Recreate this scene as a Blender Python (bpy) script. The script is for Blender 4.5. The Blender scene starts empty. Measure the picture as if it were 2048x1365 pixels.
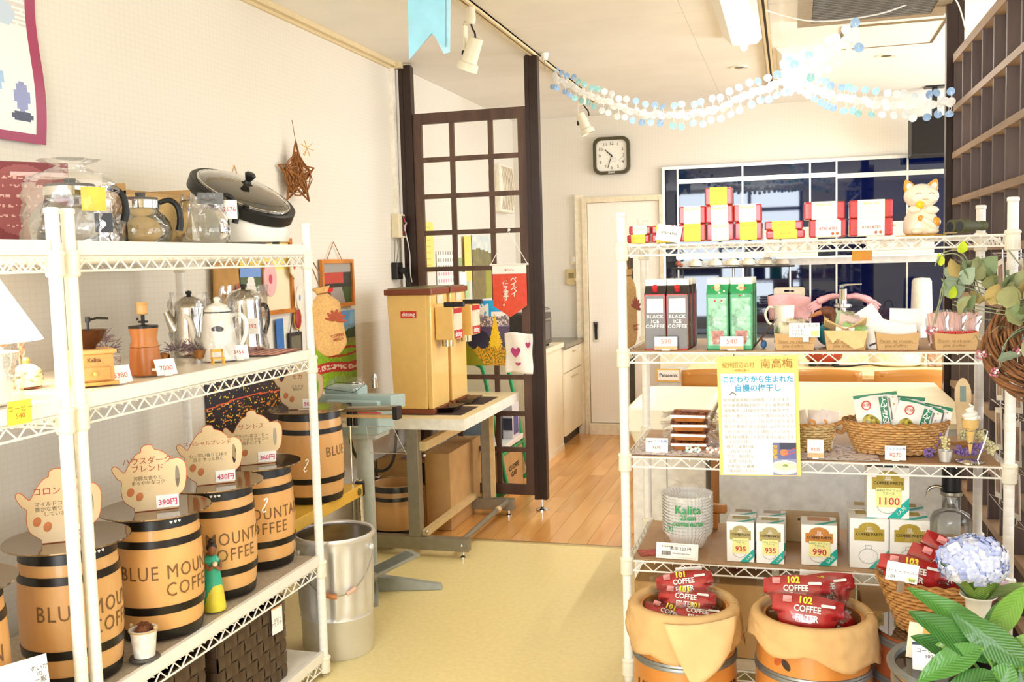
import bpy, bmesh, math, random
from math import sin, cos, pi, radians, sqrt, atan2
from mathutils import Matrix, Vector, noise
random.seed(7)
S = bpy.context.scene
COL = S.collection
# ---------------------------------------------------------------- camera
def cam_matrix(ps, p, r):
    f = Vector((-sin(ps)*cos(p), cos(ps)*cos(p), -sin(p)))
    rt = Vector((cos(ps), sin(ps), 0)); dn = f.cross(rt)
    r2 = rt*cos(r) + dn*sin(r); d2 = -rt*sin(r) + dn*cos(r)
    m = Matrix.Identity(4)
    for i in range(3):
        m[i][0] = r2[i]; m[i][1] = -d2[i]; m[i][2] = -f[i]
    m.translation = (0, 0, 1.32)
    return m
cd = bpy.data.cameras.new('camera'); cam = bpy.data.objects.new('camera', cd); COL.objects.link(cam)
cam.matrix_world = cam_matrix(0.27842813, 0.08112864, 0.02675751)
cd.sensor_width = 36; cd.lens = 1963.2/2048*36; cd.clip_start = 0.05
S.camera = cam
# ---------------------------------------------------------------- world, light, exposure
w = bpy.data.worlds.new('world'); S.world = w; w.use_nodes = True
w.node_tree.nodes['Background'].inputs[0].default_value = (0.86, 0.93, 1.0, 1)
w.node_tree.nodes['Background'].inputs[1].default_value = 1.2
def area(name, loc, rot, sx, sy, power, col):
    l = bpy.data.lights.new(name, 'AREA'); l.shape = 'RECTANGLE'; l.size = sx; l.size_y = sy
    l.energy = power; l.color = col
    o = bpy.data.objects.new(name, l); COL.objects.link(o); o.location = loc; o.rotation_euler = rot
    return o
area('shopfront_daylight', (-.82, -1.75, 1.33), (radians(90), 0, 0), 1.95, 2.0, 109, (.97, .985, 1.0))
area('side_window_daylight', (2.75, 1.6, 1.45), (radians(90), 0, radians(90)), 4.0, 1.5, 45, (.98, .99, 1.0))
area('cafe_window_daylight', (2.75, 5.6, 1.45), (radians(90), 0, radians(90)), 2.4, 1.5, 92, (.98, .99, 1.0))
S.view_settings.view_transform = 'Standard'; S.view_settings.look = 'None'
S.view_settings.gamma = 1; S.view_settings.use_curve_mapping = False
S.view_settings.exposure = 0.52
S.cycles.max_bounces = 10; S.cycles.diffuse_bounces = 5; S.cycles.glossy_bounces = 4
S.cycles.transparent_max_bounces = 24; S.cycles.transmission_bounces = 6
S.cycles.sample_clamp_indirect = 6; S.cycles.caustics_reflective = False; S.cycles.caustics_refractive = False

# ---------------------------------------------------------------- materials
def srgb(h):
    if isinstance(h, str):
        h = [int(h[i:i+2], 16)/255 for i in (0, 2, 4)]
    return tuple(((c/12.92) if c <= .04045 else ((c+.055)/1.055)**2.4) for c in h)
MC = {}
def mat(name, col, rough=.5, metal=0, var=.06, scale=30, bump=0, spec=.5, emit=None, es=0, trans=0, ior=1.45, stretch=None, coat=0, alpha=1):
    if name in MC: return MC[name]
    m = bpy.data.materials.new(name); m.use_nodes = True; nt = m.node_tree; N = nt.nodes; L = nt.links
    b = N['Principled BSDF']; c = srgb(col)
    b.inputs['Roughness'].default_value = rough; b.inputs['Metallic'].default_value = metal
    b.inputs['IOR'].default_value = ior; b.inputs['Specular IOR Level'].default_value = spec
    b.inputs['Transmission Weight'].default_value = trans; b.inputs['Coat Weight'].default_value = coat
    tc = N.new('ShaderNodeTexCoord'); nz = N.new('ShaderNodeTexNoise'); nz.inputs['Scale'].default_value = scale
    nz.inputs['Detail'].default_value = 4
    if stretch:
        mp = N.new('ShaderNodeMapping'); mp.inputs['Scale'].default_value = stretch
        L.new(tc.outputs['Object'], mp.inputs[0]); L.new(mp.outputs[0], nz.inputs['Vector'])
    else: L.new(tc.outputs['Object'], nz.inputs['Vector'])
    r = N.new('ShaderNodeValToRGB')
    r.color_ramp.elements[0].position = .3; r.color_ramp.elements[1].position = .7
    r.color_ramp.elements[0].color = (*[x*(1-var*2) for x in c], 1)
    r.color_ramp.elements[1].color = (*[min(1, x*(1+var)) for x in c], 1)
    L.new(nz.outputs['Fac'], r.inputs[0]); L.new(r.outputs[0], b.inputs['Base Color'])
    if bump:
        bp = N.new('ShaderNodeBump'); bp.inputs['Strength'].default_value = bump; bp.inputs['Distance'].default_value = .004
        L.new(nz.outputs['Fac'], bp.inputs['Height']); L.new(bp.outputs[0], b.inputs['Normal'])
    if emit:
        b.inputs['Emission Color'].default_value = (*srgb(emit), 1); b.inputs['Emission Strength'].default_value = es
    b.inputs['Alpha'].default_value = alpha
    MC[name] = m
    return m
def wood(name, c1, c2, rough=.45, scale=8, stretch=(1, 1, .12), coat=0):
    if name in MC: return MC[name]
    m = mat(name, c1, rough, var=0, coat=coat); nt = m.node_tree; N = nt.nodes; L = nt.links
    b = N['Principled BSDF']; tc = [n for n in N if n.type == 'TEX_COORD'][0]
    mp = N.new('ShaderNodeMapping'); mp.inputs['Scale'].default_value = stretch
    oi = N.new('ShaderNodeObjectInfo'); ad = N.new('ShaderNodeVectorMath'); ad.operation = 'ADD'
    L.new(tc.outputs['Object'], mp.inputs[0]); L.new(mp.outputs[0], ad.inputs[0]); 
    sc = N.new('ShaderNodeMath'); sc.operation = 'MULTIPLY'; sc.inputs[1].default_value = 37
    L.new(oi.outputs['Random'], sc.inputs[0]); L.new(sc.outputs[0], ad.inputs[1])
    nz = N.new('ShaderNodeTexNoise'); nz.inputs['Scale'].default_value = scale; nz.inputs['Detail'].default_value = 6; nz.inputs['Distortion'].default_value = 1.2
    L.new(ad.outputs[0], nz.inputs['Vector'])
    r = N.new('ShaderNodeValToRGB'); r.color_ramp.elements[0].position = .32; r.color_ramp.elements[1].position = .68
    r.color_ramp.elements[0].color = (*srgb(c1), 1); r.color_ramp.elements[1].color = (*srgb(c2), 1)
    L.new(nz.outputs['Fac'], r.inputs[0])
    hs = N.new('ShaderNodeHueSaturation'); mr = N.new('ShaderNodeMapRange'); mr.inputs[3].default_value = .88; mr.inputs[4].default_value = 1.1
    L.new(oi.outputs['Random'], mr.inputs[0]); L.new(mr.outputs[0], hs.inputs['Value']); L.new(r.outputs[0], hs.inputs['Color'])
    L.new(hs.outputs[0], b.inputs['Base Color'])
    return m
def gridwall(name, col, sx=14, rough=.8):
    m = mat(name, col, rough, var=.015, scale=3); nt = m.node_tree; N = nt.nodes; L = nt.links
    b = N['Principled BSDF']; tc = [n for n in N if n.type == 'TEX_COORD'][0]
    sep = N.new('ShaderNodeSeparateXYZ'); L.new(tc.outputs['Object'], sep.inputs[0])
    ad = N.new('ShaderNodeMath'); ad.operation = 'ADD'; L.new(sep.outputs[0], ad.inputs[0]); L.new(sep.outputs[1], ad.inputs[1])
    outs = []
    for src, k in ((ad.outputs[0], 2*pi/.024), (sep.outputs[2], 2*pi/.018)):
        mu = N.new('ShaderNodeMath'); mu.operation = 'MULTIPLY'; mu.inputs[1].default_value = k; L.new(src, mu.inputs[0])
        si = N.new('ShaderNodeMath'); si.operation = 'SINE'; L.new(mu.outputs[0], si.inputs[0])
        pw = N.new('ShaderNodeMath'); pw.operation = 'GREATER_THAN'; pw.inputs[1].default_value = .82; L.new(si.outputs[0], pw.inputs[0]); outs.append(pw)
    mx = N.new('ShaderNodeMath'); mx.operation = 'MAXIMUM'; L.new(outs[0].outputs[0], mx.inputs[0]); L.new(outs[1].outputs[0], mx.inputs[1])
    bp = N.new('ShaderNodeBump'); bp.invert = True; bp.inputs['Strength'].default_value = .5; bp.inputs['Distance'].default_value = .0012
    L.new(mx.outputs[0], bp.inputs['Height']); L.new(bp.outputs[0], b.inputs['Normal'])
    mc = N.new('ShaderNodeMix'); mc.data_type = 'RGBA'; c = srgb(col)
    mc.inputs[6].default_value = (*c, 1); mc.inputs[7].default_value = (*[x*.96 for x in c], 1)
    L.new(mx.outputs[0], mc.inputs[0]); L.new(mc.outputs[2], b.inputs['Base Color'])
    return m
def film(name, tint=(1, 1, 1), gloss=.16, rough=.08):
    if name in MC: return MC[name]
    m = bpy.data.materials.new(name); m.use_nodes = True; nt = m.node_tree; N = nt.nodes; L = nt.links
    N.remove(N['Principled BSDF']); out = [n for n in N if n.type == 'OUTPUT_MATERIAL'][0]
    t = N.new('ShaderNodeBsdfTransparent'); t.inputs[0].default_value = (*tint, 1)
    g = N.new('ShaderNodeBsdfGlossy'); g.inputs['Roughness'].default_value = rough
    mx = N.new('ShaderNodeMixShader'); fr = N.new('ShaderNodeFresnel'); fr.inputs[0].default_value = 1.5
    ad = N.new('ShaderNodeMath'); ad.operation = 'MULTIPLY_ADD'; ad.inputs[1].default_value = gloss*5; ad.inputs[2].default_value = gloss*.25
    nz = N.new('ShaderNodeTexNoise'); nz.inputs['Scale'].default_value = 40
    bp = N.new('ShaderNodeBump'); bp.inputs['Strength'].default_value = .35; bp.inputs['Distance'].default_value = .004
    tc = N.new('ShaderNodeTexCoord'); L.new(tc.outputs['Object'], nz.inputs['Vector']); L.new(nz.outputs['Fac'], bp.inputs['Height'])
    L.new(bp.outputs[0], g.inputs['Normal'])
    L.new(fr.outputs[0], ad.inputs[0]); ad.use_clamp = True
    L.new(ad.outputs[0], mx.inputs[0]); L.new(t.outputs[0], mx.inputs[1]); L.new(g.outputs[0], mx.inputs[2]); L.new(mx.outputs[0], out.inputs[0])
    MC[name] = m
    return m
def printed(name, rough=.4):
    if name in MC: return MC[name]
    m = bpy.data.materials.new(name); m.use_nodes = True; nt = m.node_tree
    a = nt.nodes.new('ShaderNodeAttribute'); a.attribute_name = 'Ink'
    b = nt.nodes['Principled BSDF']; nt.links.new(a.outputs['Color'], b.inputs['Base Color']); b.inputs['Roughness'].default_value = rough
    MC[name] = m
    return m

# ---------------------------------------------------------------- mesh helpers
class B:
    def __init__(s): s.v = []; s.f = []; s.xf = Matrix.Identity(4)
    def add(s, vs, fs):
        o = len(s.v)
        s.v += [tuple(s.xf @ Vector(p)) for p in vs]
        s.f += [tuple(i+o for i in f) for f in fs]
        return s
    def box(s, x0, x1, y0, y1, z0, z1):
        return s.add([(x0,y0,z0),(x1,y0,z0),(x1,y1,z0),(x0,y1,z0),(x0,y0,z1),(x1,y0,z1),(x1,y1,z1),(x0,y1,z1)],
                     [(0,3,2,1),(4,5,6,7),(0,1,5,4),(1,2,6,5),(2,3,7,6),(3,0,4,7)])
    def lathe(s, prof, n=32, c=(0,0,0), sx=1, sy=1):
        vs = []; fs = []; k = len(prof)
        for (r, z) in prof:
            for i in range(n):
                a = 2*pi*i/n; vs.append((c[0]+r*cos(a)*sx, c[1]+r*sin(a)*sy, c[2]+z))
        for j in range(k-1):
            for i in range(n):
                i2 = (i+1) % n; fs.append((j*n+i, j*n+i2, (j+1)*n+i2, (j+1)*n+i))
        if prof[0][0] > 1e-6 and s.caps: fs.append(tuple(range(n))[::-1])
        if prof[-1][0] > 1e-6 and s.caps: fs.append(tuple((k-1)*n+i for i in range(n)))
        return s.add(vs, fs)
    caps = True
    def cyl(s, p0, p1, r, n=12, r1=None):
        return s.tube([p0, p1], [r, r if r1 is None else r1], n)
    def tube(s, pts, r, n=6, closed=False):
        pts = [Vector(p) for p in pts]; k = len(pts)
        rs = list(r) if isinstance(r, (list, tuple)) else [r]*k
        if len(rs) != k:
            m_ = len(rs)-1; rs = [rs[int(i*m_/(k-1))]*(1-(i*m_/(k-1)) % 1)+rs[min(m_, int(i*m_/(k-1))+1)]*((i*m_/(k-1)) % 1) for i in range(k)]
        T = []
        for i in range(k):
            if closed: t = pts[(i+1) % k]-pts[i-1]
            else: t = pts[min(i+1, k-1)]-pts[max(i-1, 0)]
            T.append(t.normalized() if t.length > 1e-9 else Vector((0,0,1)))
        u = T[0].orthogonal().normalized(); vs = []; fs = []
        for i in range(k):
            u = (u - T[i]*u.dot(T[i]));
            u = u.normalized() if u.length > 1e-6 else T[i].orthogonal().normalized()
            w_ = T[i].cross(u)
            for j in range(n):
                a = 2*pi*j/n; vs.append(tuple(pts[i]+(u*cos(a)+w_*sin(a))*rs[i]))
        for i in range(k if closed else k-1):
            i2 = (i+1) % k
            for j in range(n):
                j2 = (j+1) % n; fs.append((i*n+j, i*n+j2, i2*n+j2, i2*n+j))
        if not closed: fs.append(tuple(range(n))[::-1]); fs.append(tuple((k-1)*n+j for j in range(n)))
        return s.add(vs, fs)
    def sph(s, c, r, n=16, m=10):
        if not isinstance(r, (tuple, list)): r = (r, r, r)
        vs = [(c[0], c[1], c[2]-r[2])]; fs = []
        for j in range(1, m):
            t = -pi/2+pi*j/m
            for i in range(n):
                a = 2*pi*i/n; vs.append((c[0]+r[0]*cos(t)*cos(a), c[1]+r[1]*cos(t)*sin(a), c[2]+r[2]*sin(t)))
        vs.append((c[0], c[1], c[2]+r[2])); e = len(vs)-1
        for i in range(n):
            i2 = (i+1) % n; fs.append((0, 1+i2, 1+i)); fs.append((e, 1+(m-2)*n+i, 1+(m-2)*n+i2))
            for j in range(m-2): a = 1+j*n; fs.append((a+i, a+i2, a+n+i2, a+n+i))
        return s.add(vs, fs)
    def grid(s, fn, nu, nv):
        vs = [fn(i/nu, j/nv) for j in range(nv+1) for i in range(nu+1)]
        fs = [(j*(nu+1)+i, j*(nu+1)+i+1, (j+1)*(nu+1)+i+1, (j+1)*(nu+1)+i) for j in range(nv) for i in range(nu)]
        return s.add(vs, fs)
    def prism(s, poly, z0, z1):
        n = len(poly)
        return s.add([(x, y, z0) for x, y in poly]+[(x, y, z1) for x, y in poly],
                     [tuple(range(n))[::-1], tuple(range(n, 2*n))]+[(i, (i+1) % n, n+(i+1) % n, n+i) for i in range(n)])
    def mesh(s, name):
        me = bpy.data.meshes.new(name); me.from_pydata(s.v, [], s.f); me.update()
        bm = bmesh.new(); bm.from_mesh(me); bmesh.ops.recalc_face_normals(bm, faces=bm.faces); bm.to_mesh(me); bm.free()
        return me
def put(name, me, m, parent=None, loc=(0,0,0), rot=(0,0,0), smooth=False, kind=None, label=None, bev=0, solid=0, sub=0):
    o = bpy.data.objects.new(name, me); COL.objects.link(o)
    if m and not me.materials: me.materials.append(m)
    if parent: o.parent = parent
    o.location = loc; o.rotation_euler = rot
    if smooth:
        me.polygons.foreach_set('use_smooth', [True]*len(me.polygons))
        if smooth != 'all' and hasattr(me, 'set_sharp_from_angle'): me.set_sharp_from_angle(angle=radians(38))
    if solid:
        q = o.modifiers.new('t', 'SOLIDIFY'); q.thickness = solid; q.offset = 0
    if sub:
        q = o.modifiers.new('s', 'SUBSURF'); q.levels = sub; q.render_levels = sub
    if bev:
        q = o.modifiers.new('b', 'BEVEL'); q.width = bev; q.segments = 2; q.limit_method = 'ANGLE'
    if kind: o['kind'] = kind
    if label: o['label'] = label
    return o
def ob(name, b, m, parent=None, **k): return put(name, b.mesh(name), m, parent, **k)
def tag(o, label, cat, group=None):
    o['label'] = label; o['category'] = cat
    if group: o['group'] = group
    return o
def thing(name, label, cat, loc=(0,0,0), rz=0, group=None, rot=None):
    o = bpy.data.objects.new(name, None); COL.objects.link(o); o.empty_display_size = .05
    o.location = loc; o.rotation_euler = rot if rot else (0, 0, rz)
    return tag(o, label, cat, group)
def dup(r, loc, rz=0, label=None, rot=None):
    kids = {}
    for o in COL.objects:
        if o.parent: kids.setdefault(o.parent.name, []).append(o)
    def rec(o, p):
        c = o.copy(); COL.objects.link(c); c.parent = p
        for ch in kids.get(o.name, []): rec(ch, c)
        return c
    c = rec(r, None); c.location = loc; c.rotation_euler = rot if rot else (0, 0, rz)
    if label: c['label'] = label
    return c
def text(s, size, m, parent, loc, rot=(radians(90), 0, 0), name='lettering', bend=None, bold=0, align='CENTER', sx=1, sp=1, ls=1.0):
    cu = bpy.data.curves.new('t', 'FONT'); cu.body = s; cu.size = size; cu.align_x = align; cu.align_y = 'CENTER'
    cu.resolution_u = 2; cu.offset = bold; cu.space_character = sp; cu.space_line = ls
    t = bpy.data.objects.new('t', cu); me = bpy.data.meshes.new_from_object(t)
    bpy.data.objects.remove(t); bpy.data.curves.remove(cu); me.name = name
    if bend:
        R, a0, z0 = bend
        for v in me.vertices:
            z = z0+v.co.y; r_ = R(z) if callable(R) else R; a = a0+v.co.x*sx/r_
            v.co = (r_*cos(a), r_*sin(a), z)
        loc = (0,0,0); rot = (0,0,0)
    elif sx != 1:
        for v in me.vertices: v.co.x *= sx
    return put(name, me, m, parent, loc=loc, rot=rot)
def bar_text(s, size, m, parent, rf, a0, z0, bold=0, sx=1):
    cu = bpy.data.curves.new('t', 'FONT'); cu.body = s; cu.size = size; cu.align_x = 'CENTER'; cu.align_y = 'CENTER'; cu.resolution_u = 2; cu.offset = bold; cu.space_character = 1.15
    t = bpy.data.objects.new('t', cu); me = bpy.data.meshes.new_from_object(t); bpy.data.objects.remove(t); bpy.data.curves.remove(cu)
    for v in me.vertices:
        z = z0+v.co.y; r_ = rf(z)+.0012; a = a0+v.co.x*sx/rf(z0); v.co = (r_*cos(a), r_*sin(a), z)
    return put('lettering', me, m, parent)
def flat(name, splines, ext, m, parent, loc=(0,0,0), rot=(radians(90),0,0), label=None):
    cu = bpy.data.curves.new('s', 'CURVE'); cu.dimensions = '2D'; cu.fill_mode = 'BOTH'; cu.extrude = ext/2
    for pts in splines:
        sp = cu.splines.new('POLY'); sp.points.add(len(pts)-1); sp.use_cyclic_u = True
        for i, p in enumerate(pts): sp.points[i].co = (p[0], p[1], 0, 1)
    t = bpy.data.objects.new('t', cu); me = bpy.data.meshes.new_from_object(t); bpy.data.objects.remove(t); bpy.data.curves.remove(cu)
    return put(name, me, m, parent, loc=loc, rot=rot, label=label)
def cat_rom(pts, n=5, closed=True):
    out = []; k = len(pts); d = len(pts[0])
    for i in range(k if closed else k-1):
        g = (lambda j: pts[j % k]) if closed else (lambda j: pts[max(0, min(k-1, j))])
        p0, p1, p2, p3 = g(i-1), g(i), g(i+1), g(i+2)
        for s_ in range(n):
            t = s_/n
            out.append(tuple(.5*(2*p1[c]+(-p0[c]+p2[c])*t+(2*p0[c]-5*p1[c]+4*p2[c]-p3[c])*t*t+(-p0[c]+3*p1[c]-3*p2[c]+p3[c])*t**3) for c in range(d)))
    if not closed: out.append(tuple(pts[-1]))
    return out
def rrect(w_, h, r, n=4):
    out = []
    for cx, cy, a0 in ((w_/2-r, h/2-r, 0), (-w_/2+r, h/2-r, 90), (-w_/2+r, -h/2+r, 180), (w_/2-r, -h/2+r, 270)):
        for i in range(n+1):
            a = radians(a0+90*i/n); out.append((cx+r*cos(a), cy+r*sin(a)))
    return out
def picture(name, w_, h, fn, parent=None, loc=(0,0,0), rot=(radians(90),0,0), nu=60, nv=60, warp=None, rough=.4, **k):
    b = B(); b.grid(lambda u, v: ((u-.5)*w_, (v-.5)*h, warp(u, v) if warp else 0), nu, nv)
    me = bpy.data.meshes.new(name); me.from_pydata(b.v, [], b.f); me.update()
    at = me.color_attributes.new('Ink', 'FLOAT_COLOR', 'CORNER'); data = []
    cc = [(*srgb(tuple(max(0, min(1, x)) for x in fn(((p % nu)+.5)/nu, ((p//nu)+.5)/nv))), 1) for p in range(nu*nv)]
    for c in cc: data += c*4
    at.data.foreach_set('color', data)
    return put(name, me, printed('print_%d' % int(rough*10), rough), parent, loc=loc, rot=rot, **k)
def N2(x, y, s=1.0, seed=0.0): return noise.noise(Vector((x*s, y*s, seed)))*.5+.5

# common materials
WHITE = mat('white_coated_steel', 'f4f1ea', .35, var=.02)
BEIGE = mat('beige_plastic', 'e9dcbc', .5, var=.03)
BLACK = mat('black_plastic', '141414', .4, var=.1)
CHROME = mat('chrome', 'd8d8d8', .12, 1, var=.02)
STEEL = mat('brushed_steel', 'a8a395', .35, .85, var=.06, scale=20, stretch=(1, 1, 8))
PAPER = mat('white_card', 'fbf9f4', .7, var=.01)
INK = mat('black_ink', '22201e', .7); RED = mat('red_marker', 'd8453a', .7); BLUEINK = mat('blue_marker', '2a6fc0', .7)
DARKW = wood('dark_brown_wood', '35221a', '4e362a', .4, 10, (1, 1, .15))
CARD = mat('corrugated_cardboard', 'c7a06a', .85, var=.05, scale=12)
KRAFT = mat('kraft_paper', 'd2ab74', .8, var=.06, scale=14, bump=.6)
FILM2 = film('thin_film', gloss=.035)
FILM = film('cellophane', gloss=.10)
GLASS = film('clear_glass', (.97, .98, .97), .22, .03)
def price(name, label, loc, rz, w_, h, txt, tm=None, lean=-12, col=None, foot=True, extra=None, cat='price tag', ts=.5, txx=0, tz=0, group=None, roll=0):
    t = thing(name, label, cat, loc, 0, group, rot=(0, radians(roll), rz))
    c = B(); c.xf = Matrix.Rotation(radians(lean), 4, 'X'); c.box(-w_/2, w_/2, -.0006, .0006, 0.002, h+.002)
    ob('card', c, col or PAPER, t)
    R_ = Matrix.Rotation(radians(lean), 4, 'X')
    p = R_ @ Vector((txx, -.0016, h/2+.002+tz))
    text(txt, h*ts, tm or RED, t, p, (radians(90+lean), 0, 0))
    if extra:
        for e in extra:
            p = R_ @ Vector((e[1], -.0016, e[2])); text(e[0], e[3], e[4], t, p, (radians(90+lean), 0, 0))
    if foot:
        f = B(); f.box(-w_*.18, w_*.18, -.006, .012, 0, .004); f.box(-w_*.18, w_*.18, -.003, -.0012, 0, .012); ob('holder', f, mat('clear_plastic', 'e8e8e4', .2), t)
    return t
# ================================================================ SETTING
def struct(name, b, m, parent=None, **k):
    o = ob(name, b, m, parent, **k)
    if not parent: o['kind'] = 'structure'
    return o
XL, YB, ZC, XR = -2.03, 7.27, 2.38, 2.6
LINO = mat('yellow_linoleum', 'f6e4a6', .32, var=.035, scale=55, bump=.05)
fl = struct('floor', B().box(XL, XR, -1.7, 4.345, -.05, 0), LINO)
sub = struct('floor_base', B().box(XL, XR, 4.345, YB, -.06, -.016), mat('subfloor', '6b4a2c', .8), fl)
PLANK = wood('oak_plank', 'd09048', 'e6b066', .22, 7, (1, .1, 1), coat=.3)
pl_me = {}
for i in range(50):
    x = XL+.0926*i; y = 4.375-random.random()*.8
    while y < YB and x < 2.55:
        y0 = max(y, 4.375); y1 = min(y+.9, YB)
        if y1-y0 > .02:
            key = round(y1-y0, 3)
            if key not in pl_me: pl_me[key] = B().box(.0007, .0919, .0008, y1-y0-.0008, -.016, 0).mesh('plank'); pl_me[key].materials.append(PLANK)
            put('plank', pl_me[key], None, fl, loc=(x, y0, 0))
        y += .9
trm = struct('trim_1', B().box(XL, XR, 4.345, 4.362, -.004, .004), mat('aluminium_strip', 'cdb98c', .4, .5))
struct('strip', B().box(XL, XR, 4.362, 4.375, -.004, .0015), mat('dark_gap', '2a2018', .6), trm)
WALL = gridwall('cream_grid_wallpaper', 'e2dccf')
struct('wall_left', B().box(XL-.1, XL, -1.7, YB, 0, ZC), WALL)
struct('wall_back', B().box(XL-.1, XR+.1, YB, YB+.1, 0, ZC), WALL)
wr = B()
for (y0, y1) in ((-1.7, -.6), (3.7, 4.2), (7.0, 7.27)): wr.box(XR, XR+.1, y0, y1, 0, ZC)
for (y0, y1) in ((-.6, 3.7), (4.2, 7.0)): wr.box(XR, XR+.1, y0, y1, 0, .6); wr.box(XR, XR+.1, y0, y1, 2.25, ZC)
struct('wall_right', wr, WALL)
wf = B(); wf.box(XL, -1.80, -1.7, -1.6, 0, ZC); wf.box(.17, XR, -1.7, -1.6, 0, ZC); wf.box(-1.80, .17, -1.7, -1.6, 0, .35); wf.box(-1.80, .17, -1.7, -1.6, 2.32, ZC)
struct('wall_front', wf, WALL)
FR = mat('dark_window_frame', '2c2622', .5)
w1 = B()
for x in (-1.80, -1.12, -.66, .12): w1.box(x, x+.05, -1.68, -1.62, .35, 2.32)
w1.box(-1.80, .17, -1.68, -1.62, 2.0, 2.06); w1.box(-1.12, .17, -1.68, -1.62, 1.42, 1.47); w1.box(-1.80, -1.12, -1.68, -1.62, 1.0, 1.18)
struct('window_1', w1, FR)
w2 = B()
for y in (-.6, .5, 1.6, 2.65, 3.65, 4.2, 5.6, 6.95): w2.box(XR+.02, XR+.06, y, y+.05, .6, 2.25)
w2.box(XR+.02, XR+.06, -.6, 3.7, 1.9, 1.94); w2.box(XR+.02, XR+.06, 4.2, 7.0, 1.9, 1.94)
struct('window_2', w2, mat('beige_window_frame', 'b59f7c', .5))
# ceiling: panels with narrow joints
CEIL = mat('cream_ceiling_board', 'efece5', .85, var=.02, scale=4)
ce = struct('ceiling', B().box(XL-.1, XR+.1, -1.8, YB+.1, ZC+.012, ZC+.08), mat('ceiling_void', '8d7c62', .9))
ys = [-1.7, -.75, .2, 1.3, 2.3, 3.35, 4.42, 5.5, 6.5, YB]
for a, b_ in zip(ys, ys[1:]):
    for x0, x1 in ((XL, -.45), (-.45, 1.1), (1.1, XR)):
        struct('ceiling_panel', B().box(x0+.0006, x1-.0006, a+.0015, b_-.0015, ZC, ZC+.011), CEIL, ce)
# rails on the ceiling
RAIL = mat('cream_painted_metal', 'dcc9a0', .4, var=.03)
t2 = B(); t2.box(XL, XL+.035, -1.5, 4.93, ZC-.022, ZC); t2.box(XL, XL+.012, -1.5, 4.93, ZC-.035, ZC-.022); t2.box(XL, XL+.06, 4.90, 4.96, ZC-.03, ZC)
struct('trim_2', t2, RAIL)
struct('trim_3', B().box(XL, XL+.022, 4.88, 4.915, 1.56, ZC-.03), mat('white_conduit', 'f5efe2', .4))
struct('trim_4', B().box(XL, -1.556, YB-.012, YB, 0, .07).box(-1.555, -1.501, YB-.03, YB, 0, 1.80), mat('cream_trim', 'eee2c9', .5))
# door
DW = gridwall('door_wallpaper', 'f3ece0')
dr = struct('door_1', B().box(-1.462, -.93, YB-.02, YB-.001, .085, 1.735), DW)
TR = mat('cream_door_frame', 'e6d7b8', .5)
df = B(); df.box(-1.50, -1.466, YB-.045, YB-.001, 0, 1.775); df.box(-.925, -.90, YB-.045, YB-.001, 0, 1.775); df.box(-1.466, -.925, YB-.044, YB-.001, 1.737, 1.775)
struct('door_frame', df, TR, dr)
struct('door_step', B().box(-1.466, -.925, YB-.06, YB-.001, 0, .08), mat('cream_step', 'efe3c8', .5), dr)
hd = struct('handle', B().box(-1.432, -1.395, YB-.026, YB-.019, .70, .85), CHROME, dr)
struct('handle_recess', B().box(-1.424, -1.403, YB-.0275, YB-.0262, .715, .835), mat('dark_metal', '3a3a3a', .3, .8), hd)
struct('dark_inset', B().box(-1.165, -1.125, YB-.026, YB-.0195, .22, 1.32), mat('dark_olive_glass', '4b4a3c', .15), dr)
# blue glass wall
BG = mat('navy_glass', '030c34', .025, var=.0, ior=1.68, spec=.5)
BG.node_tree.nodes['Principled BSDF'].inputs['Specular Tint'].default_value = (.85, .92, 1.0, 1)
ALU = mat('aluminium_profile', 'd8d6cc', .3, .8)
gw = struct('wall_panel_back', B().box(-.90, XR, YB-.02, YB-.001, .75, 1.965), mat('panel_backing', '20242c', .6))
fr_ = B(); fr_.box(-.90, XR, YB-.035, YB-.02, 1.95, 1.972); fr_.box(-.902, -.9001, YB-.035, YB-.001, .75, 1.972); fr_.box(-.90, -.882, YB-.0345, YB-.02, .75, 1.9499)
struct('frame', fr_, ALU, gw)
xs = [-.882, -.79, -.332, .128, .304, .764, 1.25, 1.75, 2.2, XR]
for i, (a, b_) in enumerate(zip(xs, xs[1:])):
    if i: struct('mullion', B().box(a-.006, a+.006, YB-.033, YB-.02, .75, 1.95), ALU, gw)
    zb = 1.865 if i < 4 else 1.852
    if i: struct('crossbar', B().box(a+.006, b_-.006 if b_ < XR else b_, YB-.036, YB-.0205, zb-.02, zb+.012), ALU, gw)
    for z0, z1 in ((zb+.012, 1.95), (1.285, zb-.02), (.76, 1.24)):
        if i == 0 and z0 > 1.8: continue
        if i == 0 and z0 > 1.2: z1 = 1.95
        struct('pane', B().box(a+.007, b_-.007, YB-.028, YB-.0202, z0, z1), BG, gw)
struct('crossbar', B().box(-.79, XR, YB-.045, YB-.0205, 1.24, 1.285), mat('white_aluminium', 'f2f0ea', .35), gw)

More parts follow.
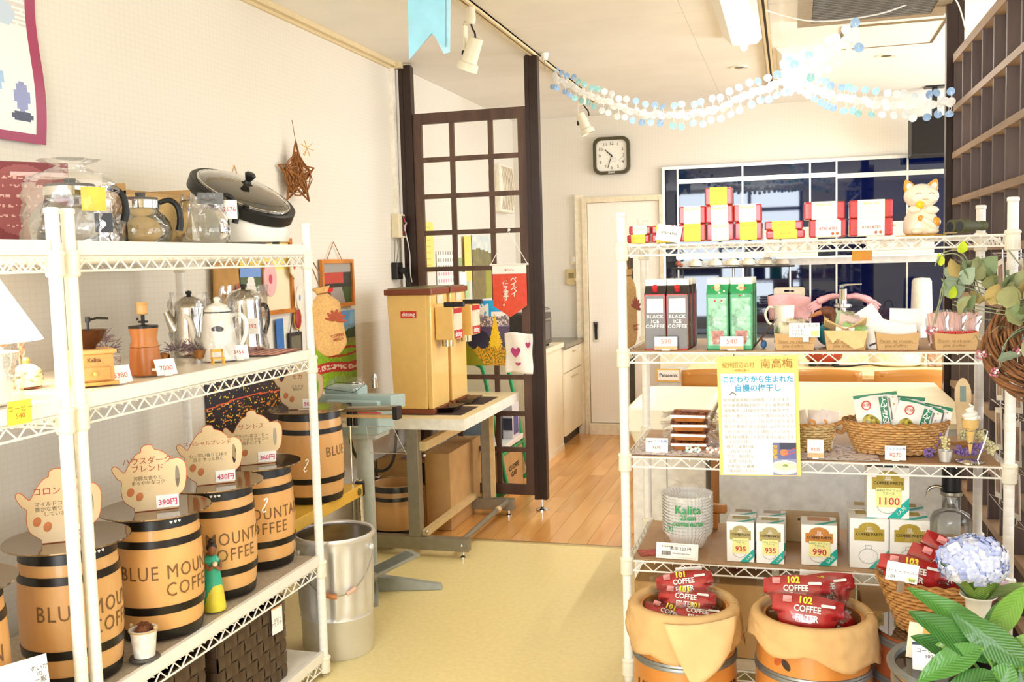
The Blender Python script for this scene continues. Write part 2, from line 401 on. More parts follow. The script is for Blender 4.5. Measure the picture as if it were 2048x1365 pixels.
# ---------------------------------------------------------------- partition poles and lattices
def pole(x, y, label, zf=.0):
    t = thing('partition_pole', label, 'pole', (x, y, 0))
    p = B(); p.box(-.029, .029, -.02, .02, .06, ZC-.012); p.box(-.034, -.012, -.024, .024, .06, ZC-.02); p.box(.012, .034, -.024, .024, .06, ZC-.02)
    ob('post', p, mat('dark_brown_metal', '33231c', .32, .2), t)
    f = B(); f.lathe([(.034, 0), (.034, .006), (.012, .014), (.006, .018), (.006, .06)], 20); ob('adjustable_foot', f, CHROME, t)
    ob('ceiling_cap', B().box(-.025, .025, -.02, .02, ZC-.012, ZC-.0005), CHROME, t)
    return t
pole(-1.965, 4.96, 'dark brown ceiling pole against the left wall by the power box')
pole(-1.275, 4.96, 'dark brown ceiling pole right of the lattice screen with a chrome foot')
pole(.668, 4.60, 'dark brown ceiling pole at the end of the deep right lattice')
lat = thing('lattice_screen', 'brown open grid lattice screen standing behind the coffee grinders', 'screen', (-1.93, 4.96, 0))
W_ = .62
LT = wood('brown_lattice_wood', '4a3227', '634939', .45, 9, (1, 1, .15))
ob('stile', B().box(0, .045, -.012, .012, .08, 2.112), LT, lat); ob('stile', B().box(W_-.045, W_, -.012, .012, .08, 2.112), LT, lat)
ob('top_rail', B().box(.045, W_-.045, -.012, .012, 2.055, 2.112), LT, lat); ob('bottom_rail', B().box(.045, W_-.045, -.012, .012, .08, .135), LT, lat)
hz = [1.867, 1.674, 1.481, 1.288, 1.095, .902, .709, .515, .322]
for z in hz: ob('crossbar', B().box(.045, W_-.045, -.0115, .0065, z-.0125, z+.0125), LT, lat)
for x in (.212, .425): ob('upright', B().box(x-.0125, x+.0125, -.0065, .0115, .135, 2.055), LT, lat)
rl = thing('deep_lattice', 'deep dark wooden lattice partition along the right side of the shop', 'partition', (.655, 4.55, 0))
DL = wood('dark_lattice_board', '3a2a24', '55433a', .5, 9, (1, 1, .12)); EL = wood('lattice_edge', '7d6247', '937455', .5, 9, (1, .15, 1))
ob('top_rail', B().box(0, .10, -3.0, 0, 2.10, 2.135), EL, rl); ob('bottom_rail', B().box(0, .10, -3.0, 0, .08, .12), DL, rl)
for k in range(10):
    z = 2.10-.193*(k+1); ob('shelf_bar', B().box(0, .088, -3.0, 0, z-.0125, z+.0125), EL, rl)
for k in range(15):
    y = -.21*k; ob('upright_board', B().box(.004, .098, y-.02, y, .12, 2.10), DL, rl)

# ---------------------------------------------------------------- ceiling things
def track(x, y0, y1, label):
    t = thing('lighting_track', label, 'light track', (x, y0, ZC))
    b = B(); L_ = y1-y0; b.box(-.017, -.006, 0, L_, -.02, -.0005); b.box(.006, .017, 0, L_, -.02, -.0005); b.box(-.017, .017, 0, L_, -.008, -.0005)
    ob('channel', b, RAIL, t); ob('slot', B().box(-.006, .006, 0, L_, -.0095, -.0081), mat('dark_slot', '3b3226', .6), t)
track(-1.262, 2.0, 6.6, 'cream lighting track on the ceiling above the lattice screen')
track(-.11, 2.6, 6.5, 'cream lighting track on the ceiling beside the fluorescent lamps')
LAMPW = mat('cream_lamp_enamel', 'ece4cf', .35, var=.02)
def spot(loc, tilt, rz, label):
    t = thing('spotlight', label, 'spotlight', loc, rz)
    ob('adapter', B().lathe([(.017, -.075), (.02, -.06), (.02, -.006), (.016, -.002)], 20), LAMPW, t)
    ob('arm', B().box(-.034, -.028, -.012, .012, -.20, -.06).box(-.034, .01, -.012, .012, -.078, -.07), LAMPW, t)
    h = B(); h.xf = Matrix.Translation((0, 0, -.19)) @ Matrix.Rotation(tilt, 4, 'Y')
    h.caps = False
    h.lathe([(.001, .06), (.03, .06), (.032, .0), (.034, -.04), (.044, -.045), (.046, -.075), (.042, -.075), (.038, -.05), (.02, -.03), (.001, -.03)], 28); ob('head', h, LAMPW, t, smooth=True)
    k = B(); k.xf = Matrix.Translation((-.03, 0, -.19)) @ Matrix.Rotation(pi/2, 4, 'Y'); k.lathe([(.016, -.012), (.016, .004)], 16); ob('pivot_knob', k, BLACK, t)
    ob('cord', B().tube(cat_rom([(0, .0, -.075), (.015, -.01, -.10), (.03, -.015, -.12), (.035, -.02, -.15)], 4, False), .004), BLACK, t, smooth=True)
    return t
spot((-1.262, 3.93, ZC-.008), radians(25), radians(-20), 'cream spotlight hanging from the left ceiling track, unlit, near the blue streamer')
s2 = spot((-1.262, 6.2, ZC-.008), radians(-22), radians(10), 'small cream spotlight on the far end of the track above the wall clock')
def fluo(x, y0, y1, w_, z, es, label):
    fa = area('tube_light', (x, (y0+y1)/2, ZC-z-.045), (0, 0, 0), .03, y1-y0-.1, 9, (1.0, .97, .9))
    t = thing('fluorescent_lamp', label, 'ceiling lamp', (x, y0, ZC))
    L_ = y1-y0; b = B(); b.prism([(-w_/2, 0), (w_/2, 0), (w_*.28, -z), (-w_*.28, -z)], 0, L_)
    o = ob('housing', b, mat('white_enamel', 'f7f4ec', .3, var=.01), t, rot=(radians(90), 0, 0), loc=(0, L_, 0))
    c = B(); c.xf = Matrix.Translation((0, .02, -z-.018)) @ Matrix.Rotation(-pi/2, 4, 'X'); c.lathe([(.008, 0), (.016, .01), (.016, L_-.05), (.008, L_-.04)], 20)
    ob('tube', c, mat('lit_tube_%g' % es, 'ffffff', .3, emit='fff6e6', es=es), t, smooth=True)
fluo(-.215, 3.6, 4.99, .20, .045, 9, 'long white fluorescent ceiling lamp nearest the camera, lit')
fluo(-.0, 5.35, 6.55, .15, .035, 9, 'white fluorescent ceiling lamp behind the paper garland, lit')
ac = thing('ceiling_air_conditioner', 'ceiling cassette air conditioner with dark louvre grille', 'air conditioner', (.03, 3.85, ZC))
a_ = B(); a_.box(0, .62, 0, .06, -.03, -.0005); a_.box(0, .62, .88, .94, -.03, -.0005); a_.box(0, .06, .06, .88, -.03, -.0005); a_.box(.56, .62, .06, .88, -.03, -.0005)
ob('frame', a_, mat('brown_beige_metal', 'a8977a', .4, .2), ac)
ob('grille_backing', B().box(.06, .56, .06, .88, -.012, -.001), mat('grille_dark', '4a4a48', .5), ac)
for k in range(27): ob('louvre', B().box(.062, .558, .075+.03*k, .092+.03*k, -.028, -.0125), mat('grille_grey', '77756f', .45), ac)
hx = thing('ceiling_hatch', 'square aluminium framed inspection hatch in the ceiling', 'ceiling hatch', (.235, 4.98, ZC))
h_ = B(); h_.box(0, .46, 0, .014, -.007, -.0005); h_.box(0, .46, .52, .534, -.007, -.0005); h_.box(0, .014, .014, .52, -.007, -.0005); h_.box(.446, .46, .014, .52, -.007, -.0005)
ob('frame', h_, mat('bronze_aluminium', '9c8a66', .35, .6), hx); ob('hatch_panel', B().box(.014, .446, .014, .52, -.005, -.001), CEIL, hx)
for x, y, l in ((-.28, 5.8, 'small recessed ceiling downlight left of the garland lamp'), (.50, 5.8, 'small recessed ceiling downlight near the hatch')):
    t = thing('downlight', l, 'ceiling lamp', (x, y, ZC)); q = B(); q.caps = False; q.lathe([(.026, -.002), (.05, -.006), (.052, -.0005)], 28); ob('rim', q, LAMPW, t, smooth=True)
    ob('lamp_recess', B().lathe([(.026, -.003), (.026, -.001)], 24), mat('downlight_dark', '4a3a28', .3), t)
ct = tag(ob('ceiling_cable', B().tube(cat_rom([(-.10, 4.42, 2.355), (.1, 4.5, 2.31), (.35, 4.52, 2.32), (.52, 4.55, 2.37), (.60, 4.56, 2.372), (.66, 4.52, 2.35), (.70, 4.50, 2.2), (.71, 4.49, 2.12)], 6, False), .0035, 6), mat('white_cable', 'f4f2ea', .4), smooth=True), 'thin white cable looping across the ceiling to the right lattice pole', 'cable')
sm = thing('smoke_detector', 'small white pull cord sensor beside the right partition pole top', 'sensor', (-1.215, 5.0, ZC))
ob('body', B().lathe([(.014, -.035), (.018, -.02), (.022, -.001)], 16), WHITE, sm); ob('pull_chain', B().cyl((0,0,-.035), (0,0,-.08), .002, 6), CHROME, sm)
# clock
ck = thing('wall_clock', 'square wall clock with rounded dark olive frame', 'clock', (-1.27, YB-.003, 2.075), 0)
fw = [(x, z) for x, z in rrect(.272, .272, .055, 6)]; fi = [(x, z) for x, z in rrect(.226, .226, .04, 6)]
flat('frame', [fw, fi], .04, mat('dark_olive_plastic', '4a4228', .3), ck, loc=(0, -.021, 0))
flat('dial', [rrect(.23, .23, .04, 6)], .01, mat('dial_white', 'f0ece0', .5, var=.01), ck, loc=(0, -.02, 0))
GI = mat('grey_numerals', '6f6a60', .6)
for n in range(1, 13):
    a = radians(90-30*n); m_ = max(abs(cos(a)), abs(sin(a))); r_ = .088/m_*(.93 if m_ < .95 else 1)
    text(str(n), .034, GI, ck, (r_*cos(a), -.0265, r_*sin(a)), name='numeral')
for ang, ln, wd, nm in ((136, .062, .0035, 'hour_hand'), (-108, .092, .0024, 'minute_hand')):
    hb = B(); hb.xf = Matrix.Rotation(-radians(ang), 4, 'Y'); hb.box(-.01, ln, -.031, -.029, -wd, wd); ob(nm, hb, INK, ck)
text('SONY', .018, PAPER, ck, (0, -.0415, -.124), bold=.0004)
text('☁ ☁', .04, mat('pale_blue_print', '8aa8cc', .6), ck, (.045, -.0265, -.03))
# speaker
sp = thing('ceiling_speaker', 'black box loudspeaker hung under the ceiling above the blue glass', 'speaker', (.90, 6.9, 1.93))
ob('cabinet', B().box(-.15, .15, 0, .2, 0, .25), mat('black_cabinet', '1d1a16', .5), sp, bev=.004)
ob('grille_cloth', B().box(-.14, .14, -.006, .0, .012, .238), mat('speaker_cloth', '17130e', .9, var=.2, scale=300), sp)
ob('cone', B().lathe([(.001, -.012), (.09, -.006), (.098, -.004)], 32), mat('speaker_cone', '241d14', .7), sp, rot=(radians(90), 0, 0), loc=(0, -.002, .125))
ob('bracket', B().box(-.015, .015, .09, .12, .25, .45).box(-.06, .06, .05, .15, .44, .4495), BLACK, sp)
# thermostat, vent
sw = thing('wall_switch', 'beige square wall thermostat by the door', 'switch', (-1.585, YB, 1.19)); ob('plate', B().box(-.05, .05, -.018, -.001, -.06, .06), mat('switch_beige', 'cbb888', .5), sw, bev=.004)
ob('window', B().box(-.03, .01, -.0205, -.018, -.01, .03), mat('switch_dark', '8d7d50', .3), sw); ob('button', B().box(.02, .035, -.0215, -.018, -.03, -.01), PAPER, sw)
sw = thing('small_switch', 'small cream light switch above the beige thermostat', 'switch', (-1.57, YB, 1.32)); ob('plate', B().box(-.025, .025, -.01, -.001, -.035, .035), BEIGE, sw); ob('button', B().box(-.01, .01, -.014, -.01, -.02, .02), PAPER, sw)
vt = thing('wall_fan', 'white ventilation fan with curved vanes high on the far left wall', 'fan', (XL, 6.85, 1.84), 0)
ob('housing', B().box(.002, .07, -.17, .17, -.17, .17), mat('fan_white', 'f0e8d6', .4), vt, bev=.01)
for k in range(7):
    pts = [(.075, -.15+.042*k+.05*sin(pi*j/8), -.15+.3*j/8) for j in range(9)]
    ob('vane', B().tube(pts, .005, 5), mat('vane_grey', 'd9cfba', .4), vt, smooth=True)
ob('mount', B().box(.002, .03, -.23, -.18, -.1, .12), BEIGE, vt)
# ================================================================ WIRE RACKS
def rack(name_label, loc, rz, W, D, H, shelves, posts=(0, 1, 2, 3), trim=True, notag=None):
    t = thing('wire_rack', name_label, 'shelf rack', loc, rz)
    prof = [(.012, 0), (.0135, .03)]; z = .03
    while z < H-.02:
        prof += [(.0138, z), (.0138, z+.0225), (.01355, z+.0235), (.01355, z+.0245)]; z += .0254
    prof += [(.0138, H-.012), (.0155, H-.011), (.0155, H-.002), (.012, H)]
    pm = B().lathe(prof, 16).mesh('post'); pm.materials.append(WHITE)
    cm = B().lathe([(.0165, -.048), (.0195, -.044), (.0185, -.006), (.021, .0), (.0205, .004), (.0165, .008)], 20).mesh('collar'); cm.materials.append(mat('collar_plastic', 'efe8d6', .4))
    fm = B().lathe([(.013, 0), (.013, .008), (.006, .012), (.006, .03)], 16).mesh('foot'); fm.materials.append(CHROME)
    pos = [(0, 0), (W, 0), (0, D), (W, D)]
    for k in posts:
        p = put('post', pm, None, t, loc=(*pos[k], .015), smooth='all')
        put('foot', fm, None, p, loc=(0, 0, -.015))
        for z, bd, kw in shelves: put('collar', cm, None, p, loc=(0, 0, z-.015+(.0 if not kw else -.028)))
    for z, bd, kw in shelves:
        dz = -.03 if kw else 0
        b = B(); zt = -.005+dz; zb = -.034+dz; g = .0028
        for y in (0, D): b.tube([(.014, y, zt), (W-.014, y, zt)], g); b.tube([(.014, y, zb), (W-.014, y, zb)], g)
        for x in (0, W): b.tube([(x, .014, zt), (x, D-.014, zt)], g); b.tube([(x, .014, zb), (x, D-.014, zb)], g)
        n = int(round((W-.04)/.029)); n += n % 2
        zz = [(.02+(W-.04)*i/n, 0, (zb if i % 2 == 0 else zt-.004)) for i in range(n+1)]
        b.tube(zz, .0024, 5); b.tube([(x, D, z_) for x, _, z_ in zz], .0024, 5)
        m_ = int(round((D-.04)/.029)); m_ += m_ % 2
        for x in (0, W): b.tube([(x, .02+(D-.04)*i/m_, (zb if i % 2 == 0 else zt-.004)) for i in range(m_+1)], .0024, 5)
        k = 0; x = .03
        while x < W-.02: b.tube([(x, -.004, zt-.004), (x, D+.002, zt-.004)], .0019, 4); x += .0265
        for y in (D*.33, D*.66): b.tube([(.0, y, zt-.009), (W, y, zt-.009)], .0026, 4)
        sh = thing_part('shelf', t, (0, 0, z))
        ob('wire_frame', b, WHITE, sh, smooth=True)
        bb = B(); bb.box(.018, W-.018, .006, D-.006, -.0035+dz, -.0005+dz if not kw else -.0035)
        if bd: ob('shelf_board', bb, bd, sh)
        if kw: ob('edge_trim', B().box(.017, W-.017, -.007, .0055, -.030, 0), WHITE, sh)
    return t
def thing_part(name, p, loc):
    # a shelf is a part whose own mesh is its corner lugs
    b = B(); b.box(-.004, .004, -.004, .004, -.03, -.01)
    return ob(name, b, WHITE, p, loc=loc)
WB = mat('white_board', 'f6efe2', .25, var=.02)
GB = mat('taupe_felt_mat', 'b3a48f', .9, var=.08, scale=90, bump=.2)
BB = mat('brown_board', 'b08a63', .5, var=.04)
LS = [(1.388, WB, 1), (1.062, WB, 1), (.402, GB, 1), (.088, WB, 1)]
rack('white wire rack on the left carrying wooden barrels, its right end beside the trash can', (-1.455, 1.735, 0), radians(90), 1.05, .46, 1.44, LS)
rack('second white wire rack at the left picture edge with a lamp on it', (-1.455, .64, 0), radians(90), 1.05, .46, 1.44, LS)
rack('white wire rack on the right stacked with coffee goods', (-.476, 2.85, 0), 0, 1.035, .455, 1.438,
     [(1.360, None, 0), (1.048, BB, 0), (.738, BB, 0), (.424, BB, 0), (.112, mat('pale_board', 'e7dcc6', .5), 0)])

# ================================================================ BARRELS
BW = wood('barrel_pine', 'd69c58', 'ecbc80', .38, 5, (1, 1, .25), coat=.2)
HOOP = mat('black_hoop', '17130f', .35, var=.05); LIDM = mat('bronze_mirror_disc', '9a8468', .08, .85, var=.03)
STEN = mat('stencil_ink', '7a5a36', .6, var=.1)
def barrel_prof(r, h): return lambda z: r*(.92+.11*sin(pi*max(0, min(1, z/h)))**.8)
def barrel(loc, label, ang, r=.108, h=.306, lid=True, plastic=False, lettering=True, group=None):
    t = thing('wooden_barrel', label, 'barrel', loc); rf = barrel_prof(r, h)
    n = 40; prof = [(rf(h*i/16), h*i/16) for i in range(17)]
    b = B()
    if lid: b.lathe(prof, 48)
    else: b.caps = False; b.lathe([(.001, .02)]+[(rf(0)-.012, .02)]+[(rf(h*i/8)-.012, .02+(h-.02)*i/8) for i in range(9)]+prof[::-1]+[(.001, 0)], 48)
    ob('body', b, BW, t, smooth=True)
    for z0, z1 in ((0, .026), (.26*h-.012, .26*h+.008), (.80*h-.01, .80*h+.008), (h-.027, h-.001)):
        q = B(); q.caps = False; q.lathe([(rf(z0)-.001, z0), (rf(z0)+.0018, z0), (rf((z0+z1)/2)+.0018, (z0+z1)/2), (rf(z1)+.0018, z1), (rf(z1)-.001, z1)], 48)
        hp = ob('hoop', q, HOOP, t, smooth=True)
    if lettering:
        bar_text('BLUE MOUNTAIN', .050, STEN, t, rf, ang, h*.56, sx=.80)
        bar_text('COFFEE', .050, STEN, t, rf, ang+.12, h*.56-.045, sx=.80)
    if lid:
        R_ = r*1.27; ld = ob('lid', B().lathe([(rf(h)*.9, h-.001), (R_-.004, h+.003), (R_, h+.006), (R_-.001, h+.0085), (R_-.006, h+.008), (.001, h+.0075)], 56), LIDM, t, smooth=True)
        if lettering: text('♥ ♥ ♥', .007, PAPER, t, None, bend=(lambda z: rf(z)+.003, ang-.25, h-.012))
    return t
signs = []
RO = mat('red_outline', 'c8643c', .6); SGN = wood('sign_board', 'd8be95', 'e2cba6', .5, 6)
out_ = [(.27, 0), (.27, .05), (.14, .17), (.11, .33), (.12, .47), (.06, .53), (.0, .66), (.03, .71), (.08, .68), (.16, .60), (.24, .74), (.33, .86), (.40, .90), (.41, .96), (.47, 1.0), (.55, .99), (.58, .93), (.68, .89), (.78, .80), (.80, .76), (.92, .76), (1.0, .66), (1.0, .45), (.96, .28), (.88, .19), (.86, .12), (.87, 0)]
hol_ = [(.865, .64), (.90, .62), (.915, .5), (.90, .36), (.87, .32), (.85, .45)]
def sign(loc, rz, title, body, prc, label, w_=.172, h_=.165, body2=True, tcol=None):
    t = thing('coffee_pot_sign', label, 'sign', loc, rz)
    P_ = [((x-.5)*w_, y*h_) for x, y in cat_rom(out_[1:-1], 4, False)]; P_ = [((.27-.5)*w_, 0)]+P_+[((.87-.5)*w_, 0)]
    Hh = [((x-.5)*w_, y*h_) for x, y in cat_rom(hol_, 4)]
    flat('board', [P_, Hh], .004, SGN, t)
    ob('painted_edge', B().tube([(x, 0, z) for x, z in P_], .0018, 5, True), RO, t)
    text(title, min(.0195, .128/max(map(len, title.split('\n')))), mat('rust_marker', 'a8402a', .7), t, (-.004, -.0026, h_*.70), sx=1)
    text(body, .0115, mat('grey_marker', '6e6350', .7), t, (-.004, -.0026, h_*.46))
    for k, (x, z) in enumerate(((-.27, .30), (-.15, .22))):
        be = B(); be.xf = Matrix.Translation((x*w_, -.0022, z*h_)) @ Matrix.Rotation(.3, 4, 'Y'); be.sph((0, 0, 0), (.0085, .001, .0115), 14, 8); ob('painted_bean', be, mat('bean_orange', 'c77a4c', .7), t)
    ob('price_card', B().box(.012, .066, -.0045, -.0035, .004, .036), PAPER, t)
    text(prc, .0185, mat('magenta_marker', 'd8376a', .7), t, (.040, -.0055, .017), bold=.0003)
    return t
bz = .405; CA = -53*pi/180
BR = [((-1.605, 1.50), 'kenya', -75), ((-1.59, 1.83), 'colombia', 2), ((-1.562, 2.115), 'house dark', -14), ((-1.578, 2.405), 'special blend', -42), ((-1.602, 2.675), 'santos', -58)]
lbl = ['wooden barrel at the lower left picture edge behind a white picture card', 'wooden barrel directly behind the pair of touching rack posts', 'wooden barrel behind the small white cup with a brown ball',
       'wooden barrel right of the green and yellow lady figurine', 'rightmost wooden barrel on the white rack, under the 360 yen pot sign']
sl = ['coffee pot shaped sign cut off by the left picture edge', 'coffee pot shaped sign partly hidden behind the double rack posts', 'coffee pot shaped sign on the barrel above the small birch cup', 'coffee pot shaped sign on the barrel behind the lady figurine', 'coffee pot shaped sign on the last barrel inside the rack']
st = [('キリマン', 'さわやかな\n酸味とコク', '400円'), ('コロンビア', 'マイルドコーヒー\n豊かな香りと甘み\nしています', '380円'), ('ハウスダーク\nブレンド', '芳醇な香りと\nまろやかなコク', '390円'), ('スペシャルブレンド', '心・深い香りとほろ\n苦さ すっと飲む', '430円'), ('サントス', 'ブラジル産コーヒー\n単品でまろやかコク\n味わいです', '360円')]
for ((x, y), nm, a), lb, s1, s2 in zip(BR, lbl, sl, st):
    barrel((x, y, bz), lb, radians(a)); sign((x+.012, y-.032, bz+.3155), radians(36), *s2, s1)
b5 = barrel((-1.69, 3.20, .476), 'wooden barrel standing on the yellow metal shelf beyond the rack', radians(48), r=.116, h=.325)
sign((-1.70, 3.15, .8115), radians(20), 'モカ', 'さわやか\n酸味の', '500円', 'coffee pot shaped sign standing on the barrel on the yellow shelf')
# yellow shelf with chrome posts
ys_ = thing('yellow_metal_shelf', 'low yellow steel shelf with chrome posts behind the trash can', 'shelf', (-1.60, 3.44, 0))
YM = mat('yellow_enamel_steel', 'e3b548', .3, var=.03)
ob('shelf_plate', B().box(-.40, 0, -.59, 0, .430, .474), YM, ys_, bev=.003)
for x in (-.38, -.018):
    pr = [(.011, 0), (.0125, .01)]
    for k in range(18): pr += [(.0125, .015+k*.0254), (.0125, .037+k*.0254), (.0118, .0375+k*.0254), (.0118, .0395+k*.0254)]
    ob('post', B().lathe(pr+[(.0125, .489), (.004, .493)], 16, (x, .012, 0)), CHROME, ys_)
    ob('black_sleeve', B().lathe([(.013, .425), (.019, .43), (.019, .48), (.013, .485)], 16, (x, .012, 0)), BLACK, ys_)
ob('badge', B().lathe([(.001, .004), (.014, .004), (.015, 0)], 20), mat('olive_badge', '5d5426', .4), ys_, loc=(0.0, -.035, .452), rot=(0, radians(90), 0))
bx = thing('small_black_yellow_box', 'small black and yellow printed package on the yellow shelf', 'box', (-1.66, 2.90, .476), radians(60))
ob('carton', B().box(-.05, .05, -.02, .02, 0, .085), mat('black_carton', '26221c', .4), bx); ob('yellow_band', B().box(-.051, .051, -.0215, -.0201, 0, .03), YM, bx); ob('blue_label', B().box(-.03, .045, -.0225, -.0216, .006, .022), mat('blue_label', '4a66b0', .5), bx)
for loc, l in (((-1.448, 2.45, .64), 'white s hook hanging at the rack front beside the fourth barrel'), ((-1.50, 2.80, .68), 'steel s hook near the yellow shelf')):
    t = thing('s_hook', l, 'hook', loc, radians(60)); t.scale = (.62, .62, .62); ob('wire', B().tube(cat_rom([(0, 0, .03), (.012, 0, .038), (.018, 0, .028), (.008, 0, .012), (.0, 0, 0), (-.01, 0, -.012), (-.004, 0, -.024), (.008, 0, -.02)], 5, False), .0028, 8), WHITE, t, smooth=True)

# ================================================================ LEFT RACK, SHELF 3 SMALL THINGS
dl = thing('lady_figurine', 'small green and yellow dressed lady figurine between two barrels', 'figurine', (-1.502, 2.262, .404), radians(40))
ob('skirt', B().lathe([(.030, 0), (.031, .004), (.026, .05), (.022, .07)], 28), mat('yellow_glaze', 'e8dc4a', .3), dl, smooth=True)
ob('robe', B().lathe([(.0305, .004), (.028, .05), (.024, .09), (.02, .12), (.023, .135), (.016, .145), (.006, .15)], 28, (-.002, .004, 0)), mat('green_glaze', '3fb79a', .3), dl, smooth=True)
ob('head', B().sph((0, -.002, .163), (.012, .013, .016), 16, 10), mat('brown_skin_glaze', '8a5a3c', .4), dl, smooth=True)
ob('hair', B().sph((0, .003, .170), (.0145, .014, .014), 16, 8).sph((0, .004, .186), (.009, .009, .008), 12, 8), mat('black_hair', '2a1f1a', .5), dl, smooth=True)
ob('arms', B().tube(cat_rom([(-.02, -.006, .132), (-.012, -.024, .118), (.002, -.024, .128)], 4, False), .005, 8).tube(cat_rom([(.02, -.006, .132), (.016, -.024, .115), (.004, -.026, .126)], 4, False), .005, 8), mat('brown_skin_glaze', '8a5a3c', .4), dl, smooth=True)
ob('flowers', B().sph((.003, -.03, .132), .007, 10, 6), mat('cream_glaze', 'e9d9b5', .4), dl)
cp = thing('birch_cup', 'small white birch patterned cup holding a brown ball on a grey saucer', 'cup', (-1.478, 1.93, .404))
ob('saucer', B().lathe([(.03, 0), (.036, .003), (.034, .006), (.001, .005)], 28), mat('grey_saucer', '56524c', .4), cp)
c_ = B(); c_.caps = False; c_.lathe([(.001, .007), (.024, .007), (.031, .072), (.033, .073), (.029, .073), (.023, .02), (.001, .02)], 32)
ob('cup_body', c_, mat('birch_white', 'f1efe8', .4, var=.12, scale=60), cp, smooth=True)
ob('rope_rim', B().tube([(.0325*cos(a), .0325*sin(a), .071) for a in [2*pi*i/24 for i in range(24)]], .0022, 6, True).sph((.034, 0, .078), .005, 8, 6).sph((-.034, 0, .078), .005, 8, 6), mat('rope_tan', 'c7a878', .7), cp)
bb_ = B()
for k in range(160):
    a = random.random()*2*pi; ph = random.uniform(.0, 1.4); d = Vector((cos(a)*cos(ph), sin(a)*cos(ph), sin(ph)))
    bb_.tube([d*.012, d*.024], [.0016, .0006], 3)
bb_.sph((0, 0, 0), .018, 12, 8)
ob('bristle_ball', bb_, mat('brown_bristle', '7d4a2c', .8), cp, loc=(0, 0, .066))
pc = thing('picture_card', 'white picture card with a blue grey drawing at the bottom left corner', 'card', (-1.438, 1.50, .404), radians(62), rot=(radians(-8), 0, radians(62)))
def fcard(u, v):
    d = ((u-.30)/.28)**2+((v-.45)/.16)**2
    c = (.97, .96, .93)
    if d < 1: q = N2(u, v, 9, 2); c = (.45+.3*q, .58+.25*q, .6+.25*q)
    if d < .16: c = (.25, .34, .36)
    return c
picture('print', .12, .155, fcard, pc, loc=(0, -.0032, .083)); ob('card', B().box(-.062, .062, -.0025, .0, 0, .165), PAPER, pc)
text('すいか\nの\n一服', .012, INK, pc, (.045, -.0042, .13))
# woven brown baskets under shelf 3
WV = mat('dark_brown_strap', '4b392c', .4, var=.12, scale=14)
strap_me = {}
def strap_basket(y0, y1, label, price_tag=False):
    x0, x1, zb, h = -1.86, -1.475, .0885, .235
    t = thing('woven_basket', label, 'basket', (x1, y0, zb)); L_ = y1-y0; D_ = x1-x0
    s = B(); s.box(-D_, -.004, .004, L_-.004, 0, .006); s.box(-.008, -.004, .004, L_-.004, 0, h); s.box(-D_, -.004, .004, .008, 0, h); s.box(-D_, -.004, L_-.008, L_-.004, 0, h); s.box(-D_, -D_+.004, .004, L_-.004, 0, h)
    ob('basket_shell', s, mat('dark_shell', '201813', .6), t)
    cw = .034; nz = int(h/cw); cz = h/nz
    def stp(w1, w2, key):
        if key not in strap_me:
            b = B(); b.grid(lambda u, v: ((u-.5)*w1, -.0035*sin(pi*min(max(u, .02), .98))-.001, (v-.5)*w2), 5, 1); me = b.mesh('strap'); me.materials.append(WV); strap_me[key] = me
        return strap_me[key]
    ny = int(round(L_/cw)); cy = L_/ny; nx = int(round(D_/cw)); cx = D_/nx
    for j in range(nz):
        for i in range(ny):
            hz_ = (i+j) % 2
            put('strap', stp(cy*1.28, cz*.94, ('a', round(cy, 4))) if hz_ else stp(cz*1.1, cy*.9, ('b', round(cy, 4))), None, t, loc=(-.0015+.001, cy*(i+.5), cz*(j+.5)), rot=((0, 0, radians(90)) if hz_ else (0, radians(90), radians(90))), smooth=False)
        for i in range(nx):
            hz_ = (i+j) % 2
            put('strap', stp(cx*1.28, cz*.94, ('c', round(cx, 4))) if hz_ else stp(cz*1.1, cx*.9, ('d', round(cx, 4))), None, t, loc=(-cx*(i+.5), .002, cz*(j+.5)), rot=((0, 0, 0) if hz_ else (0, radians(90), 0)), smooth=False)
    r = B(); r.box(-D_-.002, .003, -.003, .007, h-.004, h+.01); r.box(-D_-.002, .003, L_-.007, L_+.003, h-.004, h+.01); r.box(-.008, .003, .007, L_-.007, h-.004, h+.01); r.box(-D_-.002, -D_+.008, .007, L_-.007, h-.004, h+.01)
    ob('rim', r, WV, t)
    return t
strap_basket(2.22, 2.58, 'dark brown woven strap basket on the bottom shelf with a hanging handwritten tag')
strap_basket(1.80, 2.16, 'dark brown woven strap basket at the bottom picture edge, left of the tagged one')
ht = thing('hanging_tag', 'white handwritten card hanging on the brown woven basket', 'price tag', (-1.462, 2.515, .245), radians(80))
ob('card', B().box(-.023, .023, -.001, .001, 0, .075), PAPER, ht); text('ルビー\nマウンテン', .0125, INK, ht, (0, -.0022, .035)); ob('top_edge', B().box(-.023, .023, -.0014, .0014, .075, .079), mat('orange_edge', 'e0a070', .6), ht)
ob('string', B().tube([(0, 0, .079), (-.002, 0, .10), (.004, 0, .125)], .0008, 5), INK, ht)

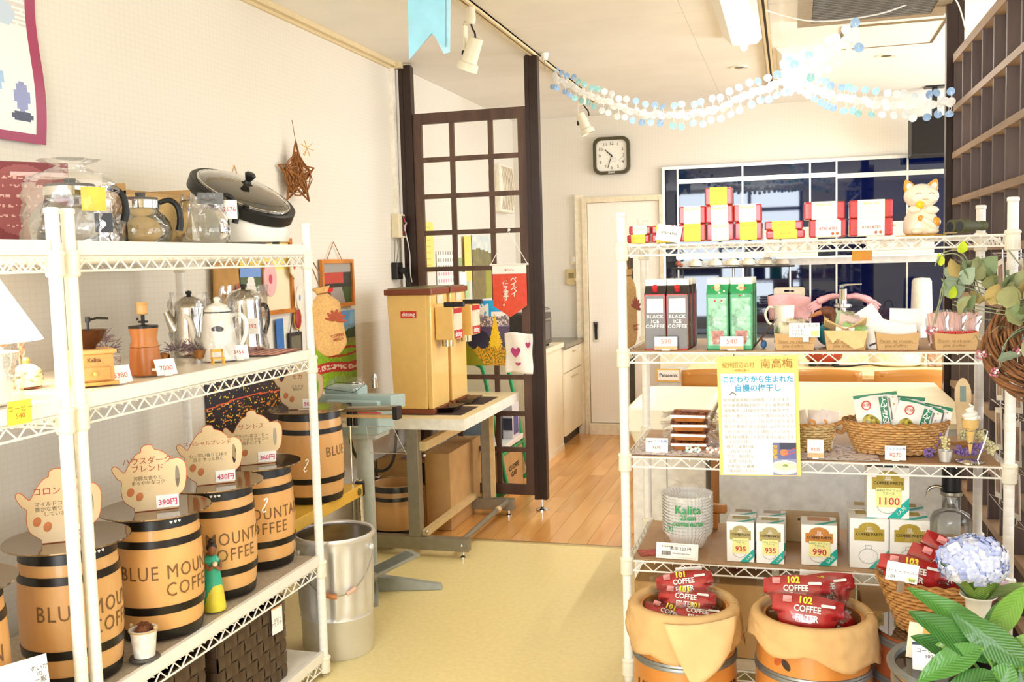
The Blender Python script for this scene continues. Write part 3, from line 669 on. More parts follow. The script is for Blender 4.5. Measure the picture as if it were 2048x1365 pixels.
# ================================================================ TRASH CAN
tc_ = thing('metal_trash_can', 'round galvanised ribbed metal can with a bail handle and dark lid', 'trash can', (-1.512, 3.005, 0))
GALV = mat('galvanised_steel', 'e6e5e2', .42, .6, var=.04, scale=12)
n = 96; vs = []; fs = []; lev = [(0, 0, .118), (.004, 0, .121), (.13, 0, .1225), (.134, 0, .125), (.138, 0, .1225), (.15, .35, .123), (.17, 1, .124), (.36, 1, .128), (.385, 0, .129), (.40, 0, .130)]
for z, k, r in lev:
    for i in range(n):
        a = 2*pi*i/n; rr = r+k*.0036*(1 if (i % 6) < 3 else -1); vs.append((rr*cos(a), rr*sin(a), z))
for j in range(len(lev)-1):
    for i in range(n): fs.append((j*n+i, j*n+(i+1) % n, (j+1)*n+(i+1) % n, (j+1)*n+i))
fs.append(tuple(range(n))[::-1]); ob('body', B().add(vs, fs), GALV, tc_, smooth=True)
q = B(); q.caps = False; q.lathe([(.128, .398), (.137, .40), (.139, .408), (.136, .416), (.128, .414), (.126, .40)], 56); ob('rim', q, GALV, tc_, smooth=True)
ob('lid', B().lathe([(.127, .404), (.125, .409), (.001, .407)], 48), mat('dark_lid', '3a2e24', .25, .3), tc_)
hp = [(.130*cos(a_), .130*sin(a_)-.0, .36) for a_ in (0,)]
d0 = Vector((cos(radians(2)), sin(radians(2)), 0)); d1 = Vector((cos(radians(-128)), sin(radians(-128)), 0))
arc = []
for i in range(21):
    u = i/20; a_ = radians(2-130*u); arc.append((.142*cos(a_), .142*sin(a_), .365-.135*sin(pi*u)**.8))
ob('bail_handle', B().tube(arc, .0025, 6), STEEL, tc_, smooth=True)
gr = ob('wooden_grip', B().tube(arc[10:14], .0085, 12), wood('grip_wood', 'c0703a', 'd08a52', .4), tc_, smooth=True)
ob('taped_grip', B().tube(arc[6:9], .007, 10), mat('pink_tape', 'e6b7a0', .5), tc_, smooth=True)
for a_ in (2, -128): ob('lug', B().sph((.134*cos(radians(a_)), .134*sin(radians(a_)), .365), (.010, .010, .012), 12, 8), GALV, tc_, smooth=True)

# ================================================================ LEFT RACK SHELF 2
z2 = 1.0625
lp = thing('table_lamp', 'lit table lamp with a white cone shade and red ribbon at the left edge', 'lamp', (-1.71, 1.70, z2))
q = B(); q.caps = False; q.lathe([(.155, .115), (.055, .285), (.053, .285), (.153, .115)], 48); ob('lamp_shade', q, mat('lit_shade', 'fff6e6', .8, emit='fff0d8', es=1.6), lp, smooth=True)
ob('base', B().lathe([(.05, 0), (.055, .01), (.075, .04), (.085, .075), (.07, .10), (.03, .112), (.01, .12), (.01, .16)], 32), mat('white_porcelain', 'f4f1ea', .2), lp, smooth=True)
rb = B()
for sgn in (-1, 1): rb.grid(lambda u, v: (.03+.02*sin(v*3), sgn*(.01+.07*u), .10+.035*sin(u*pi)*(1 if v > .5 else -.3)+.02*v), 8, 4)
ob('ribbon', rb, mat('red_ribbon', 'e2452e', .4, trans=.2), lp, smooth=True)
lm = bpy.data.lights.new('lamp_bulb', 'POINT'); lm.energy = 5; lm.color = (1, .78, .5); lm.shadow_soft_size = .03
lo = bpy.data.objects.new('lamp_bulb', lm); COL.objects.link(lo); lo.parent = lp; lo.location = (0, 0, .20)
pt = thing('bagged_white_dripper', 'large white ceramic pot wrapped in clear film in front of the lamp', 'pot', (-1.545, 1.575, z2))
ob('pot_body', B().lathe([(.045, 0), (.05, .004), (.05, .02), (.065, .10), (.068, .104), (.06, .102), (.001, .09)], 36), mat('white_porcelain', 'f4f1ea', .2), pt, smooth=True)
def bagfilm(r0, r1, h, rag=.012, n=28, m=14, tie=None):
    def fn(u, v):
        a = 2*pi*u; r = r0+(r1-r0)*v+rag*(N2(cos(a)*2+5, sin(a)*2+v*4, 1.6, 1)-.5)*2+.004*sin(a*9+v*7)
        if tie and v > tie: r *= max(.12, 1-(v-tie)/(1-tie)*1.0) if v < .93 else .3+.4*(v-.93)/.07
        return (r*cos(a), r*sin(a), h*v)
    return B().grid(fn, n, m)
ob('film_bag', bagfilm(.062, .078, .125, .01), FILM, pt, smooth='all')
wv = thing('painted_round_vase', 'round cream vase with a painted grey green leaf pattern', 'vase', (-1.68, 1.84, z2))
ob('vase_body', B().lathe([(.02, 0), (.03, .003), (.034, .02), (.030, .04), (.018, .05), (.008, .054), (.001, .055)], 32), mat('cream_glaze2', 'ece2cd', .35), wv, smooth=True)
for k in range(9):
    a = radians(-100+22*k); q = B(); q.xf = Matrix.Translation((.0335*cos(a), .0335*sin(a), .018+.008*(k % 3))) @ Matrix.Rotation(a, 4, 'Z') @ Matrix.Rotation(.5*(k % 3-1), 4, 'X'); q.sph((0, 0, 0), (.001, .007, .0025), 8, 6); ob('painted_leaf', q, mat('leaf_paint', '8f9277', .6), wv)
ob('wooden_stopper', B().lathe([(.007, .054), (.009, .062), (.005, .068)], 16), wood('stopper_wood', 'b98250', 'cb9a68'), wv); ob('coaster', B().lathe([(.028, -.0006), (.03, .0005)], 20), mat('terracotta', 'b06a44', .7), wv)
# box mill
MW = wood('mill_light_wood', 'd29a52', 'e2b274', .35, 6)
m1 = thing('box_coffee_mill', 'square light wooden coffee mill with a metal hopper and small drawer', 'coffee mill', (-1.56, 1.905, z2), radians(50))
ob('base_plate', B().box(-.052, .052, -.052, .052, 0, .008), MW, m1, bev=.002); ob('body', B().box(-.043, .043, -.043, .043, .008, .072), MW, m1, bev=.002); ob('top_plate', B().box(-.050, .050, -.050, .050, .072, .082), MW, m1, bev=.003)
d_ = ob('drawer', B().box(-.034, .034, -.049, -.0431, .012, .042), MW, m1, bev=.002); ob('knob', B().sph((0, -.054, .027), .0055, 12, 8), MW, d_, smooth=True)
text('Kalita', .013, mat('brown_print', '6b4a2c', .6), m1, (0, -.0441, .058), bold=.0003)
q = B(); q.caps = False; q.lathe([(.014, .082), (.016, .09), (.028, .10), (.040, .125), (.042, .126), (.038, .125), (.026, .102), (.001, .094)], 32); ob('hopper', q, mat('bronze_hopper', '6a4c3c', .25, .8), m1, smooth=True)
ob('crank', B().cyl((0,0,.09), (0,0,.15), .003, 8).tube([(0,0,.148), (.02, 0, .152), (.045, 0, .150)], .003, 6).cyl((0,0,.143), (0,0,.156), .006, 10), mat('dark_iron', '3a3634', .4, .7), m1)
m2 = thing('cylinder_coffee_mill', 'tall rounded brown wooden hand coffee mill with a crank', 'coffee mill', (-1.545, 2.085, z2), radians(40))
ob('lower_body', B().lathe([(.035, 0), (.0375, .003), (.036, .055), (.0345, .070)], 36), wood('mill_brown', 'a3602c', 'b9743c', .3, 6), m2, smooth=True)
ob('upper_body', B().lathe([(.0345, .071), (.034, .075), (.030, .09), (.0345, .112), (.0345, .117)], 36), wood('mill_brown2', 'b06c34', 'c58246', .3, 6), m2, smooth=True)
ob('top_ring', B().lathe([(.0355, .117), (.0355, .123), (.001, .126)], 32), mat('black_iron', '2a2624', .35, .6), m2, smooth=True)
ob('crank', B().cyl((0,0,.125), (0,0,.152), .0045, 8).cyl((0,0,.13), (0,0,.135), .012, 12).tube([(-.012, 0, .137), (-.014, 0, .143)], .003, 6).tube([(0,0,.15), (0,0.004,.158)], .005, 8), mat('black_iron', '2a2624', .35, .6), m2)
kn = B()
kn.lathe([(.010, .150), (.0135, .153)]+[(.0135-.0012*(i % 2), .155+.0035*i) for i in range(6)]+[(.0145, .178), (.0135, .181), (.001, .182)], 24); ob('crank_knob', kn, MW, m2, smooth=True)
ob('maker_plate', B().box(.012, .024, -.0368, -.0358, .012, .018), PAPER, m2)
# dried flowers and roses behind
df_ = thing('dried_flower_arrangement', 'dried lilac flowers and brown dried roses behind the mills', 'dried flowers', (-1.67, 2.30, z2))
def sprig(b, c, n, r, l, up=.5):
    for k in range(n):
        a = random.random()*2*pi; d = Vector((cos(a)*random.uniform(.3, 1), sin(a)*random.uniform(.3, 1), random.uniform(-.2, 1)*up)).normalized()
        p = Vector(c)+d*r*random.uniform(.2, 1); b.tube([p, p+d*l*.5+Vector((0, 0, .002)), p+d*l], [.0018, .0014, .0005], 3)
q = B(); 
for c in ((-.02, .0, .03), (.03, .06, .035), (-.06, -.12, .05), (-.06, -.15, .08), (.06, .11, .03)): sprig(q, c, 90, .035, .018)
ob('lilac_sprays', q, mat('dry_lilac', '9b8792', .9, var=.2, scale=80), df_, kind='stuff')
for k, c in enumerate(((-.07, -.17, .03), (.075, .10, .02), (-.01, -.06, .025), (.03, -.02, .018))):
    rb_ = B()
    for j in range(5):
        rb_.xf = Matrix.Rotation(j*1.3+k, 4, 'Z'); rb_.grid(lambda u, v: ((.008+.004*j)*cos((u-.5)*2.4)*(.6+.5*v), (.008+.004*j)*sin((u-.5)*2.4), -.01+.024*v+.003*sin(u*9+j)), 6, 3)
    ob('dried_rose', rb_, mat('dry_rose', 'a9713a', .8, var=.15), df_, loc=c, smooth=True)
sg = thing('patterned_small_cup', 'small white cup with a dark pattern behind the cylinder mill', 'cup', (-1.625, 2.06, z2)); ob('cup_body', B().lathe([(.018, 0), (.024, .05), (.022, .05), (.016, .004)], 24), mat('dot_white', 'e9e3da', .5, var=.4, scale=120), sg, smooth=True)
price('price_tag', 'white price card 6380 in front of the box mill', (-1.492, 1.925, z2), radians(62), .052, .042, '6380', roll=0, ts=.42, tz=-.004, lean=-25)
price('price_tag', 'white price card 7000 right of the cylinder mill', (-1.475, 2.075, z2), radians(62), .052, .042, '7000', ts=.42, tz=-.004, lean=-25)
# enamel pot and two steel pots
CER = mat('white_enamel', 'f7f4ec', .3, var=.01)
kt = thing('white_enamel_pot', 'white enamel drip pot with a black lid line and oval badge', 'coffee pot', (-1.565, 2.445, z2), radians(25))
ob('body', B().lathe([(.052, 0), (.056, .004), (.054, .03), (.042, .11), (.036, .135), (.034, .137)], 36), CER, kt, smooth=True)
ob('rim_line', B().lathe([(.0365, .134), (.0372, .1355), (.0365, .138)], 36), INK, kt)
ob('lid', B().lathe([(.036, .138), (.036, .141), (.026, .155), (.010, .162), (.006, .165), (.010, .172), (.008, .178), (.001, .18)], 32), CER, kt, smooth=True)
ob('spout', B().tube(cat_rom([(-.046, 0, .035), (-.066, 0, .065), (-.072, 0, .10), (-.083, 0, .125), (-.092, 0, .128)], 5, False), [.013]*4+[.010]*4+[.0075]*4+[.006]*5, 10), CER, kt, smooth=True)
ob('handle', B().tube(cat_rom([(.038, 0, .125), (.062, 0, .128), (.078, 0, .105), (.075, 0, .07), (.06, 0, .04), (.05, 0, .03)], 5, False), .006, 8), CER, kt, smooth=True)
ob('oval_badge', B().sph((.004, -.0445, .09), (.017, .0015, .0085), 18, 8), mat('black_badge', '3a3632', .4), kt)
kb_ = bagfilm(.058, .06, .17, .014); ob('film_bag', kb_, FILM, kt, smooth='all')
SIL = mat('polished_steel', 'dcdad6', .09, 1, var=.02)
def steelpot(loc, rz, r, h, label, tagt=None):
    t = thing('steel_coffee_pot', label, 'coffee pot', loc, rz)
    ob('body', B().lathe([(r*1.1, 0), (r*1.12, .004), (r*1.05, h*.2), (r*.98, h*.7), (r*.95, h), (r*.93, h)], 40), SIL, t, smooth=True)
    ob('lid', B().lathe([(r*1.0, h), (r*1.0, h+.005), (r*.9, h+.02), (r*.55, h+.034), (r*.2, h+.04), (.001, h+.041)], 40), SIL, t, smooth=True)
    ob('knob', B().lathe([(.005, h+.04), (.009, h+.046), (.009, h+.052), (.001, h+.055)], 20), BLACK, t, smooth=True)
    ob('spout', B().tube([(-r*.9, 0, h*.55), (-r*1.2, 0, h*.75), (-r*1.45, 0, h*.95)], [.02, .015, .01], 12), SIL, t, smooth=True)
    ob('handle', B().tube(cat_rom([(r*.95, 0, h*.9), (r*1.4, 0, h*.88), (r*1.5, 0, h*.6), (r*1.25, 0, h*.3)], 5, False), .007, 8), BLACK, t, smooth=True)
    o = ob('film_bag', bagfilm(r*1.25, r*1.2, h+.05, .016, tie=None), FILM, t, smooth='all')
    return t
steelpot((-1.76, 2.60, z2), radians(35), .046, .14, 'polished steel coffee pot in film behind the white enamel pot')
steelpot((-1.66, 2.745, z2), radians(60), .055, .155, 'larger polished steel coffee pot in film tagged 5292')
price('price_tag', 'white price tag 5292 on the large steel pot', (-1.580, 2.645, z2+.055), radians(42), .045, .048, '5292', foot=False, lean=0, ts=.36)
price('price_tag', 'white price tag 3456 at the foot of the enamel pot', (-1.497, 2.44, z2), radians(50), .055, .042, '3456', lean=-20, ts=.36)
yc = thing('toy_chair', 'tiny yellow wooden toy chair in front of the enamel pot', 'toy', (-1.487, 2.315, z2), radians(45))
q = B()
for x in (-.014, .014):
    for y in (-.01, .01): q.box(x-.002, x+.002, y-.002, y+.002, 0, .018 if y < 0 else .042)
q.box(-.017, .017, -.013, .013, .016, .02); q.box(-.016, .016, .008, .012, .034, .042); ob('frame', q, mat('yellow_toy_wood', 'e0aa48', .5), yc)
price('price_tag', 'yellow price card hanging on the shelf edge at the far left', (-1.440, 1.552, z2-.034), radians(78), .05, .046, 'コーヒー\n540', col=mat('yellow_card', 'f7e04c', .7), foot=False, lean=0, ts=.30, tm=mat('brown_marker', '9c6a28', .7))
rg = thing('red_check_cloth', 'red and white checked cloth under the steel pots', 'cloth', (-1.62, 2.66, z2))
def fcheck(u, v): q = (int(u*22) % 2)+(int(v*16) % 2); return ((.93, .9, .85), (.83, .55, .5), (.70, .28, .28))[q]
picture('cloth', .30, .22, fcheck, rg, loc=(0, 0, .0012), rot=(0, 0, radians(8)), nu=44, nv=32, rough=.9)

# ================================================================ LEFT RACK TOP SHELF
z1 = 1.3885
GLS = film('carafe_glass', (.97, .98, .96), .18, .03)
def carafe(loc, rz, r, h, label, hand=True, lidc=True, flare=False, s=1):
    t = thing('glass_carafe', label, 'carafe', loc, rz)
    if flare: pr = [(.001, .002), (r*.72, 0), (r*.95, h*.18), (r, h*.35), (r*.93, h*.6), (r*.72, h*.85), (r*.66, h), (r*.72, h*1.04)]
    else: pr = [(.001, .002), (r*.7, 0), (r*.92, h*.1), (r, h*.38), (r*.93, h*.62), (r*.74, h*.82), (r*.58, h*.92), (r*.58, h)]
    q = B(); q.caps = False; q.lathe(pr, 40); ob('glass_body', q, GLS, t, smooth='all')
    if lidc:
        ob('steel_collar', B().lathe([(r*.60, h-.002), (r*.63, h), (r*.63, h+.02), (r*.60, h+.022)], 36), SIL, t, smooth=True)
        ob('lid', B().lathe([(r*.59, h+.022), (r*.56, h+.028), (r*.3, h+.031), (.012, h+.032), (.014, h+.042), (.001, h+.043)], 28), mat('smoke_lid', '5a5a58', .15), t, smooth=True)
    else:
        ob('spout_lip', B().tube([(r*.72*cos(a), r*.72*sin(a), h*1.04) for a in [2*pi*i/32 for i in range(32)]], .0018, 6, True), GLS, t)
    if hand:
        k = h+.016; ob('handle', B().tube(cat_rom([(r*.62, 0, k), (r*.95, 0, k+.006), (r*1.22, 0, k-.012), (r*1.28, 0, k-.05), (r*1.22, 0, k-.075)], 5, False), [.007]*4+[.008]*4+[.0085]*4+[.0095]*5, 10), BLACK, t, smooth=True)
    return t
c1 = carafe((-1.66, 1.995, z1), radians(52), .098, .115, 'large glass carafe in a plastic bag behind the double posts')
ob('film_bag', bagfilm(.108, .10, .20, .02, tie=.75), FILM, c1, smooth='all')
ob('black_label', B().box(.03, .07, -.0895, -.0885, .025, .07), mat('label_black', '3d3f46', .4), c1); ob('yellow_tag', B().box(.0, .055, -.103, -.102, .075, .13), mat('yellow_tag', 'ecc24e', .6), c1, label='yellow handwritten price tag')
c2 = carafe((-1.665, 2.265, z1), radians(45), .078, .098, 'round glass carafe with a chrome collar and black handle')
c3 = carafe((-1.645, 2.52, z1), radians(52), .078, .125, 'glass server in film with a grey handle, tagged 2676', flare=True, lidc=False)
ob('film_bag', bagfilm(.078, .055, .152, .012), FILM, c3, smooth='all'); ob('grey_lid_flap', B().box(-.03, .045, -.052, -.05, .118, .15), mat('grey_smoke', '6c6c6a', .3), c3)
price('price_tag', 'white price tag 2676 on the film wrapped glass server', (-1.578, 2.555, z1+.075), radians(45), .045, .055, '2676', foot=False, lean=0, ts=.34)
text('ドリップ', .012, mat('violet_pen', '7b5a9c', .7), c3, (-.01, -.081, .105))
gd = thing('electric_hot_plate', 'white round electric hot plate with a tilted black rim and glass lid', 'hot plate', (-1.665, 2.775, z1))
cdir = Vector((1.6, -2.6, 0)).normalized(); side = Vector((cdir.y*-1, cdir.x, 0))
nrm = (Vector((0, 0, 1))+cdir*.40-side*(-.42)).normalized()
if (Q_ := nrm).z > 0: pass
rimq = Vector((0, 0, 1)).rotation_difference(nrm); cen = Vector((0, .0, .158))
def ringp(r, h, a): return cen+rimq @ Vector((r*cos(a), r*sin(a), h))
nseg = 48
def loft(rows, name, m, **k):
    b = B(); vs = [tuple(p) for row in rows for p in row]; fs = []
    for j in range(len(rows)-1):
        for i in range(nseg): fs.append((j*nseg+i, j*nseg+(i+1) % nseg, (j+1)*nseg+(i+1) % nseg, (j+1)*nseg+i))
    b.add(vs, fs); return ob(name, b, m, gd, smooth=True, **k)
A_ = [2*pi*i/nseg for i in range(nseg)]
bot = [Vector((.135*cos(a), .135*sin(a), .012)) for a in A_]; top = [ringp(.163, -.02, a) for a in A_]
mid = [b_.lerp(t_, .5)+Vector((cos(a), sin(a), 0))*.008 for a, b_, t_ in zip(A_, bot, top)]
loft([[Vector((.10*cos(a), .10*sin(a), .010)) for a in A_], bot, mid, top], 'white_body', CER)
loft([[ringp(.163, -.022, a) for a in A_], [ringp(.170, -.020, a) for a in A_], [ringp(.170, .012, a) for a in A_], [ringp(.165, .016, a) for a in A_], [ringp(.148, .014, a) for a in A_]], 'black_rim', BLACK)
lid_rows = [[ringp(.149*cos(t), .014+.03*sin(t), a) for a in A_] for t in [0, .3, .6, .9, 1.2, 1.45]]
loft(lid_rows, 'glass_lid', film('lid_glass', (.55, .52, .46), .45, .03))
loft([[ringp(.146, .016, a) for a in A_], [ringp(.150, .020, a) for a in A_], [ringp(.145, .021, a) for a in A_]], 'lid_ring', SIL)
loft([[ringp(.150, .008, a) for a in A_], [ringp(.08, .006, a) for a in A_], [ringp(.002, .006, a) for a in A_]], 'inner_pan', mat('pan_grey', '8b8378', .3, .3))
kb = B(); kb.xf = Matrix.Translation(cen) @ rimq.to_matrix().to_4x4(); kb.lathe([(.012, .044), (.012, .050), (.009, .055), (.012, .06), (.018, .075), (.013, .081), (.001, .082)], 24); ob('lid_knob', kb, BLACK, gd, smooth=True)
for a in (radians(60), radians(42)):
    kk = B(); kk.xf = Matrix.Translation(ringp(.162, .014, a-2.0)) @ rimq.to_matrix().to_4x4(); kk.lathe([(.009, 0), (.010, .012), (.001, .013)], 16); ob('dial', kk, BLACK, gd)
for a in A_[::12]: ob('foot', B().lathe([(.010, 0), (.012, .011)], 12, (.11*cos(a), .11*sin(a), .0005)), BLACK, gd)
cb = thing('open_cardboard_box', 'open cardboard box behind the glass carafes on the top shelf', 'box', (-1.80, 2.44, z1), 0)
q = B(); q.box(-.07, .07, -.15, .15, 0, .004); q.box(.066, .07, -.15, .15, 0, .15); q.box(-.07, -.066, -.15, .15, 0, .17); q.box(-.07, .07, -.15, -.146, 0, .17); q.box(-.07, .07, .146, .15, 0, .17); ob('carton', q, CARD, cb)
ob('flap', B().box(.0695, .0715, -.149, .149, .02, .14), mat('cardboard_flap', 'dcb87c', .85), cb)
rp = thing('red_leaflet_stand', 'dark red printed card with a ghosted circle on the top shelf at left', 'poster', (-1.86, 2.10, z1), radians(52))
def fred(u, v):
    d = ((u-.35)/.5)**2+((v-.55)/.42)**2; c = (.46, .16, .18)
    if d < 1: c = (.56, .29, .29)
    if abs(v-.86) < .02 and u > .2: c = (.85, .7, .68)
    if d < .7 and int(v*26) % 3 == 0 and N2(u, v, 22) > .5: c = (.8, .64, .6)
    return c
picture('print', .17, .215, fred, rp, loc=(0, -.0022, .108)); ob('board', B().box(-.086, .086, -.0016, .002, 0, .216), mat('dark_red_board', '6e2a2c', .5), rp)
wf_ = thing('flask_box', 'white box printed with a round glass flask, behind the bagged carafe', 'box', (-1.85, 2.235, z1), radians(50))
ob('carton', B().box(-.075, .075, 0, .06, 0, .20), mat('carton_white', 'ece6d8', .6), wf_)
def fflask(u, v):
    d = ((u-.5)/.34)**2+((v-.33)/.27)**2; c = (.93, .90, .85)
    if d < 1: c = (.80, .76, .74) if d > .8 else (.86, .82, .80)
    if abs(u-.5) < .08 and .58 < v < .74: c = (.45, .44, .46)
    if .02 < abs((v-.83)*1.2) < .2 and abs(((u-.5)/.14)**2+((v-.82)/.08)**2-1) < .25: c = (.7, .66, .6)
    return c
picture('print', .148, .198, fflask, wf_, loc=(0, -.0012, .10))

# ================================================================ LEFT WALL THINGS
def wallpic(name, label, cat, y0, y1, z0, z1_, fn, tilt=0, frame=None, nu=60, nv=60, off=.006, group=None, rough=.4, warp=None, cx=None):
    cy, cz = (y0+y1)/2, (z0+z1_)/2
    t = thing(name, label, cat, (XL+off, cy, cz), rot=(0, radians(tilt) if 0 else 0, radians(90)))
    if frame:
        fm, fw_ = frame; w_, h = y1-y0, z1_-z0
        flat('frame', [[(-w_/2, -h/2), (w_/2, -h/2), (w_/2, h/2), (-w_/2, h/2)], [(-w_/2+fw_, -h/2+fw_), (w_/2-fw_, -h/2+fw_), (w_/2-fw_, h/2-fw_), (-w_/2+fw_, h/2-fw_)]], .016, fm, t, loc=(0, -.008, 0))
        picture('print', w_-2*fw_, h-2*fw_, fn, t, loc=(0, -.006, 0), nu=nu, nv=nv, rough=rough)
        ob('backing', B().box(-w_/2+.003, w_/2-.003, -.005, .001, -h/2+.003, h/2-.003), CARD, t)
    else:
        picture('sheet', y1-y0, z1_-z0, fn, t, nu=nu, nv=nv, solid=.0008, rough=rough, warp=warp)
    return t
def fbig(u, v):
    if u > .95 or v < .035: return (.62, .22, .36)
    c = (.93, .92, .90)
    if u > .86 and v > .86: 
        if abs(((u-.9)/.04)**2+((v-.93)/.05)**2-1) < .35: c = (.35, .4, .5)
    if .45 < v < .84 and int(v*120) % 2 == 0 and N2(u*40, v*120, 1) > .35: c = (.82, .80, .78)
    for (a, b_, ra, rb_, cc) in ((.86, .50, .05, .05, (.74, .8, .86)), (.78, .24, .05, .07, (.62, .74, .86)), (.90, .18, .03, .06, (.55, .58, .75)), (.90, .10, .045, .02, (.25, .28, .38))):
        if ((u-a)/ra)**2+((v-b_)/rb_)**2 < 1: c = cc
    return c
wallpic('coffee_poster', 'large white poster with a purple border at the upper left corner', 'poster', 1.45, 2.335, 1.68, 2.36, fbig, nu=90, nv=110, warp=lambda u, v: .010+.009*sin(v*9)*u)
def fflower(u, v):
    q = N2(u, v, 7, 3); g = N2(u, v, 26, 5)
    if v > .62:
        c = (.30+.25*(1-v)*2+.25*q, .55+.3*(1-v)+.2*q, .86)
        if v < .66+.10*max(0, (u-.45)*2)*(.7+g*.6): c = (.18, .28, .12)
        if .60 < v < .68 and .28 < u < .55: c = (.82, .72, .52)
        return c
    if v > .55: return (.45+.3*g, .48+.2*g, .30)
    if .38 < v < .53 and abs(((u-.75)/.42)**2+((v-.455)/.062)**2-.75) < .36: return (.62+.15*g, .14+.1*g, .13)
    k = .26+.03*sin(u*5)
    if abs(v-k) < .065: return (.92, .82, .74) if (abs(v-k) < .03 and g > .45) else (.68+.1*g, .15, .16)
    return (.42+.25*g, .60+.2*g, .16)
wallpic('flower_garden_poster', 'poster of a formal garden with red flower beds on the left wall', 'poster', 3.86, 4.335, .76, 1.11, fflower, nu=100, nv=90)
def fnight(u, v):
    g = N2(u, v, 60, 1); c = (.09+.06*v, .06+.04*v, .10+.08*v)
    if .15 < v < .8 and g > .70: c = (.95, .65+.2*g, .25)
    if .2 < v < .5 and N2(u*3, v*14, 8, 6) > .66: c = (.85, .5, .15)
    if abs(v-(.48+.05*sin(u*4))) < .012: c = (.85, .35, .2)
    if v > .85: c = (.16, .13, .2)
    return c
wallpic('night_view_poster', 'dark city night view poster low on the wall behind the rack', 'poster', 3.06, 3.74, .70, .94, fnight, nu=130, nv=50)
ORF = wood('orange_frame_wood', 'b56a24', 'cf8436', .35, 8)
def fshop(u, v):
    if v > .78: return (.62, .60, .56)
    if v > .5: return (.72, .26, .2) if u < .72 else (.2, .2, .15)
    if v > .40: return (.16, .15, .14)
    if ((u-.22)/.13)**2+((v-.38)/.1)**2 < 1: return (.85, .05, .1)
    return (.62, .58, .56) if abs(u-.55+v*.3) < .22 else (.22, .3, .12)
fs_ = wallpic('shop_photo_frame', 'orange wooden picture frame with a shop photo on the left wall', 'picture frame', 3.985, 4.315, 1.13, 1.35, fshop, frame=(ORF, .018), nu=50, nv=40)
ob('hanging_string', B().tube([(-.10, -.006, .105), (-.02, -.004, .19), (.06, -.006, .105)], .002, 5), mat('brown_string', 'a86a3c', .7), fs_)
fb = wallpic('card_frame', 'orange framed board covered with small cards behind the steel pot', 'picture frame', 3.36, 3.72, 1.13, 1.44, lambda u, v: (.93, .88, .74) if v < .6 else (.95, .86, .45), frame=(ORF, .018), nu=8, nv=10)
def fcastle(u, v): return (.45, .6, .85) if v > .6 else ((.92, .9, .88) if abs(u-.5) < .22*(1.2-v) else (.3, .36, .22))
wallpic('castle_photo', 'small photo of a white castle pinned beside the card frame', 'photo', 3.29, 3.44, 1.23, 1.32, fcastle, nu=24, nv=16, off=.03)
wallpic('yellow_memo', 'yellow lined memo sheet behind the castle photo', 'memo', 3.20, 3.45, 1.33, 1.40, lambda u, v: (.96, .85, .42) if int(v*30) % 4 else (.85, .72, .3), nu=10, nv=30, off=.02)
for (y, z, ry, rz_, c, l) in ((3.50, 1.275, .05, .07, 'e9b3b4', 'pink oval souvenir tag on the card frame'), (3.70, 1.325, .035, .055, 'e8ddca', 'cream hexagonal plaque with a red crest'), (3.735, 1.19, .028, .05, 'ece4d6', 'cream plaque with a small blue flower')):
    t = thing('wall_plaque', l, 'plaque', (XL+.035, y, z)); pts = [(ry*cos(2*pi*i/(6 if c == 'e8ddca' else 20)+pi/2), rz_*sin(2*pi*i/(6 if c == 'e8ddca' else 20)+pi/2)) for i in range(6 if c == 'e8ddca' else 20)]
    flat('plate', [pts], .006, mat('plaque_'+c, c, .5), t, rot=(radians(90), 0, radians(90)))
    q = B(); q.xf = Matrix.Translation((.0035, 0, 0)); q.sph((0,0,0), (.0008, ry*.28, rz_*.28), 12, 6); ob('motif', q, mat('motif_'+c, {'e9b3b4': 'c24a58', 'e8ddca': 'b8402c', 'ece4d6': '7d9ac4'}[c], .6), t)
t = thing('red_heart_ornament', 'small dark red heart ornament with a gold edge on the wall', 'ornament', (XL+.01, 3.755, 1.10))
q = B(); q.sph((.004, 0, 0), (.006, .027, .04), 18, 10); ob('heart', q, mat('crimson', 'a3262a', .5), t, smooth=True); ob('gold_edge', B().tube([(.002, (.03+.003*(i % 2))*cos(2*pi*i/24), (.044+.003*(i % 2))*sin(2*pi*i/24)) for i in range(24)], .003, 5, True), mat('gold_trim', 'd8a23c', .5), t)
t = thing('hanging_picture', 'small black framed picture hanging on a twisted cord', 'picture frame', (XL+.006, 3.73, .985), 0)
ob('frame', B().box(.0, .008, -.055, .055, -.06, .06), mat('black_frame', '2c2420', .5), t); ob('inner', B().box(.0082, .009, -.042, .042, -.045, .045), mat('olive_mat', '6a6450', .6), t); ob('twisted_cord', B().tube([(.003, -.04, .06), (.003, 0, .16), (.003, .04, .06)], .0022, 5), mat('dark_cord', '4a3a2c', .7), t)
t = thing('blue_banner_strip', 'blue edge of a sheet on the wall behind the large steel pot', 'poster', (XL+.012, 3.60, 1.02), 0); ob('sheet', B().box(0, .002, -.03, .03, -.09, .09), mat('blue_sheet', '2f6db5', .5), t)
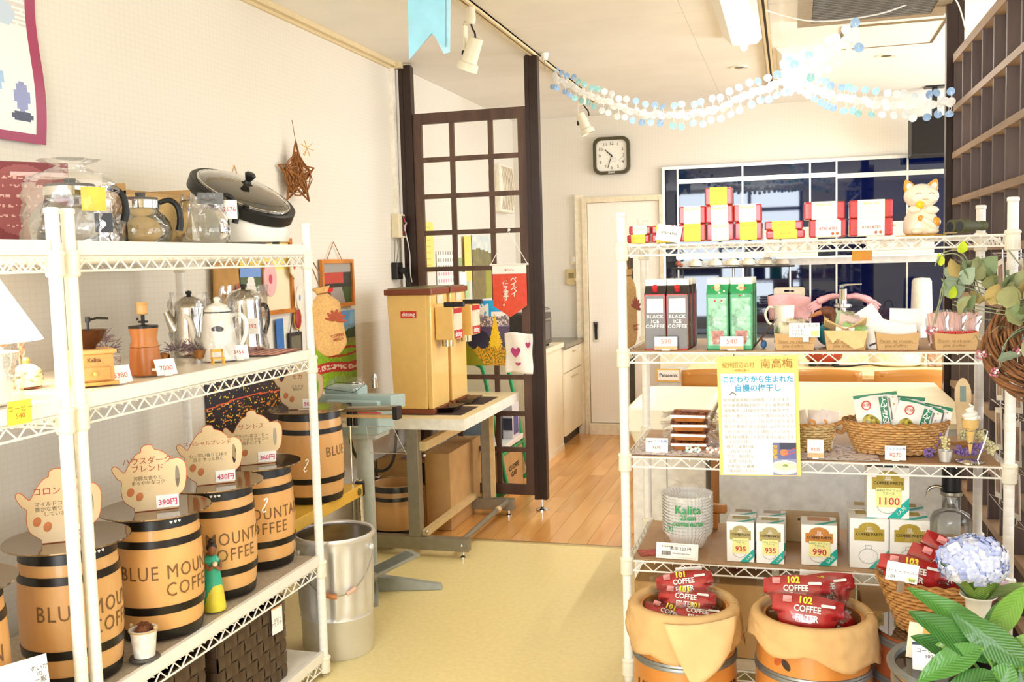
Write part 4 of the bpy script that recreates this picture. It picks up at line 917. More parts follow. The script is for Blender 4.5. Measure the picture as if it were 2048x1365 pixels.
# star
sr = thing('vine_star', 'brown woven vine star ornament hanging on the left wall', 'ornament', (XL+.045, 3.745, 1.70), radians(-17))
TW = mat('brown_twig', '9a6230', .8, var=.2, scale=60)
P5 = [(.115*cos(pi/2+2*pi*i/5), .14*sin(pi/2+2*pi*i/5)) if not i else (.105*cos(pi/2+2*pi*i/5), .125*sin(pi/2+2*pi*i/5)) for i in range(5)]
pt10 = []
for i in range(5): pt10.append(P5[i]); pt10.append((.048*cos(pi/2+2*pi*i/5+pi/5), .055*sin(pi/2+2*pi*i/5+pi/5)))
ob('frame', B().tube([(0, y, z) for y, z in pt10], .006, 7, True), TW, sr)
q = B()
for k in range(150):
    i, j = random.sample(range(10), 2); a, b_ = pt10[i], pt10[j]; a = (a[0]*.7, a[1]*.7); b_ = (b_[0]*.7, b_[1]*.7)
    q.tube([(random.uniform(-.004, .012), *a), (random.uniform(0, .02), (a[0]+b_[0])/2+random.uniform(-.02, .02), (a[1]+b_[1])/2+random.uniform(-.02, .02)), (random.uniform(-.004, .012), *b_)], .0022, 4)
ob('vine_weave', q, TW, sr, kind='stuff'); ob('string', B().tube([(0, 0, .14), (-.01, -.006, .23)], .0015, 5), TW, sr)
q = B()
for k in range(7): a = random.random()*6.28; q.tube([(.02, .045, .115), (.02+.01*cos(a), .045+.03*cos(a), .115+.035*sin(a))], .0016, 4)
ob('gold_sprig', q, mat('gold_straw', 'd6a650', .6), sr)
ws = thing('wall_string_hook', 'thin string loop on the wall behind the hot plate', 'string', (XL+.004, 3.33, 1.66)); ob('string', B().tube([(0, -.09, -.12), (0, 0, .05), (0, .09, -.12)], .0018, 5), mat('straw_string', 'cfa25c', .7), ws)
# burlap sacks
BUR = mat('burlap', 'd0a468', .9, var=.10, scale=160, bump=.4)
def sack(loc, rz, w_, h, label, txt, lean=0, thick=.6):
    t = thing('burlap_sack', label, 'sack', loc, rot=(0, lean, rz))
    def fn(u, v):
        a = 2*pi*u; k = v
        ww = w_*(.40+.6*min(1, (k)/.16)**.7) if k < .16 else w_*(1-.10*(k-.16))
        if k > .80: ww *= max(.30, 1-((k-.80)/.20)**1.3*.75)
        pl = 1+.08*sin(a*7+k*3)*(max(0, k-.5)*2)
        return (ww*cos(a)*pl, ww*thick*sin(a)*pl*(.5+.5*min(1, k*2.2+.1)), h*(k-1))
    b = B(); b.grid(fn, 36, 22); ob('bag', b, BUR, t, smooth='all')
    ob('neck_ruffle', B().grid(lambda u, v: (w_*(.30+.20*v)*cos(2*pi*u)*(1+.2*sin(14*pi*u)), w_*thick*(.30+.2*v)*sin(2*pi*u)*(1+.2*sin(14*pi*u)), .02*v), 40, 3), BUR, t, smooth='all')
    ob('drawstring', B().tube([(0, 0, 0), (-.01, 0, .05), (-.02, .0, .10)], .002, 5).tube([(0, 0, 0), (.008, 0, .05), (-.01, 0, .10)], .002, 5).tube([(w_*.32*cos(a), w_*thick*.34*sin(a), .0) for a in [2*pi*i/16 for i in range(16)]], .0022, 5, True), mat('brown_cord', '8a5a38', .7), t)
    for k in range(7):
        q = B(); q.xf = Matrix.Translation((w_*.38, 0, -h*.45)) @ Matrix.Rotation(.5*k-1.2, 4, 'Y'); q.sph((0, -w_*thick*.93, .018), (.006, .002, .018), 8, 6); ob('leaf_print', q, mat('maroon_print', '9c4a30', .8), t)
    text(txt, w_*.24, mat('maroon_print', '9c4a30', .8), t, (w_*.35, -w_*thick*.96, -h*.72), bold=.0004)
    return t
sack((-1.423, 2.815, 1.235), radians(42), .052, .20, 'tan burlap coffee sack hanging on the left rack corner post', 'COFFEE\nMISLA', lean=radians(-8), thick=.55)
sack((-.500, 3.13, 1.265), radians(72), .045, .235, 'tan burlap coffee sack hanging outside the right rack by its left posts', 'SANTOS\nWAKO', lean=radians(-2), thick=.3)
t = thing('large_flat_sack', 'brown paper sack hung flat on the wall behind the rack', 'sack', (XL+.02, 3.215, 1.25), 0)
ob('bag', B().grid(lambda u, v: (.012*sin(pi*u)*sin(pi*v)+.002, (u-.5)*.21*(1-.15*v), -.16+.28*v), 10, 12), mat('brown_sack', 'b98c50', .85, var=.08, scale=20), t, smooth='all', solid=.002)
for k in range(5):
    q = B(); q.xf = Matrix.Translation((.02, .045, -.03)) @ Matrix.Rotation(.5*k-1.0, 4, 'X'); q.sph((0, 0, .025), (.002, .007, .022), 8, 6); ob('leaf_print', q, mat('maroon_print', '9c4a30', .8), t)
# electrics
el = thing('power_box', 'open cream junction box with coloured wires beside the left ceiling pole', 'junction box', (XL, 4.90, 1.46))
ob('case', B().box(.001, .045, -.06, .03, 0, .125), BEIGE, el, bev=.003); ob('opening', B().box(.0455, .047, -.015, .028, .01, .115), mat('dark_inside', '5a4a40', .7), el)
for k, c in enumerate(('c23a30', '3a66b8', 'e8e4da', 'c23a30', 'd8d4cc')):
    ob('wire', B().tube(cat_rom([(.05, -.01+.008*k, .11-.012*k), (.058, .0+.004*k, .08), (.05, .022-.006*k, .055), (.056, .005*k-.01, .02)], 4, False), .0025, 5), mat('wire_'+c, c, .5), el, smooth=True)
ob('white_cord', B().tube(cat_rom([(.05, .02, .02), (.06, .04, -.08), (.065, .03, -.20), (.07, .06, -.27)], 6, False), .003, 6), WHITE, el, smooth=True)
ol = thing('black_outlet', 'black outlet block with plugs on the wall above the coffee grinder', 'outlet', (XL, 4.87, 1.24))
ob('block', B().box(.001, .035, -.05, .03, 0, .09), BLACK, ol, bev=.004)
for y in (-.02, .012): ob('plug', B().cyl((.035, y, .045), (.07, y, .045), .018, 12), BLACK, ol, smooth=True)
for k in range(3): ob('cord', B().tube(cat_rom([(.06+.006*k, -.02+.02*k, .04), (.07, -.01+.02*k, -.02), (.07, .02*k, -.10)], 5, False), .003, 6), BLACK, ol, smooth=True)
ob('feed_cords', B().tube([(.012, -.03, .09), (.02, -.035, .16), (.02, -.03, .22)], .0025, 5).tube([(.012, .0, .09), (.025, .0, .16), (.02, -.0, .22)], .0025, 5), mat('grey_cord', '8f8a80', .5), ol, smooth=True)
# ================================================================ GRINDER TABLE
tb = thing('work_table', 'cream topped work table on a grey steel frame holding the coffee grinders', 'table', (-1.39, 4.06, 0))
TT = mat('cream_tabletop', 'f1dcae', .35, var=.02); TE = mat('white_table_edge', 'f3efe4', .35)
ob('tabletop', B().box(-.60, -.003, .003, .90, .582, .630), TT, tb)
ob('edge_band', B().box(-.60, 0, -.0005, .0025, .580, .6285).box(-.0025, .0, .0025, .90, .580, .6285), TE, tb)
STL = mat('grey_painted_steel', '96907f', .4, .5, var=.05)
for y, x0, x1, xl in ((.0, -.60, .0, -.235), (.74, -.52, .0, -.12)):
    ob('foot_bar', B().box(x0, x1, y, y+.045, .03, .088), STL, tb, bev=.002)
    ob('leg', B().box(xl-.045, xl+.012, y, y+.045, .088, .582), STL, tb, bev=.002)
    for x in (x1-.03, x0+.04): ob('adjusting_foot', B().lathe([(.016, 0), (.016, .004), (.006, .01), (.006, .031)], 16, (x, y+.022, 0)), CHROME, tb)
WS = mat('cream_wood_strip', 'dcc28e', .5)
ob('lower_rail', B().box(-.225, -.195, .02, .76, .09, .115), WS, tb); ob('upper_rail', B().box(-.225, -.195, .02, .76, .48, .52), WS, tb); ob('vertical_strip', B().box(-.115, -.09, .73, .74, .1, .58), WS, tb)
ob('steel_tube', B().cyl((-.035, .02, .075), (-.035, .76, .075), .014, 14), STL, tb, smooth=True); ob('joint_tape', B().cyl((-.035, .56, .075), (-.035, .60, .075), .0148, 14), WS, tb, smooth=True)
for x, y, z in ((-.20, .018, .46), (-.20, .018, .11), (-.03, -.0015, .06)): ob('bolt', B().sph((x, y, z), (.008, .006, .008), 10, 6), CHROME, tb, smooth=True)
for y, l in ((4.17, 'dark brown rubber mat under the nearer coffee grinder'), (4.50, 'dark brown rubber mat under the farther coffee grinder')):
    tag(ob('rubber_mat', B().box(-1.78, -1.44, y, y+.25, .6305, .6335), mat('dark_mat', '41302a', .8)), l, 'mat')
GY = mat('mustard_enamel', 'e8c074', .28, var=.02, coat=.3); GB_ = mat('brown_enamel_trim', '7c3f28', .35)
def grinder(y, label):
    t = thing('coffee_grinder', label, 'coffee grinder', (-1.585, y, .634))
    def tap(b, x0, x1, y0, y1, z0, z1, e):
        return b.add([(x0, y0, z0), (x1, y0, z0), (x1, y1, z0), (x0, y1, z0), (x0-e, y0, z1), (x1+e*.5, y0, z1), (x1+e*.5, y1, z1), (x0-e, y1, z1)], [(0,3,2,1),(4,5,6,7),(0,1,5,4),(1,2,6,5),(2,3,7,6),(3,0,4,7)])
    ob('plinth', B().box(-.185, .02, .0, .245, .0005, .022), GB_, t, bev=.003)
    b = B(); tap(b, -.175, -.012, .005, .235, .022, .545, .02); ob('body', b, GY, t, bev=.004)
    b = B(); tap(b, -.010, .014, .008, .232, .022, .545, .004); ob('front_panel', b, GY, t, bev=.005)
    b = B(); b.box(-.205, .026, -.004, .246, .545, .572); ob('top_cap', b, GB_, t, bev=.004); ob('lid', B().box(-.19, .012, .01, .232, .572, .577), mat('olive_steel_lid', '8b8263', .3, .6), t)
    ob('head', B().box(.018, .105, .055, .185, .335, .485), GY, t, bev=.004)
    ob('black_handle', B().box(.06, .155, .06, .085, .486, .508), BLACK, t, bev=.003)
    c = B(); c.caps = False; c.lathe([(.026, .302), (.028, .335)], 24, (.055, .115, 0)); ob('steel_chute', c, SIL, t, smooth=True)
    pl = B().box(.1055, .107, .062, .178, .34, .478); p = ob('label_plate', pl, mat('pale_label', 'dcc9b0', .5), t)
    ob('red_band', B().box(.1072, .108, .062, .178, .34, .378).box(.1072, .108, .062, .178, .455, .478), mat('label_red', 'b8262a', .45), t)
    text('ditting', .034, PAPER, t, (.1084, .12, .359), (radians(90), 0, radians(90)), bold=.0003)
    ob('spec_plate', B().box(.0185, .0195, .09, .17, .50, .54), mat('pale_label', 'dcc9b0', .5), t)
    ob('brand_plate', B().box(-.128, -.052, .0020, .0042, .44, .472), mat('label_red2', 'd2352c', .4), t); text('ditting', .025, PAPER, t, (-.09, .0012, .457), bold=.0003)
    ob('bean_tray', B().add([(.01, .05, .002), (.085, .06, .002), (.085, .17, .002), (.01, .18, .002), (-.0, .035, .022), (.11, .045, .028), (.11, .185, .028), (0, .195, .022)], [(0,3,2,1),(0,1,5,4),(1,2,6,5),(2,3,7,6),(3,0,4,7)]), film('smoke_tray', (.45, .3, .2), .3), t, solid=.002)
    return t
grinder(4.155, 'nearer tall mustard coffee grinder with a brown cap and red nameplate')
grinder(4.425, 'farther tall mustard coffee grinder, half hidden behind the nearer one')
# foot sealer
fs = thing('foot_sealer', 'blue grey foot operated bag sealing machine on a column', 'sealing machine', (-1.66, 3.60, 0))
SB = mat('blue_grey_enamel', 'a3bab8', .35, var=.03); SG = mat('grey_column_enamel', 'b4bbb5', .4)
ob('column', B().lathe([(.038, .02), (.036, .03), (.034, .60), (.034, .66)], 24), SG, fs, smooth=True)
ob('lower_housing', B().box(-.12, .11, -.10, .06, .655, .79), SB, fs, bev=.008)
ob('base_flange', B().box(-.10, .09, -.085, .05, .635, .655), SG, fs, bev=.003)
hb = B(); hb.xf = Matrix.Rotation(radians(-5), 4, 'X'); hb.box(-.17, .15, -.13, .02, .745, .80); ob('top_housing', hb, SB, fs, bev=.006)
ob('rear_head', B().box(-.17, -.02, -.0, .10, .77, .83), SB, fs, bev=.008)
ob('clear_cover', B().add([(-.13, -.08, .835), (.0, -.08, .82), (.0, .03, .84), (-.13, .03, .845), (-.11, -.06, .865), (-.02, -.06, .855), (-.02, .02, .87), (-.11, .02, .875)], [(4,5,6,7),(0,1,5,4),(1,2,6,5),(2,3,7,6),(3,0,4,7)]), FILM, fs); ob('cover_edge', B().tube([(-.13, -.08, .835), (.0, -.08, .82), (.0, .03, .84), (-.13, .03, .845)], .0016, 5, True), mat('dark_edge', '4a4844', .4), fs)
ob('top_screw', B().lathe([(.014, .83), (.014, .868), (.009, .87), (.007, .885), (.001, .888)], 16, (.055, 0, 0)), CHROME, fs, smooth=True)
j = B(); j.box(-.03, .20, -.165, -.14, .735, .747); ob('sealing_jaw', j, mat('jaw_tan', 'cda873', .4), fs); ob('upper_jaw', B().cyl((-.03, -.16, .765), (.21, -.16, .775), .011, 12), STEEL, fs, smooth=True)
ob('red_line', B().box(.0, .145, -.151, -.149, .750, .754), RED, fs); ob('jaw_end', B().box(.20, .222, -.175, -.13, .73, .78), BLACK, fs, bev=.003); ob('spring_block', B().cyl((.01, -.15, .70), (.01, -.15, .79), .011, 12).cyl((.035, -.15, .70), (.035, -.15, .775), .009, 12), BLACK, fs, smooth=True)
ob('guide_tray', B().add([(.08, -.15, .70), (.19, -.15, .70), (.25, -.17, .60), (.10, -.17, .60)], [(0, 1, 2, 3)]), FILM, fs, solid=.002); ob('tray_edge', B().tube([(.08, -.15, .70), (.19, -.15, .70), (.25, -.17, .60), (.10, -.17, .60)], .0018, 5, True), mat('clear_edge', 'b9b5a8', .3), fs)
ob('spec_plate', B().box(-.08, .02, -.1015, -.1002, .685, .725), PAPER, fs); text('FOOT SEALER', .010, INK, fs, (-.03, -.1022, .705))
ob('pull_rod', B().cyl((.012, -.15, .13), (.012, -.15, .72), .0035, 8), CHROME, fs, smooth=True); ob('rod_sleeve', B().cyl((.012, -.15, .12), (.012, -.15, .43), .008, 10).sph((.012, -.15, .44), (.016, .016, .012), 12, 8), STEEL, fs, smooth=True)
for a_, L_ in ((12, .30), (-62, .22), (175, .20), (100, .2)):
    q = B(); q.xf = Matrix.Rotation(radians(a_-90), 4, 'Z') @ Matrix.Translation((0, 0, 0)); q.add([(-.035, .02, 0), (.035, .02, 0), (.018, L_, 0), (-.018, L_, 0), (-.025, .02, .06), (.025, .02, .06), (.015, L_-.008, .022), (-.015, L_-.008, .022)], [(0,3,2,1),(4,5,6,7),(0,1,5,4),(1,2,6,5),(2,3,7,6),(3,0,4,7)])
    ob('base_leg', q, mat('grey_base', 'a2a7a0', .4), fs, bev=.004)
q = B(); q.xf = Matrix.Translation((.05, -.13, .10)) @ Matrix.Rotation(radians(-40), 4, 'Z') @ Matrix.Rotation(radians(14), 4, 'X'); q.box(-.045, .045, -.02, .22, -.006, .006)
ob('pedal', q, mat('pedal_grey', 'a5a69c', .45), fs, bev=.003)
q2 = B(); q2.xf = q.xf.copy()
for k in range(7): q2.box(-.035+.011*k, -.031+.011*k, .03, .20, .006, .009)
ob('pedal_ribs', q2, mat('pedal_rib', '86887f', .5), fs)
ob('pedal_hinge', B().box(-.02, .06, -.16, -.05, .06, .10), mat('grey_base', 'a2a7a0', .4), fs, bev=.003)
tag(ob('power_cable', B().tube(cat_rom([(-1.80, 3.75, .66), (-1.82, 3.85, .50), (-1.78, 4.0, .40), (-1.72, 4.02, .44), (-1.70, 4.03, .58)], 8, False), .007, 8), BLACK, smooth=True), 'thick black cable hanging in a loop under the grinder table', 'cable')
# barrel and boxes under the table
b9 = barrel((-1.815, 4.27, .0005), 'open empty wooden barrel lined with clear plastic under the grinder table', 0, r=.125, h=.285, lid=False, lettering=False)
ob('plastic_liner', bagfilm(.136, .128, .10, .010), FILM, b9, loc=(0, 0, .20), smooth='all')
def carton(loc, rz, w_, d, h, label, parts=(), m=None, flaps=0, seam=True):
    t = thing('cardboard_box', label, 'box', loc, rz)
    ob('carton', B().box(-w_/2, w_/2, 0, d, 0, h), m or CARD, t, bev=.003)
    if seam: ob('packing_tape', B().box(-.022, .022, 0.001, d-.001, h-.0005, h+.0006), mat('tape_tan', 'cfae7a', .35), t)
    if flaps:
        for s_ in (-1, 1): 
            q = B(); q.xf = Matrix.Translation((s_*w_/2, 0, h)) @ Matrix.Rotation(s_*radians(-flaps), 4, 'Y'); q.box(min(0, -s_*w_*.49), max(0, -s_*w_*.49), .003, d-.003, 0, .004); ob('flap', q, m or CARD, t)
    return t
carton((-1.68, 4.48, .0005), 0, .13, .50, .385, 'tall narrow cardboard box standing under the grinder table', flaps=6, seam=False)
cx = carton((-1.88, 4.50, .0005), 0, .26, .44, .34, 'lower cardboard box with a purple label under the grinder table', seam=False)
ob('purple_label', B().box(-.02, .10, .05, .20, .3405, .342), mat('purple_label', '7c6cae', .5), cx); ob('white_label', B().box(-.12, .10, .20, .40, .3405, .342), mat('white_label', 'e6e2d6', .5), cx); ob('black_panel', B().box(.03, .125, -.001, .0, .22, .335), mat('black_print', '1e1b18', .5), cx)
# poster and towel and banner on the lattice
ms = thing('mountain_photo_sheet', 'autumn mountain photo sheet with a golden tree hung on the lattice', 'poster', (-1.545, 4.935, .945), 0)
def fmount(u, v):
    g = N2(u, v, 16, 2); f = N2(u, v, 45, 7)
    if v > .80+.07*sin(u*4+2)*.7:
        c = (.08+.1*g, .62+.1*g, .95)
        if N2(u*1.2, v*2, 4, 9) > .55 and u < .55 or ((u-.28)/.3)**2+((v-.86)/.12)**2 < g: c = (.97, .97, .98)
        if v < .83 and u > .6: c = (.96, .96, .97)
    elif v > .60: c = (.55+.35*(g > .5), .52+.3*(g > .5), .55+.25*(g > .5)) if f > .42 else (.34, .30, .42)
    else: c = (.26+.14*f, .22+.12*f, .34+.14*f)
    if ((u-.30)/.26)**2+((v-.38)/.17)**2 < 1: c = (.13+.05*f, .13+.05*f, .24+.06*f)
    w_ = (.80-v)*.30*(.7+.6*f)
    if v < .80 and abs(u-.68) < w_: c = (.93+.05*f, .68+.22*f, .15)
    if v < .22+.12*g: c = (.80+.15*f, .60+.1*g, .12) if f > .45 else (.42, .42, .10)
    if v < .34*(1-u*2.6)+.08*f: c = (.45+.2*f, .55, .10)
    return c
picture('sheet', .245, .345, fmount, ms, nu=90, nv=110, solid=.001)
tw = thing('heart_towel', 'folded white towel with dark pink hearts hung on the lattice', 'towel', (-1.372, 4.925, .84), 0)
ob('cloth', B().grid(lambda u, v: ((u-.5)*.145*(1+.03*sin(v*9)), .008*sin(u*7+v*2)-.004, (v-.5)*.21+.006*sin(u*5)), 16, 16), mat('white_towel', 'f6f2ec', .95, var=.03, scale=120, bump=.3), tw, smooth='all', solid=.012)
hp_ = [(0, -.03), (-.02, -.008), (-.026, .010), (-.015, .022), (0, .012), (.015, .022), (.026, .010), (.02, -.008)]
PK = mat('magenta_heart', 'b8487c', .9)
flat('heart', [cat_rom(hp_, 4)], .001, PK, tw, loc=(-.012, -.022, .010)); flat('heart', [[(x*.5, y*.6) for x, y in cat_rom(hp_, 4)]], .001, PK, tw, loc=(.055, -.021, .045)); flat('heart', [[(x*.6, y*.35) for x, y in cat_rom(hp_, 4)]], .001, PK, tw, loc=(.0, -.018, -.055))
bn = thing('red_pennant', 'red and white pennant with Japanese writing hung on the lattice', 'banner', (-1.415, 4.935, 1.30), 0)
pr = [(-.092, 0), (.092, 0), (.092, -.212), (0, -.272), (-.092, -.212)]
flat('pennant', [pr], .0012, mat('pennant_red', 'e2543c', .3), bn); ob('white_header', B().box(-.092, .092, -.0022, .0022, -.045, .001), PAPER, bn); ob('rod', B().cyl((-.105, 0, .003), (.105, 0, .003), .005, 10), WHITE, bn, smooth=True)
ob('cord', B().tube([(-.10, 0, .004), (0, -.002, .18), (.10, 0, .004)], .0022, 5), WHITE, bn); ob('suction_hook', B().sph((.004, 0, .183), (.008, .006, .008), 10, 6), WHITE, bn)
text('ペ\nイ\nペ\nイ', .036, PAPER, bn, (.022, -.0018, -.115), bold=.0003, ls=.70); text('使\nえ\nま\nす\n。', .036, PAPER, bn, (-.022, -.0018, -.150), bold=.0003, ls=.70)
text('■ PayPay', .013, mat('small_red_print', 'd86a5a', .6), bn, (0, -.003, -.025))
# sheets on the far left wall, seen through the lattice
wallpic('yellow_schedule', 'yellow printed sheet on the far left wall behind the lattice', 'notice', 5.12, 5.46, 1.27, 1.56, lambda u, v: (.97, .87, .47) if (int(v*40) % 5 or u > .85) else (.86, .76, .38), nu=20, nv=40)
wallpic('pink_calendar', 'small white and pink calendar on the far left wall', 'calendar', 5.50, 5.80, 1.14, 1.39, lambda u, v: (.95, .93, .9) if (int(u*28) % 4 < 2 or int(v*24) % 4 < 2) else ((.92, .6, .68) if v < .6 else (.6, .58, .55)), nu=28, nv=24)
def fkami(u, v):
    g = N2(u, v, 9, 4)
    if v > .80-.12*abs(u-.3): return (.72+.2*g, .78+.15*g, .84)
    if v > .45: return (.36+.25*g, .36+.2*g, .30)
    if u > .6+.1*g: return (.62, .62, .22)
    return (.40+.2*g, .36+.15*g, .26)
wallpic('mountain_calendar', 'hanging mountain landscape calendar on the far left wall', 'calendar', 6.18, 6.62, 1.07, 1.50, fkami, nu=40, nv=40)
wallpic('yellow_strip_note', 'narrow yellow note clipped beside the mountain calendar', 'note', 5.98, 6.12, 1.20, 1.49, lambda u, v: (.96, .85, .42), nu=4, nv=4, off=.02)
t = thing('wall_pouch', 'small white wall pouch with cards beside the calendar', 'holder', (XL, 5.92, 1.15)); ob('pouch', B().box(.001, .03, -.06, .06, 0, .11), PAPER, t, bev=.003); ob('cards', B().box(.005, .012, -.04, .03, .11, .20), mat('green_card', '9db27c', .6), t); ob('slip', B().box(.02, .022, .05, .13, -.06, .04), mat('green_slip', 'b9d8a0', .6), t)
# green step rack with goods
gs = thing('green_step_rack', 'green tubular step rack with white boards behind the lattice', 'step rack', (-1.60, 5.12, 0))
GT = mat('green_tube', '2f9a5c', .35, var=.04)
for y in (0, .46): ob('tube_frame', B().tube(cat_rom([(-.30, y, .022), (-.05, y, .022), (.045, y, .03), (.085, y, .07), (.07, y, .16), (.02, y, .45), (-.03, y, .71), (-.06, y, .755), (-.12, y, .765), (-.34, y, .765)], 6, False), .0125, 10), GT, gs, smooth=True)
for z, w_ in ((.268, .30), (.10, .0)):
    if w_: ob('white_step', B().box(-.35, .06, .0, .46, z, z+.03), WHITE, gs, bev=.003)
ob('cross_tube', B().cyl((.055, 0, .25), (.055, .46, .25), .010, 8).cyl((-.06, 0, .75), (-.06, .46, .75), .010, 8), GT, gs, smooth=True)
ic = carton((-1.70, 5.16, .0005), 0, .31, .42, .24, 'cardboard box on the floor with a white handwritten sheet facing the shop', seam=False)
ob('white_sheet', B().box(-.15, .05, -.0015, -.0003, .03, .13), PAPER, ic); text('ふるさと納税\nアイテック', .036, INK, ic, (-.05, -.0022, .082), bold=.0006); ob('blue_sticker', B().box(-.11, -.04, -.0015, -.0003, .165, .215), mat('blue_sticker', '3a7fb8', .5), ic)
text('ICE COFFEE\nGLASS', .040, INK, ic, (.1565, .21, .12), (radians(90), 0, radians(90)), bold=.0008)
tubb = thing('grey_blue_container', 'grey blue plastic container on the green step rack', 'container', (-1.74, 5.20, .299)); ob('tub', B().box(-.15, .13, 0, .28, 0, .20), mat('grey_blue_plastic', '8ba0b4', .35), tubb, bev=.015); ob('tub_lid', B().box(-.155, .135, -.005, .285, .20, .215), mat('grey_lid', 'b9bcb8', .3), tubb, bev=.004)
pk = thing('printed_pack', 'white and purple printed pack on the green step rack', 'pack', (-1.575, 5.37, .299)); ob('carton', B().box(-.03, .03, 0, .14, 0, .20), mat('pack_white', 'dedbe0', .5), pk, bev=.002); ob('purple_print', B().box(.0302, .031, .02, .12, .02, .13), mat('purple_ink', '5a5a94', .5), pk); ob('front_print', B().box(-.028, .028, -.001, -.0002, .05, .12), mat('dark_ink', '3a3a48', .5), pk)
rk = thing('red_crate', 'dark red crate edge on the floor behind the grinder table', 'crate', (-1.88, 5.02, .0005)); ob('crate', B().box(-.1, .0, 0, .1, 0, .22), mat('red_crate', 'a3282a', .4), rk, bev=.004)
mb = thing('metal_tray_stack', 'grey box and white papers on top of the green step rack', 'box', (-1.80, 5.2, .779)); ob('flat_box', B().box(-.10, .14, 0, .30, 0, .035), mat('grey_flat', '8f8d8a', .5), mb, bev=.003)

# ================================================================ FAR LEFT COUNTER
cn = thing('kitchen_side_counter', 'cream counter along the far left wall behind the lattice', 'counter', (-1.545, 5.72, 0))
CP = mat('cream_panel', 'efe2c2', .45, var=.02)
ob('front_panel', B().box(-.03, 0, 0, .93, .0, .715), CP, cn); ob('end_panel', B().box(-.47, -.031, .0, .02, 0, .715), CP, cn); ob('worktop', B().box(-.475, .02, -.02, .93, .716, .748), CP, cn, bev=.003); ob('kickboard', B().box(.0005, .008, 0, .93, 0, .035), mat('cream_trim', 'eee2c9', .5), cn)
cbn = thing('white_base_cabinet', 'white base cabinet with a steel worktop in the corner by the door', 'cabinet', (-1.545, 6.66, 0))
ob('carcass', B().box(-.47, 0, 0, .60, .075, .70), mat('cabinet_cream', 'f3ead6', .35, var=.01), cbn); ob('plinth', B().box(-.47, -.02, .01, .60, 0, .075), mat('dark_plinth', '2e2c26', .5), cbn)
ob('end_skirt', B().box(-.47, .0, -.012, -.0005, .0, .70), mat('cabinet_cream', 'f3ead6', .35), cbn)
HN = mat('brass_pull', 'cdb680', .3, .6)
def pull(p, y, z): ob('handle', B().tube([(.018, y-.03, z), (.03, y-.025, z), (.03, y+.025, z), (.018, y+.03, z)], .004, 6), HN, p)
d_ = ob('drawer', B().box(.001, .018, .005, .595, .53, .69), CP, cbn, bev=.002); pull(d_, .30, .66)
for y0, y1, yh in ((.005, .298, .24), (.302, .595, .36)): d_ = ob('door', B().box(.001, .018, y0, y1, .08, .52), CP, cbn, bev=.002); pull(d_, yh, .48)
ob('steel_worktop', B().box(-.475, .035, -.01, .605, .7005, .732), STEEL, cbn, bev=.003)
tv = thing('toaster_oven', 'grey toaster oven with a clear hooded top on the far counter', 'toaster oven', (-1.60, 6.10, .749))
ob('casing', B().box(-.20, .045, 0, .32, .015, .225), mat('charcoal_steel', '4b4744', .35, .5), tv, bev=.008); ob('glass_door', B().box(.0455, .052, .02, .24, .05, .17), mat('oven_glass', '2f2a26', .08), tv); ob('door_handle', B().cyl((.065, .03, .185), (.065, .23, .185), .007, 10), STEEL, tv, smooth=True)
q = B(); q.caps = True; q.grid(lambda u, v: (-.19+.23*u, .01+.3*v, .226+.05*sin(pi*(.12+.76*u))), 12, 4); ob('clear_hood', q, film('smoke_hood', (.5, .45, .38), .3), tv, solid=.003, smooth='all')
ob('feet', B().box(-.18, -.16, .02, .04, 0, .015).box(.01, .03, .02, .04, 0, .015).box(.01, .03, .28, .30, 0, .015), BLACK, tv)
bp = thing('black_round_pan', 'large round black pan lid leaning on the far counter', 'pan', (-1.86, 5.96, .75), radians(60)); q = B(); q.xf = Matrix.Translation((0, 0, .152)) @ Matrix.Rotation(radians(75), 4, 'X'); q.lathe([(.15, -.004), (.151, .004), (.10, .012), (.001, .016)], 40); ob('pan', q, BLACK, bp, smooth=True)
sp_ = thing('steel_pot_black_base', 'round pot with a steel rim and black body on the far counter', 'pot', (-1.665, 5.83, .749)); ob('black_body', B().lathe([(.075, 0), (.078, .005), (.078, .06)], 32), BLACK, sp_, smooth=True); q = B(); q.caps = False; q.lathe([(.08, .06), (.08, .105), (.082, .107), (.077, .107), (.076, .07), (.001, .066)], 36); ob('steel_rim', q, SIL, sp_, smooth=True)

# ================================================================ BEHIND THE RIGHT RACK
ct = thing('low_cream_counter', 'low cream topped counter standing behind the right rack', 'counter', (0, 0, 0))
ob('countertop', B().prism([(-.28, 3.63), (.585, 3.63), (.62, 4.2), (.62, 4.76), (-.29, 4.76)], .70, .722), mat('cream_counter', 'f0e0bb', .4, var=.015), ct, bev=.003)
ob('front_panel', B().box(-.26, .565, 3.65, 3.67, .0, .70), mat('pale_grey_panel', 'eef1f4', .35), ct); ob('side_panel', B().box(-.26, -.24, 3.67, 4.7, 0, .70).box(.545, .565, 3.67, 4.2, 0, .70), mat('pale_grey_panel', 'eef1f4', .35), ct)
ob('under_top_strip', B().box(-.27, .575, 3.64, 3.65, .64, .70), mat('strip_grey', 'c9cac4', .4), ct)  # slightly darker grey strip just below the counter's front edge
ob('wood_edge_post', B().box(-.29, -.262, 3.66, 3.70, 0, .70), wood('post_wood', 'a56a34', 'bb8148'), ct)
sk = thing('white_utility_sink', 'white moulded utility sink behind the rack at left', 'sink', (-.455, 3.70, 0))
SW = mat('white_resin', 'f7f1de', .25, var=.01)
